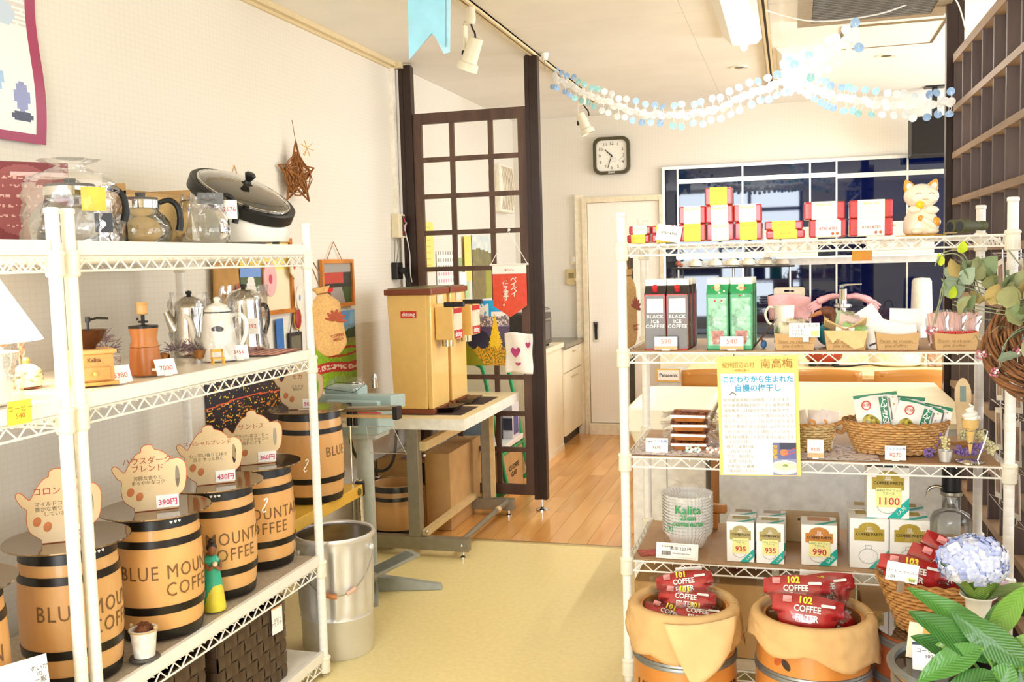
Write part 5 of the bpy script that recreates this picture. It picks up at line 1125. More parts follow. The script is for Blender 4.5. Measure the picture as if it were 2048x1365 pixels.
def ringrect(rows, n=6):
    b = B(); R_ = []
    for w_, d, z, r, oy in rows: R_.append([(x, y+oy, z) for x, y in rrect(w_, d, r, n)])
    k = len(R_[0]); vs = [p for q in R_ for p in q]; fs = []
    for j in range(len(R_)-1):
        for i in range(k): fs.append((j*k+i, j*k+(i+1) % k, (j+1)*k+(i+1) % k, (j+1)*k+i))
    fs.append(tuple(range(k))[::-1]); fs.append(tuple((len(R_)-1)*k+i for i in range(k)))
    return b.add(vs, fs)
ob('basin', ringrect([(.26, .56, .58, .03, .34), (.305, .66, .66, .03, .34), (.32, .70, .66, .03, .34), (.32, .70, .742, .02, .34), (.29, .66, .745, .02, .34), (.25, .60, .68, .03, .34), (.22, .54, .64, .03, .34)]), SW, sk, smooth=True)
ob('cabinet', B().box(-.14, .14, .04, .62, 0, .579), mat('white_cabinet', 'f3efe6', .4), sk, bev=.004); ob('cabinet_gap', B().box(-.01, -.006, .0385, .0398, .02, .56), mat('gap_grey', '9b978c', .6), sk)
CH = wood('honey_chair_wood', 'c47f34', 'dc9a4c', .35, 6, (.2, 1, 1), coat=.2)
def chair(x, y, label, rz=0):
    t = thing('dining_chair', label, 'chair', (x, y, 0), rz)
    def rail(z0, z1, x0, x1, d=.03):
        def fn(u, v): X = x0+(x1-x0)*u; return (X, -.02+d*(1-(2*u-1)**2)*-1, z0+(z1-z0)*v+.012*sin(pi*u)*(v > .5))
        return B().grid(fn, 14, 3)
    ob('top_rail', rail(.655, .745, -.20, .20), CH, t, smooth='all', solid=.022)
    for x_ in (-.165, .165): ob('back_post', B().cyl((x_*.92, .04, .43), (x_, -.022, .70), .014, 10).sph((x_, -.03, .728), (.016, .014, .016), 12, 8), CH, t, smooth=True)
    for k in range(5): x_ = -.10+.05*k; ob('spindle', B().cyl((x_*.9, .03, .43), (x_, -.035, .66), .007, 8), CH, t, smooth=True)
    ob('seat', ringrect([(.38, .38, .405, .05, .2), (.40, .40, .415, .05, .2), (.40, .40, .43, .05, .2), (.36, .36, .432, .05, .2)]), CH, t, smooth=True)
    for x_, y_ in ((-.16, .05), (.16, .05), (-.16, .35), (.16, .35)): ob('leg', B().cyl((x_, y_, .41), (x_*1.12, y_+(.03 if y_ > .2 else -.03), .0005), .016, 10, .011), CH, t, smooth=True)
    return t
ch1 = chair(-.335, 5.02, 'honey coloured wooden chair by the sink, left of the hanging notice')
for x, l in ((.125, 'honey coloured wooden chair behind the counter right of the hanging notice'), (.585, 'honey coloured wooden chair nearest the right lattice')): dup(ch1, (x, 5.02, 0), 0, l)
dt = thing('dining_table', 'yellow cream dining table behind the row of wooden chairs', 'table', (.25, 5.22, 0))
ob('tabletop', B().box(-.81, .90, 0.0, .95, .675, .70), mat('pale_yellow_top', 'f1dfa6', .35), dt, bev=.004); ob('apron', B().box(-.77, .85, .06, .08, .60, .675), mat('apron_cream', 'e3d6b4', .5), dt)
for x_ in (-.76, .84):
    for y_ in (.03, .86): ob('leg', B().box(x_-.025, x_+.025, y_, y_+.05, 0, .675), CH, dt)
rp_ = thing('red_cooking_pot', 'dark red round electric pot on the dining table', 'pot', (.17, 5.66, .7005)); ob('pot', B().lathe([(.07, .02), (.095, .04), (.11, .08), (.112, .14), (.10, .16), (.03, .185), (.001, .188)], 36), mat('brick_red_enamel', 'a53c28', .3), rp_, smooth=True); ob('pot_feet', B().cyl((-.06, -.04, 0), (-.06, -.04, .025), .02, 12).cyl((.06, -.04, 0), (.06, -.04, .025), .02, 12).cyl((0, .06, 0), (0, .06, .025), .02, 12), BLACK, rp_)
rc = thing('cream_rice_cooker', 'large cream round rice cooker on the dining table', 'rice cooker', (.55, 5.70, .7005)); ob('cooker', B().lathe([(.12, 0), (.14, .01), (.15, .08), (.15, .17), (.13, .21), (.05, .235), (.001, .237)], 40), mat('cooker_cream', 'f3ecd6', .3), rc, smooth=True); ob('seam', B().lathe([(.1512, .165), (.1512, .170)], 40), mat('gap_grey', '9b978c', .6), rc)
tag(ob('appliance_lead', B().tube(cat_rom([(.22, 5.56, .705), (.30, 5.58, .705), (.38, 5.60, .712), (.44, 5.62, .72)], 6, False), .005, 6), BLACK, smooth=True), 'black cord lying on the dining table beside the rice cooker', 'cord')
fb_ = thing('flower_print_bag', 'red flower printed bag on the dining table by the lattice', 'bag', (.79, 5.62, .7005)); ob('bag', B().box(-.09, .09, -.03, .05, 0, .14), mat('red_flower_print', 'd9b096', .6, var=.35, scale=45), fb_, bev=.01); ob('bag_handle', B().tube([(-.04, 0, .14), (-.02, 0, .20), (.02, 0, .20), (.04, 0, .14)], .004, 6), BLACK, fb_)
ap = thing('white_appliance', 'low pale grey appliance with a black vent and yellow edged maker plate', 'appliance', (-.62, 6.35, 0)); ob('casing', B().box(-.22, .26, 0, .28, 0, .58), mat('appliance_grey', 'c9cac6', .35), ap, bev=.006); ob('vent', B().box(-.06, .24, -.004, 0, .50, .57), mat('vent_black', '262420', .4), ap); ob('plate_edge', B().box(-.225, -.07, -.006, -.001, .515, .60), YM, ap); ob('plate', B().box(-.215, -.08, -.0085, -.006, .525, .59), PAPER, ap); text('Panasonic', .030, INK, ap, (-.147, -.0095, .558), bold=.0006)
sn = thing('sink_counter', 'stainless sink counter under the blue glass wall', 'counter', (.0, 6.72, 0)); ob('cabinet', B().box(-.88, 2.2, .02, .51, 0, .735), mat('cabinet_beige', 'd9c9a8', .4), sn); ob('worktop', B().box(-.885, 2.2, 0, .515, .7355, .755), STEEL, sn, bev=.002)
for k in range(6): ob('door', B().box(-.87+.5*k, -.38+.5*k, .004, .019, .09, .72), CP, sn, bev=.002)
gb = thing('tap_faucet', 'chrome lever tap at the sink, seen over the paper trays', 'tap', (.335, 7.0, .756)); ob('base', B().lathe([(.055, .19), (.062, .2), (.06, .215), (.03, .22), (.028, .26)], 28), CHROME, gb, smooth=True); ob('body', B().cyl((0,0,0), (0,0,.19), .022, 16).cyl((0, 0, .22), (0, -.01, .32), .027, 16), CHROME, gb, smooth=True); ob('lever', B().add([(-.02, -.02, .325), (-.02, .02, .325), (.02, .02, .34), (.12, .012, .345), (.12, -.012, .345), (.02, -.02, .34), (-.02, -.02, .345), (-.02, .02, .345), (.02, .02, .352), (.12, .012, .352), (.12, -.012, .352), (.02, -.02, .352)], [(0,5,2,1),(5,4,3,2),(6,7,8,11),(11,8,9,10),(0,1,7,6),(1,2,8,7),(2,3,9,8),(3,4,10,9),(4,5,11,10),(5,0,6,11)]), CHROME, gb)
gl = thing('pink_rubber_gloves', 'pair of pink rubber gloves draped behind the tap', 'gloves', (.345, 7.06, .93)); PG = mat('pink_rubber', 'dba3a6', .5, var=.05)
for s_ in (-1, 1):
    ob('glove', B().tube(cat_rom([(0, 0, .085), (s_*.07, 0, .092), (s_*.13, 0, .075), (s_*.17, 0, .055)], 4, False), [.018]*4+[.022]*4+[.026]*5, 12), PG, gl, smooth=True)
    for k in range(4): ob('finger', B().tube([(s_*.15, .0, .07-.015*k), (s_*.20, -.005, .05-.016*k), (s_*(.235-.01*k), -.005, .025-.018*k)], [.013, .011, .007], 8), PG, gl, smooth=True)
cbd = thing('cutting_board', 'beige cutting board with a slot standing against the blue glass', 'cutting board', (-.015, 7.16, .756)); flat('board', [[(x, y+.165) for x, y in rrect(.21, .33, .015)], [(x, y+.305) for x, y in rrect(.07, .014, .006)]], .012, mat('board_beige', 'cfc3ab', .5), cbd)
ob('pink_cloth', B().grid(lambda u, v: ((u-.5)*.27*(1+.1*v), -.02-.006*sin(u*11), .10+.17*v+.015*sin(u*4)), 20, 8), mat('pink_cloth', 'dfa9a8', .7), cbd, smooth='all', solid=.002, label='dusty pink cloth hung over the board')
pj = thing('white_pitcher', 'white plastic pitcher with a loop handle behind the jelly cup tray', 'pitcher', (-.05, 7.0, .756)); ob('jug_body', B().lathe([(.055, 0), (.06, .005), (.07, .21), (.072, .212), (.001, .205)], 28), SW, pj, smooth=True); ob('loop_handle', B().tube(cat_rom([(-.06, 0, .19), (-.10, 0, .20), (-.125, 0, .15), (-.10, 0, .09), (-.062, 0, .08)], 5, False), .009, 8), SW, pj, smooth=True)
tw_ = thing('white_tall_canister', 'tall pale canister behind the dried leaves at the glass wall', 'canister', (.83, 7.0, .756)); ob('body', B().lathe([(.07, 0), (.072, .01), (.062, .36), (.05, .38), (.001, .385)], 28), mat('pale_canister', 'd8d2c4', .4), tw_, smooth=True)
cs = thing('cup_shelf', 'thin black wire shelf in front of the blue glass', 'shelf', (-.40, 7.08, 1.235)); ob('wires', B().tube([(-.42, 0, 0), (.42, 0, 0)], .006, 6).tube([(-.42, .14, 0), (.42, .14, 0)], .006, 6).tube([(-.42, 0, 0), (-.42, .14, 0)], .005, 6).tube([(.42, 0, 0), (.42, .14, 0)], .005, 6), mat('black_wire', '2a2622', .4), cs)
ob('glass_plate', B().box(-.42, .42, .005, .135, .004, .008), film('shelf_glass', (.8, .85, .88), .2), cs)
for x_ in (-.39, .0, .39): ob('support', B().cyl((x_, .13, -.40), (x_, .13, .0), .008, 8), mat('shelf_support', 'd9d5cc', .3, .6), cs)
cup0 = thing('upside_down_cup', 'cream cup turned upside down on its saucer, leftmost on the wire shelf', 'cup', (-.66, 7.13, 1.245), group='cups on the wire shelf')
CC = mat('cup_cream', 'e9dfca', .25)
ob('saucer', B().lathe([(.035, 0), (.062, .007), (.063, .010), (.001, .006)], 28), CC, cup0, smooth=True); ob('cup_body', B().lathe([(.046, .0105), (.044, .03), (.028, .05), (.020, .052), (.020, .056), (.001, .056)], 28), CC, cup0, smooth=True); ob('cup_handle', B().tube(cat_rom([(-.040, 0, .022), (-.058, 0, .02), (-.062, 0, .034), (-.040, 0, .04)], 4, False), .004, 6), CC, cup0, smooth=True)
for k, x in enumerate((-.52, -.40, -.29, -.17, -.06)): dup(cup0, (x, 7.13, 1.245), 0, 'cream cup upside down on its saucer, '+['second', 'third', 'fourth', 'fifth', 'rightmost'][k]+' from the left on the wire shelf')
orn = thing('shelf_ornament', 'small red brown ornament at the left end of the cup shelf', 'ornament', (-.78, 7.12, 1.246)); ob('body', B().sph((0,0,.025), (.02,.02,.022), 14, 8).sph((.02, 0, .01), (.014,.012,.012), 10, 6), mat('russet', 'a8583c', .4), orn, smooth=True)
sb = thing('bright_reflection_bar', 'slim glowing white bar above the cups, standing in for a bright reflection', 'lamp', (-.33, YB-.046, 1.30)); ob('casing', B().box(-.47, .47, -.05, -.0005, 0, .035), mat('reflection_glow_white', 'f7f5ee', .3, emit='ffffff', es=.8), sb, bev=.004)  # glowing bar added for the bright band reflected above the cups, no lamp
ush = thing('upper_shelf_board', 'white shelf ledge on the blue glass wall carrying flat boxes', 'shelf', (.55, 7.0, 1.287)); ob('ledge', B().box(-.65, 1.0, 0, .22, 0, .012), WHITE, ush)
def pbox(x, w_, h, label, txt, c='d8c9b4'):
    t = thing('appliance_carton', label, 'box', (x, 7.04, 1.2995)); ob('carton', B().box(-w_/2, w_/2, 0, .12, 0, h), mat('carton_'+c, c, .6), t, bev=.003)
    text(txt, .03, mat('brown_print2', '6a5a4c', .6), t, (-w_*.2, -.001, h*.88)); ob('red_stripe', B().box(-w_*.42, -w_*.2, -.001, -.0002, h*.74, h*.76), RED, t)
    for k in range(3): ob('print_block', B().box(-w_*.3+w_*.25*k, -w_*.2+w_*.25*k, -.001, -.0002, h*.2, h*.45), mat('faint_print', 'b5a48f', .6), t)
pbox(.05, .25, .20, 'beige printed appliance carton behind the flat red gift boxes', 'Panasonic'); pbox(.70, .42, .22, 'beige printed carton behind the cat figurine', 'Panasonic'); 
t = thing('photo_carton', 'small carton with a plate photo beside the beige carton', 'box', (-.12, 7.04, 1.2995)); ob('carton', B().box(-.06, .04, 0, .1, 0, .19), mat('carton_photo', 'd9d3c6', .6, var=.2, scale=30), t); ob('blue_edge', B().box(.041, .055, 0, .1, .05, .16), mat('blue_edge', '3f8fc8', .5), t)
on = thing('orange_note', 'orange paper note hanging below the top shelf of the right rack', 'note', (.215, 3.3, 1.322)); ob('sheet', B().box(-.03, .03, 0, .001, -.030, .002), mat('orange_paper', 'eaa648', .8), on)
# blue streamer
bs = thing('blue_streamer', 'light blue swallowtail paper streamer hanging from the ceiling', 'decoration', (-1.15, 3.15, 2.0))
SC = mat('sky_blue_paper', '9fdcf4', .7, var=.06, scale=12, trans=.1)
flat('paper_tail', [[(-.075, .38), (.055, .38), (.045, .035), (.0, .085), (-.08, .0)]], .0012, SC, bs, rot=(radians(90), 0, radians(10))); flat('paper_tail', [[(-.035, .38), (.065, .38), (.05, .02), (.028, .015), (-.005, .085), (-.04, .05)]], .0012, mat('pale_blue_paper', 'b8e4f5', .7, trans=.1), bs, loc=(.006, .012, .003), rot=(radians(90), 0, radians(14)))
# ================================================================ RIGHT RACK, TOP SHELF
zt = 1.3635
GR = mat('gift_red', 'c4393a', .25, var=.06, scale=6, stretch=(1, 1, 20), coat=.3)
YB_ = mat('yellow_band_paper', 'f6dc58', .6, var=.02); WBp = mat('white_band_paper', 'fbf6e6', .6, var=.01)
gold = mat('gold_print', 'd9b54a', .5)
def gift(x0, x1, z, h, band, label, txt='Blend 100', y=2.915, d=.085):
    w_ = x1-x0-.002; t = thing('gift_box', label, 'gift box', ((x0+x1)/2, y, z), 0, 'red gift boxes on the top shelf')
    q = B(); pr = [(.0, 0), (.0, h), (.004, h)]; q.grid(lambda u, v: (0, 0, 0), 1, 1); q = B()
    q.box(-w_/2, w_/2, .002, d, 0.0003, h-.0003); ob('carton', q, GR, t, bev=.004)
    bw = w_*.31; ob('paper_band', B().box(-bw, bw, .0, d+.001, -.0001+.0002, h+.0004), band, t); text(txt, h*.20 if h > .04 else h*.3, gold, t, (0, -.0008, h*.82 if h > .04 else h*.6))
    if h > .04:
        for k in range(2): text('……………', .008, mat('faint_gold', 'd8c890', .6), t, (0, -.0008, h*(.5-.2*k)))
    return t
x = [-.317, -.238, -.158, -.079]
flatl = ['lowest', 'upper']
for k in range(2): gift(-.471+.006*k, -.402+.004*k, zt+.0252*k, .025, YB_ if not k else WBp, '%s flat red box at the far left end of the top shelf' % flatl[k])
for k in range(2): gift(-.397, -.325, zt+.0252*k, .025, YB_, '%s flat red box behind the leaning white card' % flatl[k])
rows = ['bottom', 'middle', 'top']
for c, nb in ((0, 2), (1, 3), (2, 2)):
    cn_ = ['left column of the stepped stack', 'tall middle column of the stepped stack', 'right column of the stepped stack'][c]
    for k in range(nb): gift(x[c]-(.002*k if c else 0), x[c+1]-(.002*k if c else 0), zt+.0512*k, .051, (YB_, WBp, YB_)[k] if c != 1 else (WBp, WBp, YB_)[k], '%s red banded box in the %s' % (('bottom', 'middle', 'top')[k] if nb == 3 else ('bottom', 'top')[k], cn_), 'Blend 501')
for k in range(2): gift(-.070-.004*k, .038-.005*k, zt+.0252*k, .025, YB_, '%s flat wide red box left of the large price printed boxes' % flatl[k])
gift(.048, .15, zt, .05, WBp, 'lower large red box with a white price band, left pair'); gift(.034, .146, zt+.0502, .05, WBp, 'upper large red box of the left pair, yellow edged band', 'Blend 162')
gift(.156, .272, zt, .05, WBp, 'lower large red box with a white price band, beside the cat'); gift(.156, .272, zt+.0502, .05, WBp, 'upper large red box beside the cat figurine', 'Blend 163')
for x0 in (.10, .214):
    p = price('price_sheet', 'white sheet with two prices on the lower large box '+('beside the cat' if x0 > .2 else 'of the left pair'), (x0, 2.910, zt), 0, .068, .044, '¥780 ¥785', lean=0, foot=False, ts=.26)
    for s_ in (.012, .024): ob('bean_print', B().sph((s_, -.0008, .010), (.004, .0006, .0045), 10, 6), mat('bean_orange', 'c77a4c', .7), p)
price('price_card', 'tilted white card with small prices in front of the flat boxes', (-.348, 2.895, zt), 0, .072, .048, '¥750 ¥790', lean=-10, foot=False, ts=.22, roll=10, tm=INK)
t = thing('white_bottle_top', 'small white capped bottle behind the flat boxes at the far left', 'bottle', (-.445, 3.03, zt)); ob('bottle_body', B().lathe([(.016, 0), (.016, .05), (.008, .058), (.008, .062)], 20), WHITE, t, smooth=True); ob('cap', B().lathe([(.010, .062), (.010, .074), (.001, .075)], 16), WHITE, t)
# cat
cat_ = thing('cat_figurine', 'glazed cream beckoning cat figurine with orange ears on a yellow mat', 'figurine', (.352, 3.0, zt), radians(8))
CG = mat('cream_cat_glaze', 'f6ecd4', .12, var=.02, coat=.6); OG = mat('orange_cat_glaze', 'eda43c', .15, coat=.5)
ob('body', B().lathe([(.038, 0), (.045, .006), (.048, .025), (.043, .048), (.033, .066), (.028, .078), (.02, .085), (.001, .088)], 36, sx=1.02, sy=.9), CG, cat_, smooth='all')
ob('head', B().sph((0, -.004, .108), (.047, .040, .035), 32, 18), CG, cat_, smooth='all')
ob('cheeks', B().sph((-.02, -.030, .100), (.016, .012, .012), 16, 10).sph((.02, -.030, .100), (.016, .012, .012), 16, 10), CG, cat_, smooth='all')
for s_ in (-1, 1):
    e = B(); e.xf = Matrix.Translation((s_*.031, .0, .132)) @ Matrix.Rotation(s_*.42, 4, 'Y'); e.lathe([(.017, -.008), (.0155, .004), (.010, .016), (.004, .024), (.001, .026)], 20, sy=.6); er = ob('ear', e, OG, cat_, smooth='all')
    e = B(); e.xf = Matrix.Translation((s_*.031, -.0085, .133)) @ Matrix.Rotation(s_*.42, 4, 'Y'); e.sph((0, 0, .003), (.008, .003, .011), 14, 8); ob('inner_ear', e, mat('ear_white', 'f3e6dc', .3), er, smooth=True)
    ob('closed_eye', B().tube([(s_*.010, -.0425, .112), (s_*.017, -.0418, .1155), (s_*.025, -.0385, .112)], .0011, 6), mat('tan_line', 'c9a27c', .5), cat_)
ob('mouth', B().tube([(-.008, -.0455, .098), (-.003, -.0465, .096), (0, -.0465, .099), (.003, -.0465, .096), (.008, -.0455, .098)], .0009, 6), mat('tan_line', 'c9a27c', .5), cat_)
ob('bell', B().sph((-.012, -.038, .083), (.0115, .010, .0105), 18, 12), mat('yellow_bell', 'f2d22c', .15), cat_, smooth=True)
[ob('paw', B().sph(c_, r_, 18, 10), CG, cat_, smooth='all') for c_, r_ in (((-.026, -.030, .070), (.018, .013, .011)), ((.02, -.032, .068), (.020, .013, .012)), ((-.018, -.034, .010), (.018, .014, .010)), ((.022, -.034, .010), (.018, .014, .010)))]
ob('tail_arm', B().tube(cat_rom([(-.010, -.040, .045), (.006, -.044, .036), (.02, -.042, .024), (.032, -.034, .014)], 4, False), [.007]*4+[.008]*4+[.009]*5, 12), CG, cat_, smooth='all'); ob('orange_tip', B().sph((-.011, -.0405, .0455), .0085, 14, 10), OG, cat_, smooth=True)
ob('orange_spot', B().sph((.033, -.026, .034), (.014, .012, .015), 18, 12), OG, cat_, smooth=True)
ob('yellow_mat', B().lathe([(.066, -.0024), (.068, -.0005), (.001, -.0003)], 28), mat('yellow_mat', 'e8b440', .8), cat_)
bn_ = thing('binoculars', 'small olive green binoculars lying beside the cat figurine', 'binoculars', (.472, 2.975, zt), radians(32)); OL = mat('olive_rubber', '55573c', .55)
for s_ in (-1, 1):
    q = B(); q.xf = Matrix.Translation((0, s_*.019, .0195)) @ Matrix.Rotation(pi/2, 4, 'Y'); q.lathe([(.014, -.045), (.019, -.043), (.019, -.015), (.014, -.005), (.013, .012), (.011, .02), (.0135, .024), (.0135, .038), (.010, .04)], 24); ob('barrel', q, OL, bn_, smooth=True)
    q = B(); q.xf = Matrix.Translation((-.0455, s_*.019, .0195)) @ Matrix.Rotation(pi/2, 4, 'Y'); q.lathe([(.0135, -.0006), (.001, .001)], 20); ob('lens', q, mat('lens', '2b3240', .05), bn_)
ob('bridge', B().box(-.015, .015, -.012, .012, .012, .026).cyl((-.02, 0, .028), (.025, 0, .028), .006, 12), OL, bn_, smooth=True)
ob('neck_strap', B().tube(cat_rom([(.02, .03, .01), (.0, .05, .003), (-.04, .045, .003), (-.06, .02, .002), (-.055, -.02, .002)], 5, False), .002, 5), mat('strap_tan', 'b8a27a', .8), bn_)

# ================================================================ RIGHT RACK, SHELF 2
zs = 1.0485
def gable(x, y, dark, label):
    t = thing('coffee_carton' if dark else 'tea_carton', label, 'drink carton', (x, y, zs), 0, 'black iced coffee cartons' if dark else 'green tea cartons'); w_ = .031; h = .163; tp = .205
    C1 = mat('black_carton_print', '3a3433', .35, var=.05) if dark else mat('green_carton_print', '34a866', .35, var=.12, scale=30)
    ob('body', B().box(-w_, w_, -w_, w_, 0.0005, h), C1, t, bev=.001)
    g = B().add([(-w_, -w_, h), (w_, -w_, h), (w_, w_, h), (-w_, w_, h), (-w_, -.002, h+.025), (w_, -.002, h+.025), (w_, .002, h+.025), (-w_, .002, h+.025)], [(0,1,5,4),(2,3,7,6),(1,2,6,5),(3,0,4,7),(4,5,6,7)])
    ob('gable', g, C1, t); ob('top_fin', B().box(-w_, w_, -.002, .002, h+.025, h+.043), PAPER, t)
    ob('cap', B().cyl((0, -.016, h+.010), (0, -.027, h+.022), .0085, 16), mat('cap_red', 'cf3236', .35) if dark else mat('cap_cream', 'ece0c0', .35), t, smooth=True)
    EM = mat('red_edge_print', 'd23a34', .4) if dark else mat('green_edge_print', '1f8a4a', .4)
    e = B()
    for x_ in (-w_, w_-.0022): e.box(x_, x_+.0022, -w_-.0008, -w_-.0001, 0, h)
    e.box(-w_, w_, -w_-.0008, -w_-.0001, 0, .0035); e.box(-w_, w_, -w_-.0008, -w_-.0001, h-.003, h); ob('edge_print', e, EM, t)
    if dark:
        ob('white_panel', B().box(-.0235, .0235, -w_-.0009, -w_-.0001, .108, .150), PAPER, t)
        ob('grey_front_print', B().box(-.028, .028, -w_-.0005, -w_-.00005, .004, .162), mat('grey_carton_print', '6f6a69', .35), t)  # flat grey panel covering most of the carton front
        text('BLACK\nICE\nCOFFEE', .0145, PAPER, t, (0, -w_-.0013, .083), bold=.0003, sp=1.15)
    else:
        ob('pale_panel', B().box(-.026, .026, -w_-.0009, -w_-.0001, .012, .150), mat('pale_green_print', '9fdcb8', .4, var=.35, scale=45), t)
        for k in range(9): ob('berry_print', B().sph((random.uniform(-.022, .022), -w_-.0012, random.uniform(.11, .19) if k < 6 else random.uniform(.0, .03)+.01), (.003, .0006, .003), 8, 5), RED if k % 2 else PAPER, t)
        text('ICED\nTEA', .011, PAPER, t, (0, -w_-.0015, .083)); ob('glass_print', B().add([(-.018, -w_-.0014, .055), (.018, -w_-.0014, .055), (.014, -w_-.0014, .016), (-.014, -w_-.0014, .016)], [(0, 1, 2, 3)]), mat('tea_photo', 'cf8878', .4, var=.3, scale=60), t)
    return t
for r_ in range(3):
    for c, x_ in enumerate((-.386, -.321)): gable(x_+.004*r_, 2.918+.066*r_, True, '%s black iced coffee carton, %s row' % (('left', 'right')[c], ('front', 'middle', 'back')[r_]))
    for c, x_ in enumerate((-.206, -.139)): gable(x_+.003*r_, 2.918+.066*r_, False, '%s green tea carton, %s row' % (('left', 'right')[c], ('front', 'middle', 'back')[r_]))
OT = mat('orange_tag_base', 'efb482', .6)
for x_, tx, l in ((-.353, '590', 'white and orange price tag 590 in front of the black cartons'), (-.165, '540', 'white and orange price tag 540 in front of the green cartons')):
    p = price('price_tag', l, (x_, 2.868, zs), 0, .066, .038, tx, lean=-4, ts=.55, tz=.004, tm=mat('salmon_marker', 'e08a78', .7)); ob('orange_base', B().box(-.033, .033, -.0035, -.0018, .003, .012), OT, p)
def tray(x, label, i):
    t = thing('paper_tray', label, 'paper tray', (x, 2.86, zs), 0, 'brown paper trays on the second shelf'); w0, w1, h, d = .050, .056, .050, .15
    b = B(); A = [(-w0, .005), (w0, .005), (w0, d-.01), (-w0, d-.01)]; C_ = [(-w1, -.004), (w1, -.004), (w1, d), (-w1, d)]
    vs = [(x_, y_, .0005) for x_, y_ in A]+[(x_, y_, h) for x_, y_ in C_]; n_ = 10
    fs = [(0,3,2,1), (1,2,6,5), (2,3,7,6), (3,0,4,7)]; b.add(vs, fs)
    b.grid(lambda u, v: (-w0+2*w0*u+((2*u-1)*(w1-w0))*v, .005-.009*v, .0005+(h-.006*sin(pi*u)-.0005)*v), 12, 3)
    ob('tray_body', b, mat('tray_kraft', 'cda877', .8, var=.04, scale=18), t, solid=.0012)
    text("Plaisir de choisir,\njoie d'offrir.", .0125, mat('brown_tray_print', '9c7c50', .8), t, (-.004, -.003, .019), rot=(radians(90-10), 0, 0), ls=1.05)
    for k in range(2): ob('printed_rule', B().box(-.048, .048, -.0008-.0015*k, -.0002-.0015*k, .0195+.016*k, .0200+.016*k), mat('brown_tray_print', '9c7c50', .8), t)
    return t
tx_ = [.009, .145, .279, .427]
tl = ['first brown paper tray from the left, holding film wrapped jelly cups', 'second brown paper tray, lined with torn kraft paper', 'third brown paper tray, filled with white packets', 'fourth brown paper tray, filled with pink striped packs beside the dried leaves']
for i, (x_, l) in enumerate(zip(tx_, tl)): tray(x_, l, i)
def pillow(name, label, cat, loc, rot, w_, h, th, m, film_=None, group=None, crimp=0, nu=16, nv=14, top=None, parent=None):
    t = bpy.data.objects.new(name, None) if 0 else thing(name, label, cat, loc, rot=rot, group=group)
    def f(sg, k=1, e=0):
        def fn(u, v):
            x_ = (u-.5)*(w_+e); z_ = v*(h+e)-e/2; ww = 1 if not top else top+(1-top)*(4*v*(1-v))**.5
            b_ = max(0, (1-abs(2*u-1)**2.4)*(1-abs(2*v-1)**2.4)); return (x_*ww, sg*(th/2*k*b_+.0005)+.0015*(N2(u*4, v*4, 1.7, sg)-.5)*k, z_)
        return fn
    b = B(); b.grid(f(-1), nu, nv); b.grid(f(1), nu, nv); ob('packet', b, m, t, smooth='all')
    if film_:
        b = B(); b.grid(f(-1, 1.25, crimp), nu+6, nv); b.grid(f(1, 1.25, crimp), nu+6, nv); ob('film_wrap', b, film_, t, smooth='all')
    return t
for k, (x_, y_, r_) in enumerate(((-.018, 2.90, 10), (.028, 2.905, -14), (.006, 2.94, 4))):
    pillow('jelly_cup_pack', 'clear film pack in the first paper tray, '+['left', 'right', 'rear'][k], 'pack', (x_, y_, zs+.003), (radians(-14), radians(r_), 0), .055, .07+.012*(k == 2), .03, mat('cream_jelly', 'f0e6c8', .3, var=.1, scale=60), FILM, crimp=.012)
p = price('shelf_card', 'white handwritten card clipped to the first paper tray', (.034, 2.849, zs+.036), 0, .082, .040, 'コーヒーJ・カップ', lean=-4, foot=False, ts=.22, tz=.011, tm=INK, extra=[('ホットも', -.018, .020, .008, INK), ('アイスも!', -.018, .010, .008, INK)])
ob('green_yen_note', B().box(.018, .038, -.0045, -.0025, .006, .020), mat('pale_green_note', 'd8e29c', .7), p); ob('steel_clip', B().box(-.004, .012, -.006, .003, -.01, .006), STEEL, p)
lin = thing('kraft_liner', 'torn pale kraft paper folded over the second paper tray', 'paper', (.145, 2.86, zs))
def cr(u, v): return (.004*(N2(u*5, v*5, 1.3, 3)-.5)*2)
for pl in ([(-.058, .056), (-.035, .020), (-.022, .034), (.0, .02), (.022, .004), (.046, .010), (.058, .055)],):
    flat('folded_flap', [pl], .0012, mat('pale_kraft', 'e6c58e', .85), lin, loc=(0, -.009, 0), rot=(radians(84), 0, 0))
ob('inner_paper', B().grid(lambda u, v: ((u-.5)*.11, .005+.13*v, .03+.03*abs(2*v-1)+.03*abs(2*u-1)+.012*(N2(u*6, v*6, 1, 1)-.5)), 12, 12), mat('pale_kraft', 'e6c58e', .85), lin, smooth='all', solid=.001)
for k, (x_, c, l) in enumerate(((.15, 'e6ccc4', 'pink tinted clear packet leaning back in the second tray'), (.162, '9ccf74', 'green labelled packet in the second tray'), (.142, 'b9dcae', 'pale green packet at the back of the second tray'))):
    pillow('snack_packet', l, 'packet', (x_, 2.90+.022*k if k != 1 else 2.885, zs+.025), (radians(-22), radians(12), 0), .062, (.075, .05, .082)[k], .02, mat('packet_'+c, c, .35), FILM, crimp=.010)
price('price_tag', 'white price card 170 in the second paper tray', (.142, 2.868, zs+.040), 0, .050, .026, '170', lean=-30, foot=False, ts=.6, roll=6)
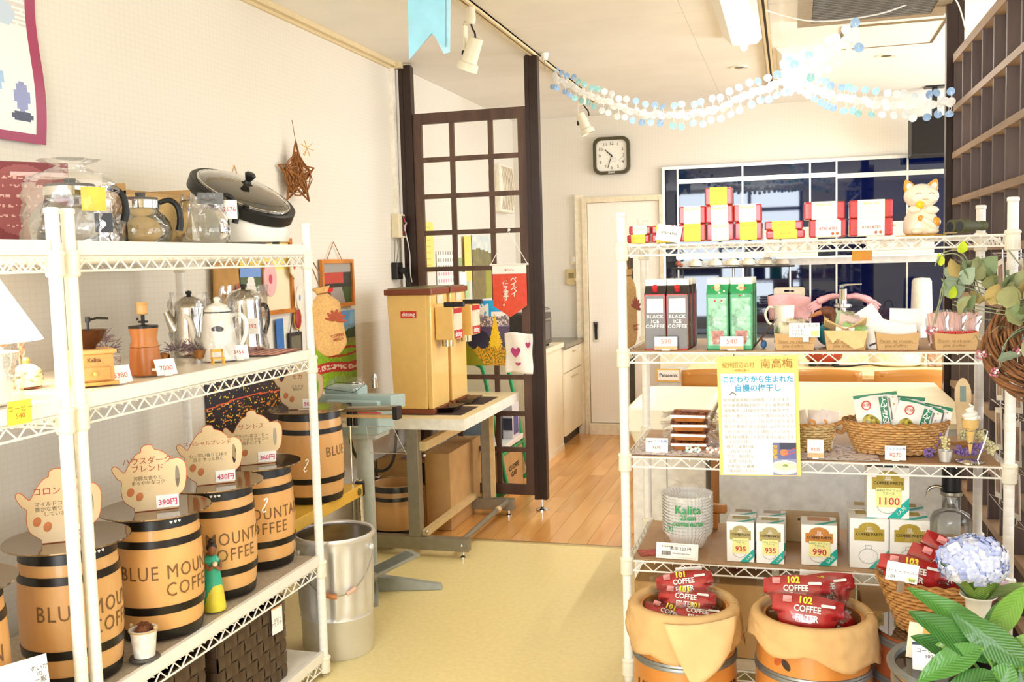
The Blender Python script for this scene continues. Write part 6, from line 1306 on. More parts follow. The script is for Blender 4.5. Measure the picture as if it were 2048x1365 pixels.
for k, (x_, y_, r_, l) in enumerate(((.255, 2.92, -34, 'white packet tilted to the right at the back of the third tray'), (.305, 2.93, 2, 'white packet standing upright at the right of the third tray'), (.27, 2.895, 14, 'white packet in front in the third tray'), (.295, 2.885, -6, 'white packet lowest at the front right of the third tray'), (.248, 2.905, -22, 'white packet at the left front of the third tray'))):
    t = pillow('white_packet', l, 'packet', (x_+(-.0 if r_ > -30 else -.02), y_, zs+.008+(.02 if k < 2 else 0)), (radians(-16), radians(-r_*-1 if 0 else r_), 0), .082, (.095, .085, .07, .06, .06)[k], .012, PAPER, group='white packets in the third tray')
    ob('dark_label', B().box(-.036, -.016, -.008, -.0072, .012, .017), mat('dark_label', '4a3e3e', .6), t); ob('pink_label', B().box(.012, .036, -.0075, -.0067, .010, .013), mat('pink_label', 'd8559a', .6), t)
RD = mat('red_pack', 'd8403c', .35)
for k in range(4): t = thing('red_snack_box', 'small flat red box in the fourth tray, '+['leftmost', 'second from left', 'second from right', 'rightmost'][k], 'packet', (.385+.028*k, 2.872, zs+.034), rot=(radians(-14), 0, 0)); ob('carton', B().box(-.013, .013, 0, .03, 0, .018), RD, t, bev=.002)
for k, (x_, r_) in enumerate(((.395, -6), (.43, 4), (.463, 10))):
    pillow('striped_pack', 'pink and white striped film pack in the fourth tray, '+['left', 'centre', 'right'][k], 'pack', (x_, 2.925+.01*k, zs+.015), (radians(-12), radians(r_), 0), .05, .085, .028, mat('pink_stripe', 'e8bdb4', .4, var=.18, scale=50, stretch=(6, 1, .3)), FILM, crimp=.012)
du = thing('bird_figurine', 'carved brown bird head with a blue green body behind the trays', 'figurine', (.085, 2.985, zs+.0005), radians(0)); BWD = wood('bird_brown', '6a3c26', '8e5a38', .6, 20)
ob('body', B().sph((.02, .0, .035), (.035, .028, .034), 20, 12), mat('teal_feather', '2f7f8c', .6, var=.15, scale=60), du, smooth=True); ob('neck_head', B().tube(cat_rom([(.02, 0, .05), (.032, 0, .075), (.026, 0, .098), (.008, 0, .104)], 5, False), [.017]*4+[.013]*3+[.012]*3+[.014]*3+[.013]*3, 14).sph((.012, 0, .102), (.018, .013, .014), 16, 10), BWD, du, smooth='all'); ob('beak', B().tube([(0, 0, .10), (-.02, 0, .092), (-.04, 0, .082)], [.008, .006, .0012], 10), mat('orange_beak', 'c47a4c', .5), du, smooth=True)
tag(ob('dry_twig', B().tube([(-.105, 2.93, zs+.006), (-.085, 2.92, zs+.03), (-.06, 2.90, zs+.062), (-.04, 2.89, zs+.09)], [.002, .003, .0025, .001], 6).tube([(-.085, 2.92, zs+.03), (-.075, 2.93, zs+.012)], .0018, 5), mat('dark_twig', '5a3f34', .8)), 'dark dry twig leaning left of the first paper tray', 'twig')
ob('blue_bead', B().sph((-.078, 2.93, zs+.012), (.009, .006, .013), 12, 8), mat('blue_petal', '3a6a9c', .5), du, loc=(-.085, -2.985, -zs-.0005))

# ================================================================ RIGHT RACK, SHELF 3
zr = .7385
def fcloth(u, v):
    g = N2(u*60, v*14, 1, 2); return (.66, .58, .68) if g > .66 else ((.86, .80, .80) if g > .5 else (.93, .90, .87))
ccl = thing('printed_cloth', 'pale cloth with small violet dashes lying on the third shelf', 'cloth', (-.11, 2.97, zr+.0013))
picture('cloth', .69, .23, fcloth, ccl, loc=(0, 0, 0), rot=(0, 0, 0), nu=110, nv=40, rough=.9)
for k in range(4):
    t = thing('food_tray', 'film wrapped tray of brown pickled plums, '+['bottom', 'second from bottom', 'second from top', 'top'][k]+' of its stack', 'food tray', (-.300+.004*(k % 2), 2.985, zr+.0022+.0285*k), radians((3, -2, 4, -3)[k]), 'stacked film wrapped plum trays')
    ob('tray', ringrect([(.088, .085, 0, .01, 0), (.112, .108, .021, .012, 0), (.116, .112, .022, .012, 0), (.110, .106, .0225, .012, 0), (.086, .083, .004, .01, 0)]), mat('clear_tray', 'cc854a' if k < 3 else 'd9a07a', .2, var=.1), t, smooth=True)
    for i in range(4):
        for j in range(3): ob('plum', B().sph((-.034+.0225*i, -.03+.03*j, .0135), (.012, .0135, .009), 12, 8), mat('plum_brown', 'b5622e', .3, var=.15), t, smooth='all')
    ob('white_rim_tape', B().box(-.052, .052, -.0585, -.057, .014, .022), PAPER, t)
    b = B(); b.grid(lambda u, v: ((u-.5)*.150, (v-.5)*.125, .0245+.003*(N2(u*9, v*9, 1, k)-.5)-.012*max(0, abs(2*u-1)-.8)*5*.6), 20, 12); ob('film_wrap', b, FILM2, t, smooth='all')
    for s_ in (-1, 1): b = B(); b.grid(lambda u, v: (s_*(.056+.028*v+.006*sin(u*17+k)), (u-.5)*.10*(1-.2*v), .020-.010*v+.010*sin(u*13+k*2)*v), 16, 4); ob('twisted_end', b, FILM, t, smooth='all')
    if k == 3: ob('red_script', B().box(-.025, .025, -.012, .012, .0268, .0272), mat('pink_script', 'd9a09a', .6), t)
price('price_card', 'white handwritten price card left of the plum trays', (-.388, 2.895, zr), 0, .066, .042, 'つぶれ梅', tm=BLUEINK, ts=.26, txx=.010, tz=.011, lean=-8, extra=[('¥690', 0, .016, .012, RED), ('お徳用', -.022, .032, .007, INK)])
for k, (x_, c) in enumerate(((-.305, 'b9d8d0'), (-.245, 'e6b8a4'))):
    t = thing('flower_rest', ['pale blue', 'pale pink'][k]+' ceramic flower ornament in front of the plum trays', 'ornament', (x_+.012, 2.905, zr+.001))
    for q_ in range(5): ob('petal', B().sph((.008*cos(q_*1.257), .003, .009+.007*sin(q_*1.257)), (.0055, .003, .005), 10, 6).sph((.024+.007*cos(q_*1.257), .003, .009+.006*sin(q_*1.257)), (.0048, .003, .0045), 10, 6), mat('petal_'+c, c, .3) if q_ % 2 else PAPER, t, smooth=True)
# hanging poster
hp2 = thing('plum_notice', 'long yellow edged Japanese notice hanging from the second shelf', 'notice', (-.0905, 2.832, .865), rot=(0, radians(-1.2), 0))
YP = mat('yellow_poster_paper', 'f7dc82', .7, var=.02)
ob('backing_sheet', B().grid(lambda u, v: ((u-.5)*.222, .001-.002*sin(u*3), (v-.5)*.342), 8, 8), YP, hp2, solid=.0006)
ob('white_sheet', B().box(-.102, .100, -.0032, -.0025, -.168, .122), PAPER, hp2)
BR2 = mat('brown_pen', 'a87434', .7); CY = mat('cyan_pen', '3fa6d8', .7); TX = mat('grey_text', 'a39c92', .8); TP = mat('pink_text', 'd8a49a', .8)
text('紀州田辺の村', .0175, BR2, hp2, (-.052, -.0035, .145), sx=.85); text('南高梅', .030, BR2, hp2, (.052, -.0035, .147)); text('〜和歌山産〜', .008, BR2, hp2, (-.045, -.0035, .130))
text('こだわりから生まれた', .0205, CY, hp2, (0, -.0045, .104), bold=.0005, sx=.95); text('自慢の梅干し', .0215, CY, hp2, (0, -.0045, .079), bold=.0005)
ob('smiling_mark', B().tube([(-.078, -.0045, .062), (-.070, -.0045, .069), (-.060, -.0045, .062)], .0014, 5), mat('dark_line', '55504a', .6), hp2)
lines = ['紀州産南高梅のみ使用しております。', '紀州産南高梅は皮がうすく果肉が厚い', '減塩梅干しは塩分を控えた梅干です。', '味わい豊かにじっくり漬け込みました', '天日干しでふっくら仕上げております', '毎日の食卓にぜひお召し上がり下さい', '一粒一粒ていねいに選別しています。', '保存料は使用しておりません安心です']
for i, s_ in enumerate(lines): text(s_, .0108, TP if i in (3, 4, 6) else TX, hp2, (0, -.0045, .046-.0152*i), sx=1.05)
for i, s_ in enumerate(['ほんのり甘く', '梅干し本来の味', 'はちみつ入り', 'です。塩分控え', 'お茶うけにも', 'お弁当にも最適', '一度お試し下さい']): text(s_, .0108, TX if i != 6 else TP, hp2, (-.053, -.0045, -.074-.0140*i))
def fsoup(u, v):
    c = (.38, .40, .62) if v > .5 else (.55, .57, .74)
    if v > .8 and u > .3: c = (.12, .14, .28)
    if ((u-.5)/.62)**2+((v-.24)/.22)**2 < 1: c = (.93, .92, .90)
    if ((u-.5)/.5)**2+((v-.28)/.13)**2 < 1: c = (.96, .91, .76)
    if ((u-.52)/.12)**2+((v-.30)/.04)**2 < 1: c = (.5, .62, .25)
    if ((u-.48)/.16)**2+((v-.70)/.11)**2 < 1: c = (.86, .50, .28)
    if u > .5 and (abs(v-(.70+.30*(u-.5))) < .013 or abs(v-(.60+.26*(u-.5))) < .013): c = (.80, .25, .25)
    return c
picture('soup_photo', .064, .092, fsoup, hp2, loc=(.068, -.0040, -.122), nu=40, nv=56)
text('紀\n州\n梅\n干', .013, mat('yellow_letter', 'f2c23c', .6), hp2, (.043, -.0052, -.105), bold=.0004, ls=.8)
# wicker baskets
WK = mat('light_wicker', 'd2a468', .7, var=.14, scale=70); WK2 = mat('wicker_stake', 'bd8448', .7, var=.14, scale=60)
def wicker(name, label, loc, rz, ax, ay, tx, ty, h, rows, stakes, m1, m2, rim=.006, braid=True, bulge=.0, group=None):
    t = thing(name, label, 'basket', loc, rz); n = stakes*4
    def P_(a, v, o=0): return (((ax+(tx-ax)*v+bulge*sin(pi*v))+o)*cos(a), ((ay+(ty-ay)*v+bulge*sin(pi*v))+o)*sin(a), .004+h*v)
    for j in range(rows):
        b = B(); v = (j+.5)/rows; b.tube([P_(2*pi*i/n, v, .0022*(1 if ((i//2)+j) % 2 else -1)) for i in range(n)], h/rows*.52, 4, True)
        ob('weaver', b, m1, t, smooth='all')
    for k in range(stakes): a = 2*pi*(k*4+1)/n; ob('stake', B().tube([P_(a, v, 0) for v in (0, .25, .5, .75, 1)], .0030, 5), m2, t, smooth='all')
    for dz, ph in ((h, 0), (h+.004, 1), (.0, 2)):
        b = B(); N_ = 90
        vv = 1 if dz > .01 else 0
        b.tube([tuple(Vector(P_(2*pi*i/N_, vv, .003*sin(2*pi*i/N_*stakes+ph*2.1)))+Vector((0, 0, (dz-h if vv else 0)+.0025*cos(2*pi*i/N_*stakes+ph*2.1)))) for i in range(N_)], rim*.62, 6, True); ob('rim_braid', b, m2 if ph == 1 else m1, t, smooth='all')
    ob('base', B().lathe([(ax*.98, .001), (ax*.98, .006)], 36, sy=ay/ax), m2, t)
    return t
wicker('oval_wicker_basket', 'long oval light wicker basket with green edged candy bags', (.287, 3.0, zr+.003), 0, .108, .065, .142, .095, .083, 11, 26, WK, WK2)
w2 = wicker('small_woven_basket', 'small pale straw basket with side handles beside the hanging notice', (.055, 3.0, zr+.003), 0, .055, .045, .068, .058, .070, 9, 16, mat('pale_straw', 'dcc08a', .75, var=.1, scale=60), WK)
for s_ in (-1, 1): ob('side_handle', B().tube(cat_rom([(s_*.062, -.014, .07), (s_*.085, -.012, .085), (s_*.095, 0, .07), (s_*.085, .012, .05), (s_*.062, .014, .06)], 5, False), .006, 8), WK2, w2, smooth=True)
def candy(x_, y_, rx, ry, label, z_=0, hh=.125):
    t = pillow('candy_bag', label, 'bag of sweets', (x_, y_, zr+.02+z_), (radians(rx), radians(ry), 0), .12, hh, .022, mat('bag_white', 'f4f2ec', .35, var=.02), group='green edged candy bags in the oval basket')
    GN = mat('bag_green', '2b7f5c', .4)
    ob('green_edge', B().box(-.06, .06, -.0022, .0022, hh-.009, hh+.001), GN, t); ob('green_strip', B().box(.008, .030, -.0135, -.0118, .005, hh-.012), GN, t)
    text('て\nん\nて\nき\nの\n梅', .021, PAPER, t, (.019, -.0148, hh*.50), ls=.76, bold=.0004)
    q = B(); q.tube([(-.028+.012*cos(a), -.0105, hh*.72+.012*sin(a)) for a in [2*pi*i/16 for i in range(16)]], .0016, 5, True); ob('red_round_mark', q, mat('vermilion_ink', 'dc5a48', .5), t); text('天摘', .011, mat('vermilion_ink', 'dc5a48', .5), t, (-.028, -.0118, hh*.72))
    ob('clear_window', B().sph((-.022, -.0095, hh*.28), (.024, .003, .024), 18, 8), mat('candy_gold', 'c9b84a', .25, var=.4, scale=110), t)
    for k in range(4): ob('gold_dot', B().sph((.047, -.0060+.001*k, hh*.86-.02*k), (.0024, .0006, .0024), 8, 5), mat('gold_dot', 'c9a850', .5), t); ob('small_text', B().box(.034, .0385, -.0082, -.0075, hh*.28, hh*.85), mat('faint_text', 'b4b0a8', .6), t)
    return t
candy(.245, 2.965, -14, -8, 'leftmost green edged candy bag, leaning left in the oval basket', .045, .110)
candy(.325, 2.96, -12, 18, 'green edged candy bag in front at the right of the oval basket', .028, .105)
candy(.30, 2.985, -12, 4, 'green edged candy bag second row behind the front two', .030, .115); candy(.362, 2.99, -12, 12, 'rearmost green edged candy bag at the right end of the oval basket', .02, .105)
for k, (x_, r_) in enumerate(((.03, -10), (.065, 4), (.088, 12))):
    t = pillow('sugar_packet', ['left', 'middle', 'right'][k]+' pink white packet printed 3g in the small straw basket', 'packet', (x_, 2.965+.008*k, zr+.018), (radians(-12), radians(r_), 0), .052, .105, .014, mat('packet_pink_white', 'f3e3d8', .4, var=.05), FILM, crimp=.006)
    text('3g', .05, mat('orange_print', 'efa030', .5), t, (0, -.0105, .055), bold=.0012); ob('orange_bars', B().box(-.022, -.018, -.009, -.0082, .02, .08), mat('orange_print', 'efa030', .5), t)
p = price('price_tag', 'white and orange price tag 205 in front of the small basket', (.064, 2.872, zr+.001), 0, .044, .052, '¥205', lean=-4, ts=.24, tz=-.002); ob('orange_base', B().box(-.022, .022, -.0042, -.0022, .004, .016), OT, p)
price('price_tag', 'white price tag 270 in front of the oval basket', (.276, 2.872, zr+.001), 0, .055, .040, '¥270', lean=-4, ts=.38, tz=-.006, extra=[('てんてきの梅', 0, .033, .0088, BLUEINK)])
bk = thing('tiny_tin_bucket', 'tiny tin bucket with dried cream flowers beside the oval basket', 'bucket', (.405, 2.885, zr+.0005)); q = B(); q.caps = False; q.lathe([(.001, .001), (.014, 0), (.0185, .030), (.020, .031), (.018, .031), (.013, .003), (.001, .003)], 24); ob('bucket', q, GALV, bk, smooth=True)
q = B()
for k in range(42): a = random.random()*6.28; r_ = random.uniform(0, .011); q.sph((r_*cos(a), r_*sin(a)+.004, .034+random.random()*.034), .0038, 6, 4)
ob('cream_florets', q, mat('cream_dry', 'e6dca4', .8, var=.1), bk, smooth=True, kind='stuff')
dp = thing('dried_posy', 'dried violet and cream flower posy on the third shelf', 'dried flowers', (.455, 2.985, zr+.001))
for nm, m, cs_ in (('violet_statice', mat('violet_dry', '8f72b4', .85, var=.15, scale=80), ((-.075, -.02, .03), (-.06, -.02, .055), (.02, -.05, .018), (-.005, -.045, .02), (.04, -.045, .03), (-.085, -.04, .012))), ('cream_statice', mat('cream_dry2', 'e0d8a8', .85, var=.1), ((.06, .0, .045), (.075, .0, .03), (.085, -.01, .018), (.05, .01, .06), (.02, .03, .05)))):
    q = B()
    for c in cs_:
        for k in range(38): d = Vector((random.gauss(0, 1), random.gauss(0, 1), random.gauss(0, .8))).normalized()*.016*random.random()**.4; q.sph(tuple(Vector(c)+d), .0042, 5, 4)
    ob(nm, q, m, dp, smooth=True, kind='stuff')
q = B()
for k in range(30): a = random.uniform(-.5, .5); q.tube([(-.06, .0, .03+.0006*k), (-.01, .005*a, .03+.01*a), (.04, .02*a, .03+.03*a)], .0009, 3)
ob('straw_stems', q, mat('straw', 'b98a52', .8), dp, kind='stuff')
ic_ = thing('ice_cream_model', 'soft serve ice cream cone model on a chrome wire stand', 'display model', (.468, 2.885, zr+.0005))
ob('stand_base', B().lathe([(.036, 0), (.036, .003), (.015, .007), (.001, .008)], 32), CHROME, ic_, smooth=True)
ob('stand_wire', B().tube(cat_rom([(.020, .004, .006), (.028, .004, .03), (.042, .004, .075), (.040, .004, .088), (.025, .004, .090), (.012, -.002, .088)], 5, False), .0018, 6).tube([(.0125*cos(a), .0125*sin(a), .088) for a in [2*pi*i/20 for i in range(20)]], .0016, 5, True).tube([(.009*cos(a), .009*sin(a), .054) for a in [2*pi*i/20 for i in range(20)]], .0016, 5, True).tube([(.009, 0, .054), (.0125, 0, .088)], .0016, 5), CHROME, ic_, smooth=True)
CN = mat('wafer', 'e2bb72', .6, var=.06, scale=60, bump=.3)
ob('cone', B().lathe([(.002, .022), (.010, .07), (.0135, .094), (.0205, .096), (.0225, .118), (.020, .118)], 28, (0, 0, 0)), CN, ic_, smooth=True)
q = B(); q.tube([( (.017-.015*t)*cos(t*16), (.017-.015*t)*sin(t*16), .120+.042*t) for t in [i/60 for i in range(61)]], [.0085*(1-t*.85)+.001 for t in [i/60 for i in range(61)]], 10); q.lathe([(.019, .116), (.017, .128), (.010, .142), (.001, .156)], 20); ob('soft_cream', q, mat('soft_white', 'fbf7ee', .35), ic_, smooth='all')
wp = thing('wooden_paddle', 'light wooden paddle sign behind the ice cream cone', 'sign', (.478, 3.06, zr+.0005), rot=(radians(-6), 0, 0)); flat('paddle', [cat_rom([(-.012, 0), (.012, 0), (.018, .10), (.022, .17), (.008, .205), (-.008, .205), (-.022, .17), (-.018, .10)], 5)], .005, wood('paddle_wood', 'e0bf8c', 'eccf9e', .5), wp); ob('grey_print', B().box(-.008, .008, -.0035, -.0027, .14, .185), mat('grey_green_print', '83958c', .6), wp, loc=(0, 0, 0))

# ================================================================ RIGHT RACK, SHELF 4
zq = .4245
kf = thing('filter_stack', 'tall stack of white fluted paper coffee filters in a clear printed bag', 'coffee filters', (-.312, 3.02, zq+.0005))
for k in range(13):
    z0 = .0+.0095*k; r1 = .070; n = 80
    vs = []; rows_ = ((.045, 0), (.060, .03), (.076, .052)) if k == 0 else ((.066, .040), (.0775, .053))
    b = B(); b.caps = False
    for j, (r, z) in enumerate(rows_):
        for i in range(n): a = 2*pi*i/n; rr = r+(.0013 if i % 2 else -.0013); vs.append((rr*cos(a), rr*sin(a), z+z0))
    fs_l = [(j*n+i, j*n+(i+1) % n, (j+1)*n+(i+1) % n, (j+1)*n+i) for j in range(len(rows_)-1) for i in range(n)]
    if k == 0: fs_l.append(tuple(range(n))[::-1])
    b.add(vs, fs_l); ob('paper_filter', b, mat('filter_white', 'faf8f2', .8, var=.01), kf)
ob('printed_bag', bagfilm(.071, .080, .215, .005, tie=.78, n=40), FILM2, kf, smooth='all')
GP = mat('green_print', '2fa05c', .5)
for s_, sz, z_ in (('Kalita', .036, .130), ('25cm', .022, .107), ('COFFEE FILTER', .0145, .085)): text(s_, sz, GP, kf, None, bend=(.0835, radians(-84), z_), bold=.0006)
text('▣', .03, GP, kf, None, bend=(.083, radians(-125), .07))
pb = thing('price_sign', 'white price board 220 with a barcode in front of the paper filters', 'price sign', (-.33, 2.872, zq+.0005), rot=(radians(-16), radians(1), 0)); ob('board', B().box(-.062, .062, -.001, .001, 0, .046), PAPER, pb); ob('stand_foot', B().box(-.05, .05, .001, .02, 0, .002), PAPER, pb)
ob('gold_border', B().tube([(-.056, -.0015, .005), (.056, -.0015, .005), (.056, -.0015, .041), (-.056, -.0015, .041)], .0006, 4, True), mat('gold_line', 'd8c48a', .5), pb)
text('本体 220 円', .0125, INK, pb, (.010, -.0025, .030)); text('■■■■ ■■', .006, TX, pb, (-.030, -.0025, .035)); text('税込242円 kalita 25cm', .0055, INK, pb, (.012, -.0025, .016))
q = B()
for k in range(14): q.box(-.046+.0020*k, -.046+.0020*k+.0009+.0006*(k % 2), -.0022, -.0012, .010, .022)
ob('barcode', q, mat('barcode_brown', '6a5a50', .6), pb)
wbd = thing('wooden_trivet', 'honey wooden board standing behind the paper filters', 'board', (-.305, 3.22, zq+.001)); ob('board', B().box(-.11, .10, 0, .02, .05, .082), CH, wbd, bev=.008); ob('board_legs', B().box(-.07, -.04, 0, .02, 0, .05).box(.04, .07, 0, .02, 0, .05), CH, wbd)
rc2 = thing('red_leaflet', 'red leaflet lying at the left front of the fourth shelf', 'leaflet', (-.42, 2.92, zq+.0005), radians(20)); ob('sheet', B().box(-.03, .05, -.03, .03, 0, .0015), mat('red_leaflet', 'c84a40', .5, var=.3, scale=60), rc2)
def cbox(loc, w_, d, h, plate, label, prc=None, rz=0, top=True, pic=True):
    t = thing('coffee_parts_box', label, 'box', loc, rz, 'white coffee parts boxes')
    ob('carton', B().box(-w_/2, w_/2, 0, d, 0, h), mat('carton_pure', 'f7f5ef', .4, var=.01), t, bev=.0008)
    PL = mat('plate_'+plate, plate, .4); s = w_/.078; f = -.0006
    arch = [(-.030*s, h*.56), (.030*s, h*.56), (.030*s, h*.80), (.022*s, h*.80)]+[(.022*s*cos(a), h*.80+.014*s*sin(a)) for a in [pi*i/8 for i in range(1, 8)]]+[(-.022*s, h*.80), (-.030*s, h*.80)]
    flat('name_plate', [arch], .0006, PL, t, loc=(0, f, 0)); text('COFFEE PARTS', .0082*s, INK, t, (0, f-.0008, h*.69), bold=.0002); text('▤', .011*s, PAPER, t, (0, f-.0008, h*.80)); text('HARIO', .0055*s, PAPER, t, (0, f-.0008, h*.755))
    TL = mat('teal_band', '22b3a2', .4); e = w_/2
    flat('teal_corner_band', [[(e-.040*s, 0.0005), (e-.016*s, .0005), (e, .018*s), (e, .042*s)]], .0006, TL, t, loc=(0, f, 0)); text('5人用', .0085*s, PAPER, t, (e-.014*s, f-.0008, .015*s), rot=(radians(90), radians(-45), 0))
    if pic: ob('flask_outline', B().tube([(.0+.019*s*cos(a)-.002, f-.0003, h*.25+.016*s*sin(a)) for a in [2*pi*i/24 for i in range(24)]], .0007, 5, True).tube([(-.008*s, f-.0003, h*.38), (-.007*s, f-.0003, h*.47), (.004*s, f-.0003, h*.47), (.005*s, f-.0003, h*.38)], .0007, 5), mat('grey_line', '9b9b98', .5), t)
    if top: ob('top_plate', B().box(-.025*s, .025*s, d*.5, d*.92, h+.0002, h+.0007), PL, t); flat('top_teal_band', [[(e-.03*s, d*.05), (e-.0, d*.42), (e, d*.62), (e-.05*s, d*.05)]], .0005, TL, t, loc=(0, 0, h+.0006), rot=(0, 0, 0))
    if prc:
        ob('yellow_price_note', B().box(-.022*s, .024*s, f-.0022, f-.0008, h*.22, h*.60), mat('pale_yellow_note', 'f5ee9c', .7), t); text(prc, .021*s, mat('crimson_marker', 'd0344c', .7), t, (.001, f-.0032, h*.33), bold=.0003); text('HARIO サイフォン\n下ボール', .0058*s, mat('teal_pen', '3a7f78', .7), t, (.001, f-.0032, h*.52))
    return t
gp, bp_, ob_ = 'b5a468', 'a08a6a', 'c8843c'
cbox((-.146, 2.882, zq), .078, .075, .118, gp, 'white box with price note 935, left of the front pair', '935'); cbox((-.062, 2.880, zq), .078, .075, .118, gp, 'white box with price note 935, right of the front pair', '935')
cbox((-.142, 2.965, zq), .078, .075, .118, bp_, 'white box directly behind the left 935 box'); cbox((-.058, 2.963, zq), .078, .075, .118, bp_, 'white box directly behind the right 935 box')
cbox((.074, 2.890, zq), .098, .095, .118, ob_, 'white box with an orange plate and price note 990', '990')
cbox((.209, 2.888, zq), .104, .10, .143, 'b39a3c', 'large white flask box, left of the front pair on the shelf'); cbox((.316, 2.890, zq), .104, .10, .143, 'b39a3c', 'large white flask box, right of the front pair on the shelf')
cbox((.212, 2.992, zq), .104, .10, .143, 'b39a3c', 'large white flask box in the back row at left'); cbox((.318, 2.994, zq), .104, .10, .143, 'b39a3c', 'large white flask box in the back row at right')
cbox((.260, 2.905, zq+.1437), .112, .10, .145, 'b39a3c', 'white box with price note 1100 on top of the flask boxes', '1100')
fbx = thing('plain_carton', 'plain tan flat carton behind the 990 box', 'box', (.05, 3.12, zq)); ob('carton', B().box(-.09, .09, 0, .06, 0, .085), mat('tan_carton', 'b79a6e', .7), fbx, bev=.002); ob('hole', B().cyl((-.03, -.0006, .072), (-.03, .0005, .072), .004, 10), INK, fbx)
jg = thing('pump_jug', 'clear glass drink dispenser jug with a black pump top', 'dispenser', (.452, 3.09, zq+.0005)); q = B(); q.caps = False; q.lathe([(.001, .001), (.052, 0), (.058, .008), (.058, .10), (.050, .118), (.026, .13), (.0245, .175)], 40); ob('glass_jug', q, film('frosty_glass', (.90, .92, .93), .16, .15), jg, smooth='all')
ob('pump_top', B().lathe([(.027, .172), (.030, .176), (.030, .186), (.027, .188), (.027, .28), (.001, .281)], 32), BLACK, jg, smooth=True); ob('steel_band', B().lathe([(.0305, .174), (.031, .177), (.0305, .184)], 32), STEEL, jg); ob('spout', B().tube(cat_rom([(-.026, 0, .195), (-.045, 0, .197), (-.062, -.0, .188), (-.068, -.0, .165)], 5, False), .005, 10), CHROME, jg, smooth=True)

# ================================================================ BOTTOM SHELF
zb = .1135
c_1 = carton((-.175, 2.93, zb), 0, .22, .30, .225, 'large cardboard box on the bottom shelf behind the first floor barrel', flaps=14, seam=False); text('漆', .05, mat('red_stamp', 'c2504a', .8), c_1, (.0, .14, .2265), rot=(0, 0, 0))
carton((-.39, 2.98, zb), 0, .17, .28, .20, 'cardboard box with an open flap at the left of the bottom shelf', flaps=22, seam=False)
carton((.07, 3.0, zb), 0, .22, .26, .215, 'cardboard box on the bottom shelf between the two filter barrels', flaps=4, seam=False); carton((.30, 3.0, zb), 0, .20, .26, .15, 'dark shadowed cardboard box on the bottom shelf behind the wicker basket', seam=False)
t = thing('blue_box', 'small dark blue box on the bottom shelf near the right post', 'box', (.48, 2.98, zb)); ob('carton', B().box(-.05, .04, 0, .12, 0, .13), mat('navy_box', '2d4a86', .4), t, bev=.002); ob('white_base', B().box(-.05, .04, -.001, .0, .0, .03), PAPER, t)
# ================================================================ FOREGROUND FLOOR BARRELS
OW = wood('orange_barrel_wood', 'b4702e', 'cf8a44', .3, 4, (1, 1, .3), coat=.5); GH = mat('grey_hoop', '8e918f', .4, .7, var=.06)
STB = mat('dark_stencil', '3e2d26', .6)
def fbarrel(x, y, h, r, label, m=OW, closed=False, deep=False):
    t = thing('floor_barrel', label, 'barrel', (x, y, .0005)); rf = barrel_prof(r, h)
    q = B(); q.caps = False; prof = [(rf(h*i/16), h*i/16) for i in range(17)]
    if closed: q.lathe([(.001, 0)]+prof+[(rf(h)-.012, h), (rf(h)-.012, h-.01), (.001, h-.01)], 56)
    else: q.lathe([(.001, 0)]+prof+[(rf(h)-.012, h)]+[(rf(h*i/8)-.012, h*i/8) for i in range(8, 3, -1)]+[(.001, h*.5-.02)], 56)
    ob('staves', q, m, t, smooth=True)
    for z0 in (.04*h, .30*h, .70*h, .93*h):
        q = B(); q.caps = False; z1 = z0+.02; q.lathe([(rf(z0)-.001, z0), (rf(z0)+.0025, z0+.001), (rf(z0+.01)+.0035, z0+.006), (rf(z0+.01)+.0012, z0+.010), (rf(z0+.01)+.0035, z0+.014), (rf(z1)+.0025, z1-.001), (rf(z1)-.001, z1)], 56); ob('hoop', q, GH, t, smooth=True)
    return t, rf
def liner(t, r, h, z0, ragged, flap=None, label=None):
    def fn(u, v):
        a = 2*pi*u; k = v*3
        if k < 1: rr = r-.014; z = -.10*(1-k)
        elif k < 1.5: s_ = (k-1)/.5*pi; rr = r-.014+(.024)*(1-cos(s_))/2; z = .011*sin(s_)
        else: s_ = (k-1.5)/1.5; rr = r+.010+.012*s_+.004*sin(a*5)*s_; z = -ragged(a)*s_
        rr += .0034*(N2(cos(a)*3+7, sin(a)*3+v*5, 1.5, 2)-.5)*2+(.0075*abs(N2(cos(a)*5+7, sin(a)*5+v*4, 2.2, 5)-.5)*2 if k > 1.4 else 0); return (rr*cos(a), rr*sin(a), h+z+.004)
    return ob('kraft_liner', B().grid(fn, 96, 18), KRAFT, t, smooth='all', solid=.0012)
FRD = mat('filter_red', 'b8181e', .32, var=.14, scale=22, coat=.4, bump=.8); YL = mat('label_yellow', 'f5e02a', .5)
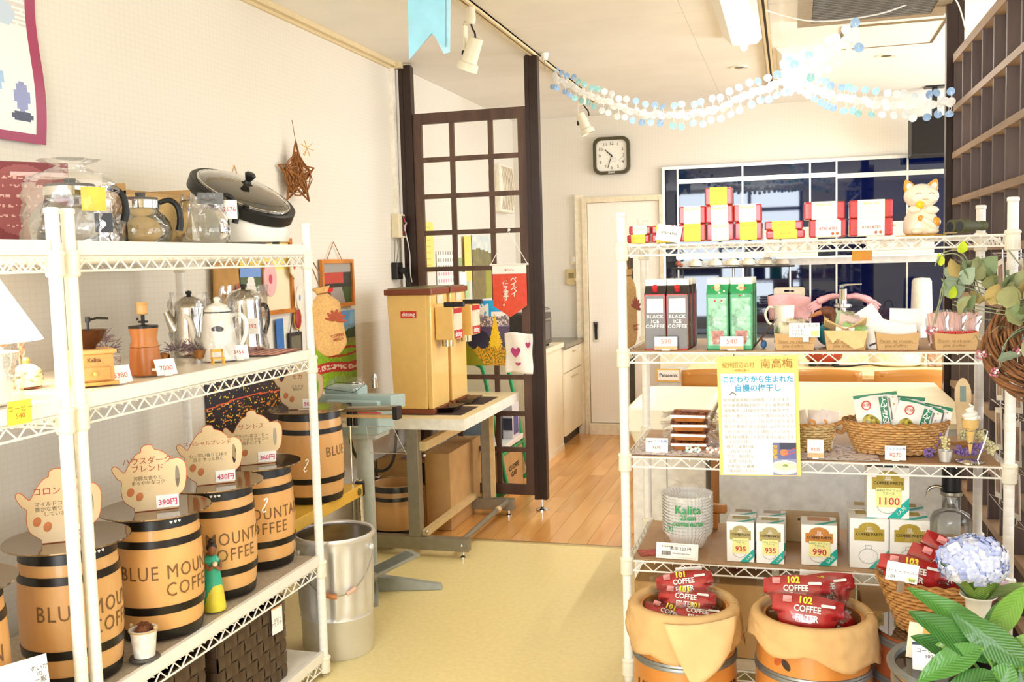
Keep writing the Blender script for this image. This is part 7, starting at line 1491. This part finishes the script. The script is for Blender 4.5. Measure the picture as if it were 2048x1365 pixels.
def fpack(loc, rot, num, label, s=1.0, sh=True, group=None):
    t = thing('filter_pack', label, 'filter pack', loc, rot=rot, group=group); w_, h = .150*s, .090*s
    def f(sg, k=1, e=0):
        def fn(u, v):
            xw = w_*(.52+.48*(v**.55 if v < .6 else 1-(v-.6)*.12))+e; x_ = (u-.5)*xw; z_ = v*(h+e*.3)-e*.15-.010*(2*u-1)**2*(1 if v > .5 else -.4)
            b_ = max(0, (1-abs(2*u-1)**2.6)*(1-abs(2*v-1)**2.2))**.8; return (x_, sg*(.020*k*b_+.0004)+.002*(N2(u*6, v*6, 1, sg+s)-.5)*k, z_)
        return fn
    b = B(); b.grid(f(-1), 20, 12); b.grid(f(1), 20, 12); ob('red_sleeve', b, FRD, t, smooth='all')
    def ff(sg):
        def fn(u, v):
            x_, y_, z_ = f(sg, 1.42, .034)(u, v); ed = max(0, abs(2*u-1)-.78)/.22; return (x_, y_+.005*sin(v*26)*ed, z_+.004*sin(v*31+1)*ed)
        return fn
    b = B(); b.grid(ff(-1), 28, 14); b.grid(ff(1), 28, 14); ob('film_wrap', b, FILM, t, smooth='all')
    text(num, .020*s, YL, t, (-.006, -.0215, h*.84), bold=.0008); ob('white_pill', B().add([(x+.042*s, -.0175, z+h*.77) for x, z in rrect(.03*s, .006*s, .0028*s, 3)], [tuple(range(16))]), PAPER, t)
    text('COFFEE\nFILTER', .0190*s, PAPER, t, (-.0, -.0232, h*.53), bold=.0005, sx=.85, ls=1.02)
    ob('cup_emblem', B().box(-.052*s, -.034*s, -.0175, -.0167, h*.76, h*.91), mat('emblem_pink', 'd98a88', .5), t); ob('white_foot_text', B().box(-.012, .022, -.0150, -.0140, h*.10, h*.14), PAPER, t)
    return t
r1, rf1 = fbarrel(-.268, 2.475, .430, .128, 'leftmost kraft lined floor barrel, with a triangular paper flap over its rim')
bar_text('HIGHEST KIBER', .040, STB, r1, rf1, radians(-78), .245, bold=.001); bar_text('COFFEE', .052, STB, r1, rf1, radians(-68), .192, bold=.0015); bar_text('PRODUCE OF', .036, STB, r1, rf1, radians(-60), .145, bold=.001)
liner(r1, .128, .430, 0, lambda a: .085+.018*sin(a*3+1)+.012*sin(a*7))
def flapf(u, v):
    c = [(-104, .432), (-28, .438), (-40, .362), (-76, .275)]
    a = (c[0][0]*(1-u)+c[1][0]*u)*(1-v)+(c[3][0]*(1-u)+c[2][0]*u)*v; z = (c[0][1]*(1-u)+c[1][1]*u)*(1-v)+(c[3][1]*(1-u)+c[2][1]*u)*v
    rr = .152+.014*v+.003*sin(u*7+v*4); a = radians(a); return (rr*cos(a), rr*sin(a), z)
ob('folded_flap', B().grid(flapf, 16, 12), mat('kraft_flap', 'dfbd88', .8, var=.05, scale=14, bump=.5), r1, smooth='all', solid=.0012, label='pale triangular flap of kraft paper')
P1 = 'filter packs printed 101'
for loc, rot, l in (((-.262, 2.515, .415), (radians(-30), radians(-10), radians(4)), 'uppermost red filter pack printed 101, at the back'), ((-.268, 2.48, .385), (radians(-34), radians(2), radians(-4)), 'red filter pack printed 101 in the middle'), ((-.235, 2.43, .368), (radians(-55), radians(6), radians(6)), 'red filter pack printed 101 lying low at the right'), ((-.315, 2.425, .362), (radians(-55), radians(14), radians(-6)), 'red filter pack printed 101 lying lowest at the left')):
    fpack(loc, rot, '101', l, 1.0, group=P1)
def clipcard(loc, rz, num, label, lean=-6, roll=-7, prc='280'):
    p = price('clip_card', label, loc, rz, .070, .044, 'コーヒーペーパー', tm=INK, ts=.20, tz=.001, lean=lean, foot=False, roll=roll, extra=[(num, -.022, .011, .011, INK)])
    ob('green_oval_note', B().sph((.022, -.002, .011), (.011, .0008, .006), 16, 6), mat('pale_green_note', 'd8e29c', .7), p); text(prc, .009, INK, p, (.022, -.0042, .010), (radians(84), 0, 0)); ob('steel_clip', B().box(-.008, .008, -.006, .004, -.022, .004), mat('clip_bronze', 'a89078', .3, .6), p)
clipcard((-.262, 2.585, .448), 0, '101', 'white clip card reading 101 standing above the first floor barrel')
r2, rf2 = fbarrel(.048, 2.465, .430, .136, 'kraft lined floor barrel in the middle, holding red filter packs under the second clip card')
bar_text('SERVE', .05, STB, r2, rf2, radians(-128), .205, bold=.0025)
for k, (a0, z_) in enumerate(((-118, .345), (-127, .35))):
    q = B(); a_ = radians(a0); q.xf = Matrix.Rotation(a_, 4, 'Z') @ Matrix.Translation((rf2(.345)+.0008, 0, z_)) @ Matrix.Rotation(.7*(1-2*k), 4, 'X'); q.sph((0, 0, 0), (.001, .009, .015), 14, 8); ob('bean_emblem', q, STB if not k else mat('emblem_orange', 'b8582c', .6), r2)
liner(r2, .136, .430, 0, lambda a: .075+.025*sin(a+1.2)+.010*sin(a*6+2))
P2 = 'filter packs printed 102'
for loc, rot, l, s_ in (((.030, 2.385, .402), (radians(-24), radians(3), radians(-4)), 'frontmost red filter pack printed 102', 1.12), ((.012, 2.452, .432), (radians(-24), radians(-4), radians(-4)), 'red filter pack printed 102 second from the front', 1.08), ((.080, 2.50, .425), (radians(-18), radians(-8), radians(6)), 'red filter pack printed 102 standing at the back', 1.08), ((.135, 2.475, .372), (radians(-20), radians(-62), radians(20)), 'red filter pack printed 102 turned sideways at the right rim', .95), ((.125, 2.50, .330), (radians(-40), radians(-30), radians(20)), 'red filter pack printed 102 low at the right', .8)):
    fpack(loc, rot, '102', l, s_, group=P2)
clipcard((.050, 2.575, .460), 0, '102', 'white clip card reading 102 standing above the second floor barrel', roll=5, prc='290')
DWd = wood('red_brown_barrel', '8a4526', 'a65c36', .35, 4, (1, 1, .3), coat=.4)
r3, rf3 = fbarrel(.322, 2.525, .395, .132, 'red brown floor barrel with a glassy lid carrying the wicker basket', m=DWd, closed=True)
ob('glass_lid', B().lathe([(.125, .3955), (.125, .399), (.001, .399)], 48), mat('brown_glass_lid', '6b5240', .06, .3, coat=.5), r3)
wb3 = wicker('round_wicker_basket', 'tan wicker basket on the floor barrel full of red packs printed 103', (.335, 2.515, .4025), 0, .085, .075, .135, .115, .125, 13, 24, mat('honey_wicker', 'c08a4c', .7, var=.14, scale=70), mat('honey_stake', 'a8733a', .7, var=.14))
P3 = 'filter packs printed 103'
for loc, rot, l, s_ in (((.268, 2.455, .497), (radians(-20), radians(8), radians(-6)), 'red filter pack printed 103 at the front left of the wicker basket', 1.05), ((.322, 2.475, .500), (radians(-24), radians(24), radians(-4)), 'red filter pack printed 103 in the middle of the wicker basket', 1.15), ((.350, 2.515, .512), (radians(-22), radians(30), 0), 'red filter pack printed 103 highest at the back of the basket', 1.2), ((.405, 2.49, .485), (radians(-30), radians(22), 0), 'red filter pack printed 103 at the right behind the hydrangea', 1.0)):
    fpack(loc, rot, '103', l, s_, group=P3)
clipcard((.243, 2.395, .548), 0, '103', 'white clip card reading 103 on the wicker basket', roll=8, prc='300')
r4, rf4 = fbarrel(.345, 2.155, .445, .150, 'open barrel at the bottom right corner under the peace lily', closed=True)
q = B(); q.caps = False; q.lathe([(.140, .445), (.152, .446), (.154, .452), (.150, .458), (.138, .456), (.136, .446)], 56); ob('steel_rim', q, GH, r4, smooth=True); ob('mirror_lid', B().lathe([(.137, .4465), (.001, .4468)], 48), mat('dark_mirror', '3a332c', .05, .7), r4)
def gcard(name, l, loc, rot, w_, h, m, lab=None):
    t = thing(name, l, 'card', loc, rot=rot); ob('card', B().box(-w_/2, w_/2, -.001, .001, 0, h), m, t, bev=.0005); return t
g = gcard('leaning_card', 'cream card leaning inside the corner barrel under the leaves', (.262, 2.19, .448), (radians(-25), 0, radians(-20)), .06, .075, mat('cream_card', 'e9dcc0', .6)); ob('ochre_half', B().box(.0, .03, -.0016, -.001, .03, .074), mat('ochre_card', 'd9a85a', .6), g)
g = gcard('white_printed_card', 'white printed card leaning in front of the cream card', (.275, 2.13, .448), (radians(-30), radians(-6), radians(-14)), .07, .06, PAPER); text('コーヒー豆\n100g', .011, INK, g, (0, -.002, .035)); ob('blue_border', B().box(-.035, .035, -.0016, -.001, .052, .058), mat('navy_line', '32405c', .6), g)
# ================================================================ HYDRANGEA
hv = thing('hydrangea_vase', 'white vase with a pale blue hydrangea head in the lower right', 'flower vase', (.378, 2.215, .459))
q = B(); q.caps = False; q.lathe([(.001, .001), (.026, 0), (.028, .004), (.027, .06), (.024, .10), (.027, .122), (.037, .130), (.036, .132), (.026, .124), (.022, .10), (.022, .02), (.001, .02)], 36); ob('vase_body', q, mat('white_vase_glaze', 'f1ece4', .25, var=.02), hv, smooth='all')
for k in range(3): ob('painted_mark', B().sph((.010-.006*k, -.0275, .055+.006*k), (.003, .001, .004), 8, 6), mat('orange_mark', 'd87a4c', .5), hv)
ob('stem', B().tube([(0, 0, .02), (-.005, 0, .12), (-.01, -.005, .17)], .004, 8), mat('stem_green', '6a9440', .5), hv, smooth=True)
def leafmesh(L_, W_, curl=.3, fold=.25, nu=10, nv=4, wav=.0, tip=1.0):
    def fn(u, v):
        t = u; w_ = W_*sin(pi*min(1, t**.75*.98+.01))**(.8)*(1 if t < .95 else .6); s_ = (v-.5)*2
        x_ = s_*w_; y_ = L_*t*(1-.15*curl*t); z_ = -curl*L_*t*t*.5+abs(s_)*w_*fold+wav*sin(t*22+s_*2)*abs(s_)*W_
        return (x_, y_, z_)
    b = B(); b.grid(fn, nu, nv); return b
def veinmat(name, c1, c2, rough=.35):
    if name in MC: return MC[name]
    m = mat(name, c1, rough, var=.12, scale=18, coat=.3); nt = m.node_tree; N = nt.nodes; L = nt.links; b = N['Principled BSDF']
    tc = [n for n in N if n.type == 'TEX_COORD'][0]; sp_ = N.new('ShaderNodeSeparateXYZ'); L.new(tc.outputs['Object'], sp_.inputs[0])
    ab = N.new('ShaderNodeMath'); ab.operation = 'ABSOLUTE'; L.new(sp_.outputs[0], ab.inputs[0])
    mu = N.new('ShaderNodeMath'); mu.operation = 'MULTIPLY_ADD'; mu.inputs[1].default_value = 1.4; L.new(ab.outputs[0], mu.inputs[0]); L.new(sp_.outputs[1], mu.inputs[2])
    mk = N.new('ShaderNodeMath'); mk.operation = 'MULTIPLY'; mk.inputs[1].default_value = 700; L.new(mu.outputs[0], mk.inputs[0]); si = N.new('ShaderNodeMath'); si.operation = 'SINE'; L.new(mk.outputs[0], si.inputs[0])
    mx = N.new('ShaderNodeMix'); mx.data_type = 'RGBA'; mr = N.new('ShaderNodeMapRange'); mr.inputs[1].default_value = -1; mr.inputs[2].default_value = 1; mr.inputs[3].default_value = 0; mr.inputs[4].default_value = .30
    L.new(si.outputs[0], mr.inputs[0]); L.new(mr.outputs[0], mx.inputs[0]); src = b.inputs['Base Color'].links[0].from_socket; L.new(src, mx.inputs[6]); mx.inputs[7].default_value = (*srgb(c2), 1); L.new(mx.outputs[2], b.inputs['Base Color'])
    bp = N.new('ShaderNodeBump'); bp.inputs['Strength'].default_value = .3; bp.inputs['Distance'].default_value = .002; L.new(si.outputs[0], bp.inputs['Height']); L.new(bp.outputs[0], b.inputs['Normal'])
    return m
HL = veinmat('hydrangea_leaf', '7fa34a', 'a5c46a')
for a, up, L_, W_ in ((205, 58, .125, .026), (250, 66, .105, .026), (300, 62, .10, .028), (350, 36, .11, .03), (20, 20, .12, .028), (150, 50, .10, .026)):
    me = leafmesh(L_, W_, .25, .3).mesh('leaf'); put('leaf', me, HL, hv, loc=(.012*cos(radians(a)), .012*sin(radians(a)), .115), rot=(radians(up), 0, radians(a-90)), smooth='all')
fm_ = []
for c in ('b9c3ec', 'cfd6f2', 'e2e6f4', 'a9b5e6'):
    b = B()
    for k in range(4):
        b.xf = Matrix.Rotation(k*pi/2, 4, 'Z'); b.grid(lambda u, v: ((v-.5)*2*.0085*sin(pi*(.12+.80*u)), .001+.0145*u, .003*sin(u*2.2)-.0035*abs(2*v-1)**2*u+.001), 4, 4)
    b.xf = Matrix.Identity(4); b.sph((0, 0, .001), .0018, 6, 4); me = b.mesh('floret'); me.materials.append(mat('petal_'+c, c, .6, var=.05, scale=60, trans=.05)); me.polygons.foreach_set('use_smooth', [True]*len(me.polygons)); fm_.append(me)
hc = Vector((-.012, -.008, .205)); n_ = 190
for k in range(n_):
    z_ = 1-2*(k+.5)/n_; 
    if z_ < -.55: continue
    a = k*2.39996; r_ = sqrt(1-z_*z_); d = Vector((r_*cos(a), r_*sin(a), z_)); p = hc+Vector((d.x*.064, d.y*.062, d.z*.050))*random.uniform(.92, 1.05)
    q_ = Vector((0, 0, 1)).rotation_difference((d+Vector((random.gauss(0, .18), random.gauss(0, .18), random.gauss(0, .18)))).normalized())
    o = put('floret', random.choice(fm_), None, hv, loc=p); o.rotation_mode = 'QUATERNION'; o.rotation_quaternion = q_ @ Matrix.Rotation(random.random()*3, 3, 'Z').to_quaternion()
ob('flower_core', B().sph(tuple(hc), (.050, .048, .038), 20, 12), mat('petal_core', 'a9b5dc', .8), hv, smooth=True)
# ================================================================ PEACE LILY
pl = thing('peace_lily', 'glossy green peace lily plant filling the lower right corner', 'potted plant', (.40, 1.93, .30))
ob('pot', B().lathe([(.05, .0), (.07, .10), (.075, .10), (.068, .098), (.001, .09)], 32), mat('pot_cream', 'd8cbb2', .5), pl, smooth=True)
ob('pot_stand', B().lathe([(.06, -.2995), (.05, -.02), (.07, -.002)], 24), mat('stand_wood', '7a5434', .5), pl)
PLM = [veinmat('lily_leaf_dark', '2c6420', '4a8834'), veinmat('lily_leaf_mid', '3f7c2a', '5e9a3c'), veinmat('lily_leaf_light', '6c9c38', '8cb850')]
O_ = Vector((.40, 1.93, .30))
leaves = [((.222, 2.00, .678), (.372, 1.96, .580), .028, 1), ((.220, 1.94, .648), (.356, 1.93, .560), .034, 0), ((.283, 1.93, .646), (.408, 1.91, .566), .036, 0), ((.220, 1.90, .528), (.334, 1.92, .588), .030, 1), ((.430, 2.02, .680), (.362, 1.98, .588), .026, 2), ((.426, 1.93, .622), (.375, 1.93, .540), .032, 2), ((.250, 1.95, .566), (.362, 1.95, .588), .026, 2), ((.222, 1.97, .590), (.325, 1.95, .548), .028, 0), ((.245, 1.87, .482), (.352, 1.90, .550), .034, 0), ((.335, 1.88, .480), (.382, 1.91, .566), .030, 1), ((.440, 1.90, .545), (.380, 1.91, .520), .030, 0), ((.395, 2.06, .640), (.375, 2.03, .560), .028, 1), ((.260, 1.99, .625), (.375, 1.97, .545), .030, 1), ((.300, 1.86, .530), (.390, 1.90, .500), .030, 1), ((.47, 1.98, .60), (.39, 1.96, .53), .03, 0), ((.34, 2.0, .61), (.40, 1.97, .52), .03, 0), ((.46, 1.88, .50), (.40, 1.92, .46), .03, 1), ((.29, 1.92, .50), (.38, 1.93, .46), .03, 0)]
for k, (tip, base, w_, mi) in enumerate(leaves):
    tip = Vector(tip); base = Vector(base); Y_ = (tip-base); L_ = Y_.length; Y_.normalize()
    nh = Vector((-.15+.5*sin(k*2.1), -1.0, .75+.35*cos(k*1.7))).normalized(); X_ = Y_.cross(nh).normalized(); Z_ = X_.cross(Y_)
    me = leafmesh(L_*1.05, w_*.85, .35, .22, 16, 6, .04).mesh('leaf'); R_ = Matrix((X_, Y_, Z_)).transposed()
    st_ = base-O_; o = put('leaf', me, PLM[mi], pl, loc=st_, smooth='all'); o.rotation_euler = R_.to_euler()
    ob('stem', B().tube(cat_rom([(0, 0, .09), ((st_.x)*.4, st_.y*.4, .09+(st_.z-.09)*.6), tuple(st_)], 5, False), .0030, 6), mat('lily_stem', '6fa048', .5), pl, smooth=True)
# ================================================================ VINE WREATH
vw = thing('dried_leaf_wreath', 'woven vine wreath with dried eucalyptus leaves and pink berries by the right post', 'wreath', (.60, 2.62, 1.10))
q = B(); VM = mat('vine_brown', '8a5c38', .8, var=.25, scale=40)
for k in range(46):
    pts = []; ph = random.random()*6.28; R0 = random.uniform(.095, .155); dz = random.uniform(-.03, .03); tw = random.uniform(.008, .022)
    a0 = random.uniform(1.9, 2.9); a1 = random.uniform(3.7, 4.7)
    for i in range(15): a = a0+(a1-a0)*i/14; rr = R0+tw*sin(3*a+ph); pts.append((.02+rr*cos(a)*1.05, tw*cos(3*a+ph)*1.3, -.02+rr*sin(a)*.9))
    q.tube(pts, random.uniform(.002, .0042), 5)
ob('vine_twigs', q, VM, vw, smooth='all', kind='stuff')
q = B(); GB2 = mat('grey_green_stem', '93997a', .7)
br = [[(.03, 0, .02), (-.06, -.02, .05), (-.16, -.01, .07), (-.22, 0, .085)], [(.02, 0, .0), (-.05, -.03, .10), (-.12, -.02, .12), (-.20, -.01, .155)], [(-.10, 0, .08), (-.17, 0, .12), (-.235, 0, .135), (-.25, -.005, .09), (-.265, -.01, .03)], [(-.16, 0, .10), (-.20, 0, .20), (-.245, 0, .205), (-.26, 0, .18)], [(.04, 0, .0), (-.04, -.03, .03), (-.10, -.03, .0), (-.12, -.03, -.075)], [(.04, 0, .10), (.0, -.02, .16), (-.02, -.02, .21), (.0, -.02, .24)], [(.05, 0, .0), (0, -.03, -.02), (-.06, -.03, -.06)], [(.0, -.02, .05), (-.04, -.03, .09), (-.09, -.03, .09)], [(.05, -.02, .08), (-.02, -.03, .06), (-.08, -.04, .04)]]
for s_ in br:
    for o_ in range(2): q.tube([(a+.006*o_, b_+.004*o_, c+.008*o_) for a, b_, c in cat_rom(s_, 5, False)], .0016, 5)
for k in range(26):
    a = Vector((random.uniform(-.2, .03), random.uniform(-.04, .02), random.uniform(-.02, .14))); d = Vector((random.uniform(-1, 1), random.uniform(-.4, .4), random.uniform(-.5, .7)))*.06; q.tube([a, a+d*.5+Vector((0, 0, .012)), a+d], .0008, 4)
ob('branches', q, GB2, vw, smooth='all', kind='stuff')
EL_ = [mat('euca_pale', 'a9ad7c', .7, var=.14, scale=25), mat('euca_green', '84966a', .7, var=.14, scale=25), mat('euca_grey', '9db09a', .7, var=.1, scale=25), mat('euca_tan', 'c0a868', .7, var=.14, scale=25)]
lms = [leafmesh(.058, .021, .5, .12, 7, 4, .06).mesh('leaf') for _ in range(1)]
for k in range(92):
    s_ = cat_rom(random.choice(br[:2]+br[4:]+[br[0], br[1]]), 5, False); p = Vector(random.choice(s_))+Vector((random.uniform(-.02, .02), random.uniform(-.035, .02), random.uniform(-.02, .02)))
    me = lms[0].copy(); me.materials.append(random.choice(EL_)); sc_ = random.uniform(.75, 1.35)
    o = put('leaf', me, None, vw, loc=p, rot=(random.uniform(.6, 2.4), random.uniform(-.8, .8), random.uniform(0, 6.28)), smooth='all'); o.scale = (sc_, sc_, sc_)
for p, r_ in (((-.245, 0, .18), (1.7, .2, 2.2)), ((-.235, -.005, .12), (1.5, -.3, 1.4)), ((-.225, -.01, .10), (1.9, .3, .6)), ((-.20, .0, .21), (2.2, 0, .2)), ((-.175, 0, .165), (1.5, .5, 4.8))):
    me = lms[0].copy(); me.materials.append(mat('fresh_lime_leaf', 'c9dc3c', .4)); o = put('lime_leaf', me, None, vw, loc=p, rot=r_, smooth='all', label='bright yellow green leaf'); o.scale = (.6, .6, .6)
PB = mat('pink_berry', 'c9788a', .4, var=.2, scale=120)
for c in ((-.268, -.01, .022), (-.13, -.04, -.078), (-.03, -.05, .02), (-.06, -.05, -.005), (.0, -.05, -.005), (-.02, -.05, .10), (-.08, -.04, -.03), (-.045, -.05, -.06), (.035, -.04, -.085), (-.16, -.04, -.035)):
    b = B()
    for k in range(17): d = Vector((random.gauss(0, 1), random.gauss(0, 1), random.gauss(0, 1))).normalized(); b.sph(tuple(Vector(c)+d*.011), .0028, 6, 4)
    ob('berry_cluster', b, PB, vw, smooth='all')
    ob('berry_tips', B().sph((c[0], c[1]-.008, c[2]), .004, 8, 6).sph((c[0]+.005, c[1]-.006, c[2]+.006), .003, 8, 6), PAPER, vw)
ob('hanging_loop', B().tube([(-.055, .23, .22), (-.03, .10, .15), (0, 0, .09)], .0016, 5), GB2, vw)
# ================================================================ GARLAND
def garland(name_label, pts, n_, seed):
    random.seed(seed); t = thing('paper_garland', name_label, 'garland', pts[0]); O = Vector(pts[0]); c = [Vector(p)-O for p in cat_rom(pts, 12, False)]
    Lc = [0]
    for a, b_ in zip(c, c[1:]): Lc.append(Lc[-1]+(b_-a).length)
    def at(s_):
        s_ = max(0, min(Lc[-1], s_))
        for i in range(len(Lc)-1):
            if Lc[i+1] >= s_: f = (s_-Lc[i])/max(1e-9, Lc[i+1]-Lc[i]); return c[i].lerp(c[i+1], f), (c[i+1]-c[i]).normalized()
        return c[-1], (c[-1]-c[-2]).normalized()
    step = Lc[-1]/n_; cols = [mat('garland_blue', 'a3c6ee', .6, var=.1, scale=40), mat('garland_teal', 'a9e2e4', .6, var=.1, scale=40), mat('garland_white', 'eef7fa', .6)]
    dm = []
    for m_ in cols:
        me = B().lathe([(.001, -.0004), (.0155, -.0006), (.017, 0), (.0155, .0006), (.001, .0006)], 16).mesh('paper_disc'); me.materials.append(m_); dm.append(me)
    rg_ = B()
    rm = B(); rm.lathe([(.004, -.004), (.017, -.002), (.018, .003), (.005, .005)], 10); rm = rm.mesh('rosette'); rm.materials.append(mat('garland_core', 'fbfbf6', .5))
    ob('thread', B().tube(c, .0028, 5), WHITE, t)
    for k in range(n_+1):
        p, d = at(step*k); ci = (k//4+seed) % 3
        up = Vector((0, 0, 1)); up = (up-d*up.dot(d)).normalized()
        for sg in (-1, 1):
            e = p+up*sg*random.uniform(.038, .052)+d*random.uniform(-.012, .012)+Vector((0, random.uniform(-.012, .012), 0))
            put('paper_disc', dm[ci], None, t, loc=e, rot=(radians(90)+random.uniform(-.5, .5), random.uniform(-.4, .4), random.uniform(-.5, .5)))
            rg_.tube([p, (p+e)/2+d*.008, e], .0013, 4); s2_ = e+d*random.uniform(-.02, .02)+up*sg*random.uniform(-.02, .004); rg_.tube([p, s2_], .0011, 4)
        for j in range(2): pj_, _ = at(step*(k+.5*j)); put('rosette', rm, None, t, loc=pj_+Vector((random.uniform(-.008, .008), 0, random.uniform(-.008, .008))), rot=(radians(90)+random.uniform(-.6, .6), random.uniform(-.6, .6), 0))
    ob('paper_loops', rg_, mat('garland_core', 'fbfbf6', .5), t, kind='stuff')
garland('pale blue paper disc garland sagging from the left track up to the right', [(-1.262, 5.4, 2.33), (-1.0, 5.12, 2.17), (-.72, 4.85, 2.03), (-.42, 4.6, 1.965), (-.16, 4.3, 1.99), (.0, 4.05, 2.00), (.12, 3.8, 2.03), (.215, 3.6, 2.055)], 36, 0)
garland('pale blue paper disc garland crossing down to the right lattice', [(-.03, 4.95, 2.22), (.04, 4.8, 2.12), (.14, 4.65, 2.03), (.28, 4.55, 1.97), (.45, 4.5, 1.93), (.63, 4.46, 1.925)], 22, 1)

# ================================================================ WIRE CARD RACK ON THE LATTICE
wr_ = thing('wire_card_rack', 'silver wire card rack hooked on the deep lattice behind the right posts', 'card rack', (.640, 3.02, .50))
q = B()
for y_ in (0, .13, .26, .39): q.tube([(0, y_, 0), (0, y_, .82)], .0018, 5)
for k in range(6): z_ = .02+.155*k; q.tube([(0, 0, z_), (0, .39, z_)], .0018, 5).tube([(-.001, 0, z_), (-.028, .0, z_+.01), (-.028, .39, z_+.01), (-.001, .39, z_)], .0016, 5)
ob('wire_frame', q, CHROME, wr_)
def fcd(s_):
    def f(u, v):
        q_ = N2(u, v, 5, s_); return (.25+.6*q_, .16+.5*q_, .10+.45*q_) if .12 < u < .88 and .1 < v < .9 else (.93, .91, .86)
    return f
cc_ = 0
for k in range(5):
    for j in range(3):
        t = thing('photo_card', 'brown toned photo card in the wire rack, %s row, %s pocket' % (['lowest', 'second', 'middle', 'fourth', 'top'][k], ['near', 'centre', 'far'][j]), 'card', (.626, 3.02+.065+.13*j, .535+.155*k), rot=(0, radians(-8), radians(-90)), group='photo cards in the wire rack')
        picture('print', .10, .13, fcd(3*k+j), t, loc=(0, -.0008, .065), nu=14, nv=16); ob('card', B().box(-.051, .051, 0, .001, 0, .131), PAPER, t); cc_ += 1
